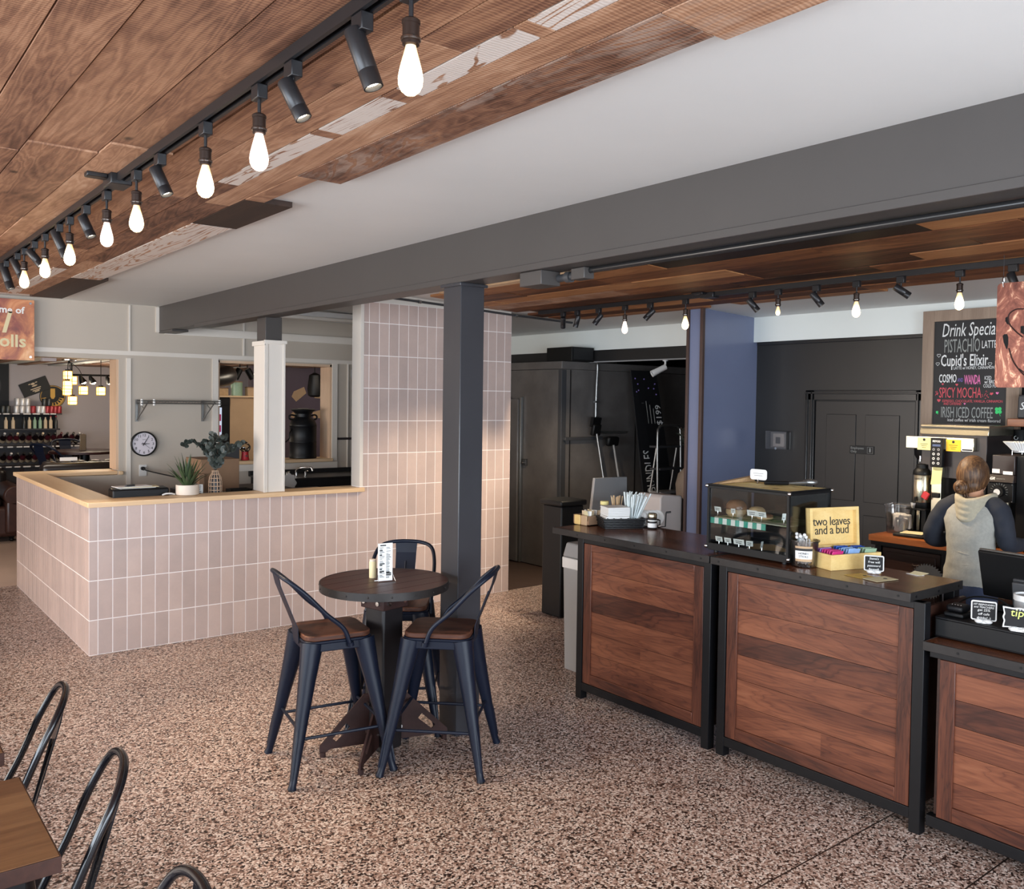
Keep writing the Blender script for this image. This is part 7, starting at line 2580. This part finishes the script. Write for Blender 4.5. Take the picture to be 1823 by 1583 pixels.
drop(poly_px([(4.7500, 1.9481, 2.1669), (4.7500, 1.9319, 2.1689), (4.7500, 1.9306, 2.1232), (4.7500, 1.9472, 2.1354)]))
drop(poly_px([(4.7500, 1.9475, 1.9522), (4.7500, 1.9252, 1.9346), (4.7500, 1.9251, 1.9289), (4.7500, 1.9473, 1.9465)]))
sp_ = smooth_path([(4.7470, 1.9331, 2.2542), (4.7470, 1.9740, 2.2543), (4.7470, 2.0064, 2.2306), (4.7470, 2.0052, 2.1873), (4.7470, 1.9765, 2.1482), (4.7470, 1.9372, 2.1119)], 4)
MB(o).tube(sp_, .003, 6).build('raised_outline', M['rust'], pn)
sp_ = smooth_path([(4.7470, 2.0015, 2.0572), (4.7470, 1.9832, 1.9989), (4.7470, 1.9544, 1.9522), (4.7470, 1.9235, 1.9174)], 4)
MB(o).tube(sp_, .003, 6).build('raised_outline', M['rust'], pn)
for yy in (py0-.03, py0-.55):
    MB(o).tube(smooth_path([(4.75, yy, 2.375), (4.742, yy, 2.40), (4.75, yy, 2.43), (4.757, yy, 2.40), (4.753, yy, 2.375)], 4), .003, 6).build('hook', M['chrome'], t)
    MB(o).cyl((4.75, yy, 2.425), (4.75, yy, 2.545), .0012, n=5).build('hanging_wire', M['dark_grey'], t)

# ------------------------------------------------------------------ back bench with the coffee equipment
o = Vector((5.74, 2.2, 0))
t = thing('back_bench', 'long warm wooden back bench on a black steel frame', 'bench', o)
m = MB(o)
for i in range(5):
    a, b = 5.38+(6.12-5.38)*i/5, 5.38+(6.12-5.38)*(i+1)/5
    m.box(a+.0005, b-.0005, 1.0, 3.125, .862, .900)
m.build('bench_top', M['bench_wood'], t, smooth=False)
MB(o).box(5.39, 6.11, 1.0, 3.115, .835, .8615).build('apron', M['steel_blk'], t, bevel=.002)
for y in (3.075, 2.63, 1.05):
    for x in (5.41, 6.05):
        MB(o).box(x, x+.04, y-.02, y+.02, 0, .835).build('leg', M['steel_blk'], t, bevel=.002)
for y0, y1 in ((2.66, 3.05), (1.08, 2.60)):
    for z0, z1 in ((.655, .822), (.47, .645), (.285, .46)):
        d = MB(o).box(5.425, 5.445, y0, y1, z0, z1).build('drawer_front', M['drawer_wood'], t, bevel=.003)
        MB(o).box(5.418, 5.4255, y0+.03, y1-.03, z0+.025, z1-.025).build('inset_panel', M['drawer_wood'], d, bevel=.002)
        ym = (y0+y1)/2-.04
        MB(o).tube([(5.418, ym-.02, (z0+z1)/2), (5.405, ym-.015, (z0+z1)/2-.005), (5.405, ym+.015, (z0+z1)/2-.005), (5.418, ym+.02, (z0+z1)/2)], .005, 6).build('handle', M['rust'], d)
MB(o).box(5.445, 6.05, 1.08, 3.05, .25, .83).build('drawer_case', M['near_black'], t)
ZBN = .9005
p = Vector((5.22, 2.72, .62))
q = thing('toothed_plate', 'grey toothed round metal plate below the bench, behind the tall counter end', 'saw blade', Vector((5.36, 2.70, 0)))
pts = []
for k in range(36):
    a0, a1 = 2*PI*k/36, 2*PI*(k+.75)/36
    pts += [(.115*math.cos(a0), .115*math.sin(a0)), (.132*math.cos(a1), .132*math.sin(a1))]
pq = Vector((5.36, 2.70, 0))
MB(pq).prism(pts, lambda a, b, d: Vector((5.375+d, 2.715+a*.85, .655+b*.85)), 0, .003).build('blade', M['blade'], q, smooth=False)
MB(pq).cyl((5.385, 2.715, .655), (5.418, 2.715, .655), .012, n=12).build('hub_bolt', M['dark_grey'], q)

# clear tub of filters on the bench
p = Vector((5.63, 3.045, ZBN))
q = thing('filter_tub', 'clear tapered tub of white paper filters at the end of the back bench', 'tub', p)
m = MB(p)
sq = lambda k: [(a*k, b*k) for a, b in rounded_rect(.16, .16, .035)]
prof = [(.86, .002), (.88, .05), (.99, .178), (1.08, .182), (1.08, .192), (1.0, .192)]
n = len(rounded_rect(.16, .16, .035))
vs_, fs = [], []
for k, z in prof:
    vs_ += [p+Vector((a, b, z)) for a, b in sq(k)]
for i in range(len(prof)-1):
    for j in range(n):
        l = (j+1) % n
        fs.append((i*n+j, i*n+l, (i+1)*n+l, (i+1)*n+j))
m.add(vs_, fs)
m.build('tub', M['clear_plastic'], q)
rnd = random.Random(33)
for i in range(9):
    c = p+Vector((rnd.uniform(-.035, .035), rnd.uniform(-.04, .04), .055+rnd.uniform(0, .03)))
    MB(p).obox(c, (.05, .07, .095), (rnd.uniform(-.3, .3), rnd.uniform(-.3, .3), rnd.uniform(0, 3))).build('paper_filter', M['white_paper'], q, bevel=.008)
p = Vector((5.53, 2.90, ZBN))
q = thing('black_tray', 'flat black tray with a pale cloth on the back bench beside the sleeve', 'tray', p)
MB(p).obox(p+Vector((0, 0, .010)), (.16, .20, .018), (0, 0, .1)).build('tray', M['near_black'], q, bevel=.006)
MB(p).obox(p+Vector((.01, 0, .022)), (.12, .14, .005), (0, 0, .2)).build('cloth', M['cream'], q, bevel=.002)

# twin coffee brewer
XR = 5.72
o = Vector((5.9, 2.75, ZBN))
t = thing('coffee_brewer', 'tall twin coffee brewer with stainless top and black control panel on the back bench', 'coffee machine', o)
MB(o).box(XR+.02, 6.10, 2.535, 2.965, 1.28, 1.625).build('tank_body', M['drawer_wood'] if False else M['dark_brown'], t, bevel=.004)
m = MB(o).prism([(XR, 1.568), (XR+.012, 1.632), (6.09, 1.632), (6.09, 1.568)], lambda a, b, d: Vector((a, d, b)), 2.52, 2.97)
m.build('stainless_hood', M['stainless'], t, bevel=.003)
MB(o).box(XR-.004, XR+.01, 2.525, 2.965, 1.612, 1.618).build('hood_seam', M['dark_grey'], t)
MB(o).box(XR-.02, XR+.018, 2.60, 3.055, 1.470, 1.552).build('brew_head_panel', M['stainless'], t, bevel=.003)
cp = MB(o).box(XR-.052, XR-.021, 2.786, 2.868, 1.355, 1.546).build('control_panel', M['near_black'], t, bevel=.003)
XP = XR-.0525
text_mesh('lettering', 'FETCO', .017, M['chalk'], cp, o, (XP-.0006, 2.853, 1.518), (0, -1, 0), (0, 0, 1), .0004, bold=.0004)
MB(o).box(XP-.001, XP, 2.800, 2.853, 1.490, 1.504).build('display', M['screen'], cp, smooth=False)
for r in range(4):
    for c in range(2):
        q = Vector((XP, 2.844-.032*c, 1.470-.030*r))
        MB(o).cyl(q, q+Vector((-.002, 0, 0)), .0085, n=14).build('button', M['white_plastic'] if r else M['grey_plastic'], cp)
        MB(o).cyl(q+Vector((-.002, 0, 0)), q+Vector((-.0026, 0, 0)), .0045, n=10).build('button_icon', M['ink'], cp)
for nm, y0, y1, z0, z1, mm in (('yellow_note', 2.880, 2.972, 1.462, 1.545, 'note_yellow'), ('gold_note', 2.682, 2.778, 1.462, 1.538, 'note_gold'), ('white_sticker', 2.605, 2.676, 1.466, 1.540, 'white_paper')):
    nt = MB(o).box(XR-.0225, XR-.0205, y0, y1, z0, z1).build(nm, M[mm], t, smooth=False)
    if mm != 'white_paper':
        MB(o).cyl((XR-.0225, (y0+y1)/2, z1-.015), (XR-.0232, (y0+y1)/2, z1-.015), .009, n=14).build('emblem', M['ink'], nt)
        for k in range(3):
            MB(o).box(XR-.0231, XR-.0224, y0+.02+.006*k, y1-.02-.006*k, z0+.038-.012*k, z0+.041-.012*k).build('printed_line', M['rust'], nt, smooth=False)
    else:
        MB(o).box(XR-.0231, XR-.0224, y0+.003, y1-.003, z0+.004, z0+.014).build('printed_band', M['ink'], nt, smooth=False)
for y in (2.985, 2.66):
    MB(o).lathe((XR+.10, y, 1.39), [(.045, .0), (.062, .03), (.068, .085), (.068, .09), (.001, .09)], 22).build('brew_basket', M['near_black'], t)
    MB(o).cyl((XR+.05, y, 1.38), (XR+.05, y, 1.47), .010, n=12).build('spout_tube', M['chrome'], t)
sc_ = MB(o).box(XR-.03, XR+.02, 2.800, 2.866, .9045, 1.354).build('center_column', M['stainless'], t, bevel=.003)
MB(o).prism([(2.858, 1.352), (2.792, 1.352), (2.802, 1.244), (2.870, 1.236)], lambda a, b, d: Vector((XR-.0305-d, a, b)), 0, .001).build('receipt_note', M['note_yellow'], sc_, smooth=False)
MB(o).box(XR-.055, XR-.03, 2.800, 2.85, 1.152, 1.185).build('tap_body', M['near_black'], t, bevel=.005)
MB(o).obox((XR-.065, 2.885, 1.163), (.018, .045, .05), (.5, 0, 0)).build('tap_handle', M['red'], t, bevel=.006)
MB(o).box(XR+.12, 6.09, 2.54, 3.02, .9045, 1.29).build('back_column', M['near_black'], t, bevel=.003)
MB(o).box(XR-.06, 6.09, 2.54, 3.03, .901, .9045).build('base_plate', M['near_black'], t)
MB(o).box(XR+.02, XR+.14, 2.535, 2.60, .91, 1.30).build('side_post', M['near_black'], t, bevel=.003)
# airpot on its stand
p = Vector((XR+.02, 2.955, .905))
q = thing('coffee_server', 'stainless cylindrical coffee server with a black lid under the brewer', 'coffee server', p)
MB(p).box(XR-.045, XR+.085, 2.895, 3.015, .906, .918).build('stand_base', M['near_black'], q, bevel=.003)
for y in (2.915, 2.995):
    MB(p).box(XR-.03, XR+.075, y-.016, y+.016, .918, 1.058).build('stand_leg', M['near_black'], q, bevel=.003)
MB(p).box(XR-.02, XR+.0, 2.945, 2.968, .918, 1.055).build('stand_strut', M['stainless'], q, bevel=.002)
MB(p).box(XR-.06, XR+.09, 2.888, 3.022, 1.058, 1.070).build('stand_shelf', M['near_black'], q, bevel=.003)
MB(p).lathe((p.x, p.y, 1.070), [(.058, 0), (.061, .004), (.061, .04)], 30).build('base_ring', M['near_black'], q)
MB(p).lathe((p.x, p.y, 1.110), [(.060, 0), (.061, .003), (.061, .175), (.058, .182)], 30).build('body', M['stainless'], q)
MB(p).lathe((p.x, p.y, 1.292), [(.059, 0), (.060, .003), (.055, .03), (.040, .045), (.038, .07), (.02, .075), (.001, .075)], 28).build('lid', M['near_black'], q)
MB(p).lathe((p.x, p.y, 1.30), [(.0575, .0), (.0575, .008)], 26, caps=False).build('lid_ring', M['chrome'], q)
text_mesh('lettering', 'LUXUS', .017, M['ink'], q, p, (p.x-.0625, p.y+.02, 1.262), (0, -1, 0), (0, 0, 1), .0008)
MB(p).tube([(p.x-.055, p.y+.005, 1.145), (p.x-.075, p.y+.005, 1.14), (p.x-.08, p.y+.005, 1.115)], .008, 8).build('faucet', M['near_black'], q)
pc = Vector((XR-.085, 2.975, 1.0705))
q2 = tag(MB(pc).lathe((XR-.042, 2.98, 1.0705), [(.010, 0), (.016, .03), (.017, .034), (.013, .03), (.008, .004)], 16).build('sample_cup', M['white_plastic']), 'tiny white sample cup under the coffee server tap', 'cup')

# grinder
XG = 5.55
o = Vector((5.7, 2.32, ZBN))
t = thing('coffee_grinder', 'black coffee grinder with a round dial beside the person', 'grinder', o)
MB(o).box(XG, 5.80, 2.285, 2.418, 1.345, 1.462).build('hopper_box', M['dark_brown'], t, bevel=.004)
MB(o).box(XG+.02, 5.92, 2.08, 2.2835, .94, 1.462).build('motor_body', M['near_black'], t, bevel=.004)
lp = MB(o).prism([(XG-.006, 1.343), (XG-.022, 1.298), (XG+.05, 1.298), (XG+.05, 1.343)], lambda a, b, d: Vector((a, d, b)), 2.284, 2.432).build('logo_panel', M['drawer_wood'] if False else M['dark_brown'], t, bevel=.002)
text_mesh('lettering', 'GR', .024, M['chalk'], lp, o, (XG-.0195, 2.424, 1.312), (0, -1, 0), (.33, 0, .94), .0006, shear=.25, bold=.0006)
text_mesh('lettering', 'GRINDMASTER', .008, M['chalk_dim'], lp, o, (XG-.0185, 2.385, 1.316), (0, -1, 0), (.33, 0, .94), .0005)
dp = MB(o).box(XG-.015, XG+.06, 2.285, 2.436, 1.178, 1.296).build('dial_panel', M['near_black'], t, bevel=.004)
dc = Vector((XG-.015, 2.366, 1.243))
dk = MB(o).cyl(dc, dc+Vector((-.022, 0, 0)), .034, .031, n=28).build('dial', M['near_black'], t)
MB(o).cyl(dc+Vector((-.022, .004, -.004)), dc+Vector((-.024, .004, -.004)), .019, n=24).build('dial_face', M['white_plastic'], dk)
for k in range(13):
    a = math.radians(-20+220*k/12)
    a0 = Vector((XG-.0155, dc.y+.040*math.cos(a), dc.z+.040*math.sin(a)))
    a1 = Vector((XG-.0155, dc.y+.052*math.cos(a), dc.z+.052*math.sin(a)))
    MB(o).tube([a0, a1], .0011, 4).build('scale_mark', M['chalk_dim'], dp)
for y0, y1, z0, z1 in ((2.372, 2.416, 1.352, 1.377), (2.296, 2.352, 1.346, 1.366)):
    MB(o).box(XG-.0015, XG-.0003, y0, y1, z0, z1).build('white_sticker', M['white_paper'], t, smooth=False)
for y in (2.43, 2.292):
    for z in (1.185, 1.288):
        MB(o).ball((XG-.0155, y, z), .003, 8, 6).build('screw', M['alu'], dp)
MB(o).cyl((XG+.05, 2.35, 1.178), (XG+.06, 2.35, 1.08), .026, .020, n=18).build('chute', M['stainless'], t)
MB(o).box(XG-.04, 5.92, 2.08, 2.43, .901, .94).build('base', M['near_black'], t, bevel=.006)
# filter stack on a wire stand on top of the grinder
p = Vector((5.66, 2.275, 1.463))
q = thing('filter_stack', 'stack of white fluted paper coffee filters on a wire stand on the grinder', 'coffee filters', p)
n = 44
vs_, fs = [], []
rows = [(.060, .018), (.085, .048), (.116, .080), (.112, .081), (.080, .050), (.055, .020)]
for r, z in rows:
    for k in range(n*2):
        a = 2*PI*k/(n*2)
        rr = r*(1+(.045 if k % 2 else -.045)*(1 if z > .03 else .5))
        vs_.append(p+Vector((rr*math.cos(a), rr*math.sin(a), z)))
N = n*2
for i in range(len(rows)-1):
    for k in range(N):
        l = (k+1) % N
        fs.append((i*N+k, i*N+l, (i+1)*N+l, (i+1)*N+k))
fs.append(tuple(reversed(range(N))))
m = MB(p)
m.add(vs_, fs)
m.build('fluted_filters', M['white_paper'], q, smooth=False)
m = MB(p)
for a in (2.2, 3.6, 5.2, .6):
    m.tube([p+Vector((.07*math.cos(a), .07*math.sin(a), .0015)), p+Vector((.07*math.cos(a), .07*math.sin(a), .03))], .0022, 6)
m.tube([p+Vector((.07*math.cos(2*PI*k/24), .07*math.sin(2*PI*k/24), .026)) for k in range(24)], .0022, 6, closed=True)
m.build('wire_stand', M['chrome'], q)
for i, (x, y) in enumerate(((5.46, 2.06), (5.50, 1.95))):
    p = Vector((x, y, ZBN))
    q = thing('milk_pitcher', ['steel milk pitcher on the back bench right of the person', 'second steel milk pitcher nearer the frame edge'][i], 'pitcher', p, group='steel milk pitchers')
    MB(p).lathe(p, [(.038, 0), (.043, .004), (.042, .04), (.033, .085), (.034, .11), (.031, .11), (.03, .085)], 24, caps=False).build('body', M['chrome'], q)
    MB(p).tube(smooth_path([p+Vector((0, -.035, .095)), p+Vector((0, -.065, .085)), p+Vector((0, -.068, .04)), p+Vector((0, -.042, .025))], 4), .005, 8).build('handle', M['chrome'], q)

# ------------------------------------------------------------------ the person at the bench, seen from behind
PO = Vector((5.09, 2.32, 0))
pr = thing('person', 'person seen from behind in grey hooded top with navy sleeves, brown hair in low bun', 'person', PO)


def loft(mb, rings, n=28, wr=0.0, seed=0, cap=True):
    """rings: (cx, cy, z, rx, ry[, tilt])"""
    rnd = random.Random(seed)
    ph = [rnd.uniform(0, 6.28) for _ in range(6)]
    vs_, fs = [], []
    for i, (cx, cy, z, rx, ry) in enumerate(rings):
        for k in range(n):
            a = 2*PI*k/n
            w = 1+wr*(math.sin(3*a+ph[0]+z*40)+.7*math.sin(5*a+ph[1]-z*75)+.6*math.sin(2*a+ph[2]+z*110))
            c, s = math.cos(a), math.sin(a)
            e = .86
            vs_.append((cx+rx*w*math.copysign(abs(c)**e, c), cy+ry*w*math.copysign(abs(s)**e, s), z))
    for i in range(len(rings)-1):
        for k in range(n):
            l = (k+1) % n
            fs.append((i*n+k, i*n+l, (i+1)*n+l, (i+1)*n+k))
    if cap:
        fs.append(tuple(reversed(range(n))))
        fs.append(tuple((len(rings)-1)*n+k for k in range(n)))
    mb.add(vs_, fs)


def melt(o, voxel, it=6):
    r = o.modifiers.new('melt', 'REMESH')
    r.mode = 'VOXEL'
    r.voxel_size = voxel
    r.use_smooth_shade = True
    s = o.modifiers.new('smooth', 'SMOOTH')
    s.factor = .5
    s.iterations = it


TOR = [(5.085, 2.318, .74, .104, .143), (5.085, 2.318, .775, .108, .147), (5.088, 2.320, .82, .104, .141), (5.092, 2.322, .865, .100, .134), (5.098, 2.325, .92, .096, .127), (5.106, 2.330, .98, .098, .131),
       (5.118, 2.333, 1.04, .101, .142), (5.132, 2.336, 1.10, .100, .155), (5.146, 2.337, 1.15, .094, .160), (5.156, 2.337, 1.185, .082, .146), (5.166, 2.337, 1.212, .066, .108), (5.176, 2.337, 1.235, .052, .068)]
ARML = [(5.155, 2.425, 1.190), (5.138, 2.488, 1.150), (5.120, 2.535, 1.075), (5.112, 2.562, .995), (5.150, 2.555, .962), (5.26, 2.520, .962), (5.37, 2.485, .958), (5.43, 2.468, .955)]
ARMR = [(5.155, 2.250, 1.195), (5.142, 2.195, 1.160), (5.128, 2.163, 1.095), (5.122, 2.145, 1.025), (5.150, 2.140, .985), (5.26, 2.145, .972), (5.37, 2.150, .962), (5.43, 2.165, .957)]
RS = [.062, .064, .058, .053, .050, .044, .036, .030]
HC = Vector((5.228, 2.378, 1.352))

# one continuous body: head, neck, trunk, arms, hands and legs
b = MB(PO)
loft(b, [(x, y, z, rx*.84, ry*.86) for x, y, z, rx, ry in TOR], 24)
b.tube([(5.175, 2.340, 1.20), (5.195, 2.355, 1.25), (5.212, 2.372, 1.30)], [.052, .047, .046], 14)
b.ball(HC, .1, 22, 16, (.93, .76, 1.06))
b.ball(HC+Vector((.040, 0, -.055)), .062, 16, 12, (.95, .80, .85))
b.ball(HC+Vector((.098, 0, -.018)), .014, 10, 8, (1.1, .8, 1.3))
for s in (-1, 1):
    b.ball(HC+Vector((-.005, s*.076, -.012)), .022, 10, 8, (.7, .45, 1.3))
for arm in (ARML, ARMR):
    b.tube(smooth_path(arm, 3), [RS[min(i//3, 7)]*.78 for i in range(len(smooth_path(arm, 3)))], 12)
    w = Vector(arm[-1])
    d = (w-Vector(arm[-2])).normalized()
    side = Vector((-d.y, d.x, 0)).normalized()
    inw = -1 if arm is ARML else 1
    palm = w+d*.048+Vector((0, 0, -.006))
    b.ball(palm, .040, 14, 10, (1.15, .95, .42), Euler((0, .12, math.atan2(d.y, d.x))).to_matrix())
    for k in range(4):
        off = side*(-.027+.018*k)
        L = (.062, .072, .068, .054)[k if arm is ARML else 3-k]
        p0 = palm+d*.032+off
        b.tube([p0-d*.012, p0+d*L*.4+Vector((0, 0, .004)), p0+d*L*.75+Vector((0, 0, -.010)), p0+d*L*.9+Vector((0, 0, -.026))], [.0100, .0095, .0088, .0075], 8)
    p0 = palm+side*inw*.030-d*.012
    b.tube([p0, p0+side*inw*.022+d*.022, p0+side*inw*.026+d*.048+Vector((0, 0, -.010))], [.012, .011, .009], 8)
for s in (-1, 1):
    b.tube([(5.088, 2.318+s*.062, .76), (5.095, 2.318+s*.068, .55), (5.105, 2.318+s*.072, .40), (5.085, 2.318+s*.075, .25), (5.075, 2.318+s*.078, .07)], [.072, .066, .048, .046, .032], 14)
    b.tube([(5.055, 2.318+s*.078, .045), (5.12, 2.318+s*.082, .035), (5.21, 2.318+s*.088, .028)], [.036, .036, .026], 12)
bo = b.build('body', M['skin'], pr)
melt(bo, .0075, 4)
for s in (-1, 1):
    MB(PO).ball(HC+Vector((.083, s*.033, .004)), .0105, 12, 8, (.6, 1.1, .8)).build('eye', M['white_plastic'], bo)
MB(PO).ball(HC+Vector((.092, 0, -.058)), .018, 12, 8, (.35, 1.1, .35)).build('mouth', M['lip'], bo)

# grey top
m = MB(PO)
rings = []
for i in range(len(TOR)-1):
    a, c = TOR[i], TOR[i+1]
    for k in range(3):
        rings.append(tuple(a[j]+(c[j]-a[j])*k/3 for j in range(5)))
rings.append(TOR[-1])
rings = [(x, y, z, rx*1.0, ry*1.0) for x, y, z, rx, ry in rings]
loft(m, rings, 56, .011, 3)
top = m.build('grey_top', M['grey_knit'], pr, angle=180, label='heather grey knit top')
# folds at the waist
fo = MB(PO)
for z0, y0, y1, dz in ((.905, 2.23, 2.40, .03), (.872, 2.22, 2.37, -.02), (.845, 2.27, 2.43, .015), (.955, 2.21, 2.33, .04)):
    pts = []
    for k in range(7):
        y = y0+(y1-y0)*k/6
        z = z0+dz*k/6
        ring = min(TOR, key=lambda r: abs(r[2]-z))
        u = (y-ring[1])/ring[4]
        pts.append((ring[0]-ring[3]*math.sqrt(max(1-min(abs(u), .98)**2, .02))+.004, y, z))
    fo.tube(smooth_path(pts, 3), [.002+.005*math.sin(PI*k/18) for k in range(19)], 6)
fo.build('fabric_fold', M['grey_knit'], top)
# navy sleeves
for nm, arm in (('left', ARML), ('right', ARMR)):
    sp = smooth_path(arm, 4)
    n = len(sp)
    rr = []
    for i in range(n):
        f = i/(n-1)*7
        k = min(int(f), 6)
        r = RS[k]+(RS[k+1]-RS[k])*(f-k)
        rr.append(r*(1.0+.035*math.sin(i*1.9)))
    m = MB(PO)
    m.tube(sp, rr, 18)
    c0 = Vector(arm[0])
    m.ball(c0+Vector((.0, (.010 if arm is ARML else -.010), -.012)), .068, 18, 12, (1.0, .75, .9))
    so = m.build('sleeve', M['navy'], pr, label='navy raglan sleeve')
    melt(so, .010, 8)
# hood lying on the back
m = MB(PO)
for k in range(4):
    w, dz, dx = .088-.004*k, .034*k, .012*k
    m.tube(smooth_path([(5.215, 2.337+w, 1.246-.006*k), (5.150, 2.337+w*1.0, 1.240-dz*.35), (5.085-dx*.6, 2.337+w*.66, 1.222-dz*.85), (5.055-dx*.5, 2.337, 1.210-dz), (5.085-dx*.6, 2.337-w*.66, 1.222-dz*.85), (5.150, 2.337-w, 1.240-dz*.35), (5.215, 2.337-w, 1.246-.006*k)], 4),
           [.016]+[.022-.002*k]*23+[.016], 10)
m.ball((5.105, 2.337, 1.175), .07, 18, 12, (.75, 1.0, .85))
ho = m.build('hood', M['hood_knit'], pr, label='grey-beige hood lying on the shoulders')
melt(ho, .007, 3)
# jeans and shoes
m = MB(PO)
loft(m, [(5.085, 2.318, .60, .108, .142), (5.085, 2.318, .66, .116, .146), (5.085, 2.318, .72, .112, .141), (5.088, 2.318, .79, .098, .130)], 28)
for s in (-1, 1):
    m.tube([(5.085, 2.318+s*.066, .68), (5.092, 2.318+s*.070, .55), (5.105, 2.318+s*.073, .40), (5.085, 2.318+s*.076, .25), (5.075, 2.318+s*.079, .06)], [.078, .076, .060, .056, .050], 16)
je = m.build('jeans', M['denim'], pr, label='dark blue jeans')
melt(je, .010, 6)
for s in (-1, 1):
    MB(PO).tube([(5.035, 2.318+s*.079, .040), (5.09, 2.318+s*.082, .040), (5.17, 2.318+s*.087, .034), (5.225, 2.318+s*.090, .026)], [.036, .041, .040, .026], 14).build('shoe', M['near_black'], pr)
# hair gathered into a low bun
m = MB(PO)
m.ball(HC+Vector((-.016, 0, .006)), .108, 26, 18, (.90, .82, 1.05))
m.ball(HC+Vector((-.045, 0, -.050)), .075, 18, 12, (.8, .95, .85))
m.ball(HC+Vector((-.030, 0, -.088)), .050, 16, 10, (.8, .9, .7))
hr = m.build('hair', M['hair'], pr, label='brown hair with blonde streaks')
melt(hr, .008, 3)
m = MB(PO)
bc = HC+Vector((-.118, .020, -.066))
for k in range(3):
    r = .028-.007*k
    m.tube([bc+Vector((-.010*k, r*math.cos(2*PI*j/20), r*math.sin(2*PI*j/20))) for j in range(20)], .0155-.001*k, 10, closed=True)
m.ball(bc+Vector((.005, 0, 0)), .036, 14, 10, (.8, 1, 1))
bu = m.build('hair_bun', M['hair'], hr)
m = MB(PO)
for k in range(5):
    a = -.02+.012*k
    m.tube(smooth_path([bc+Vector((.02, a, -.02)), bc+Vector((.012, a*1.3-.01, -.06)), bc+Vector((.03, a*1.2-.012, -.095-.006*(k % 2)))], 4), [.006]*4+[.004]*4+[.0012], 6)
m.build('loose_strands', M['hair'], hr)
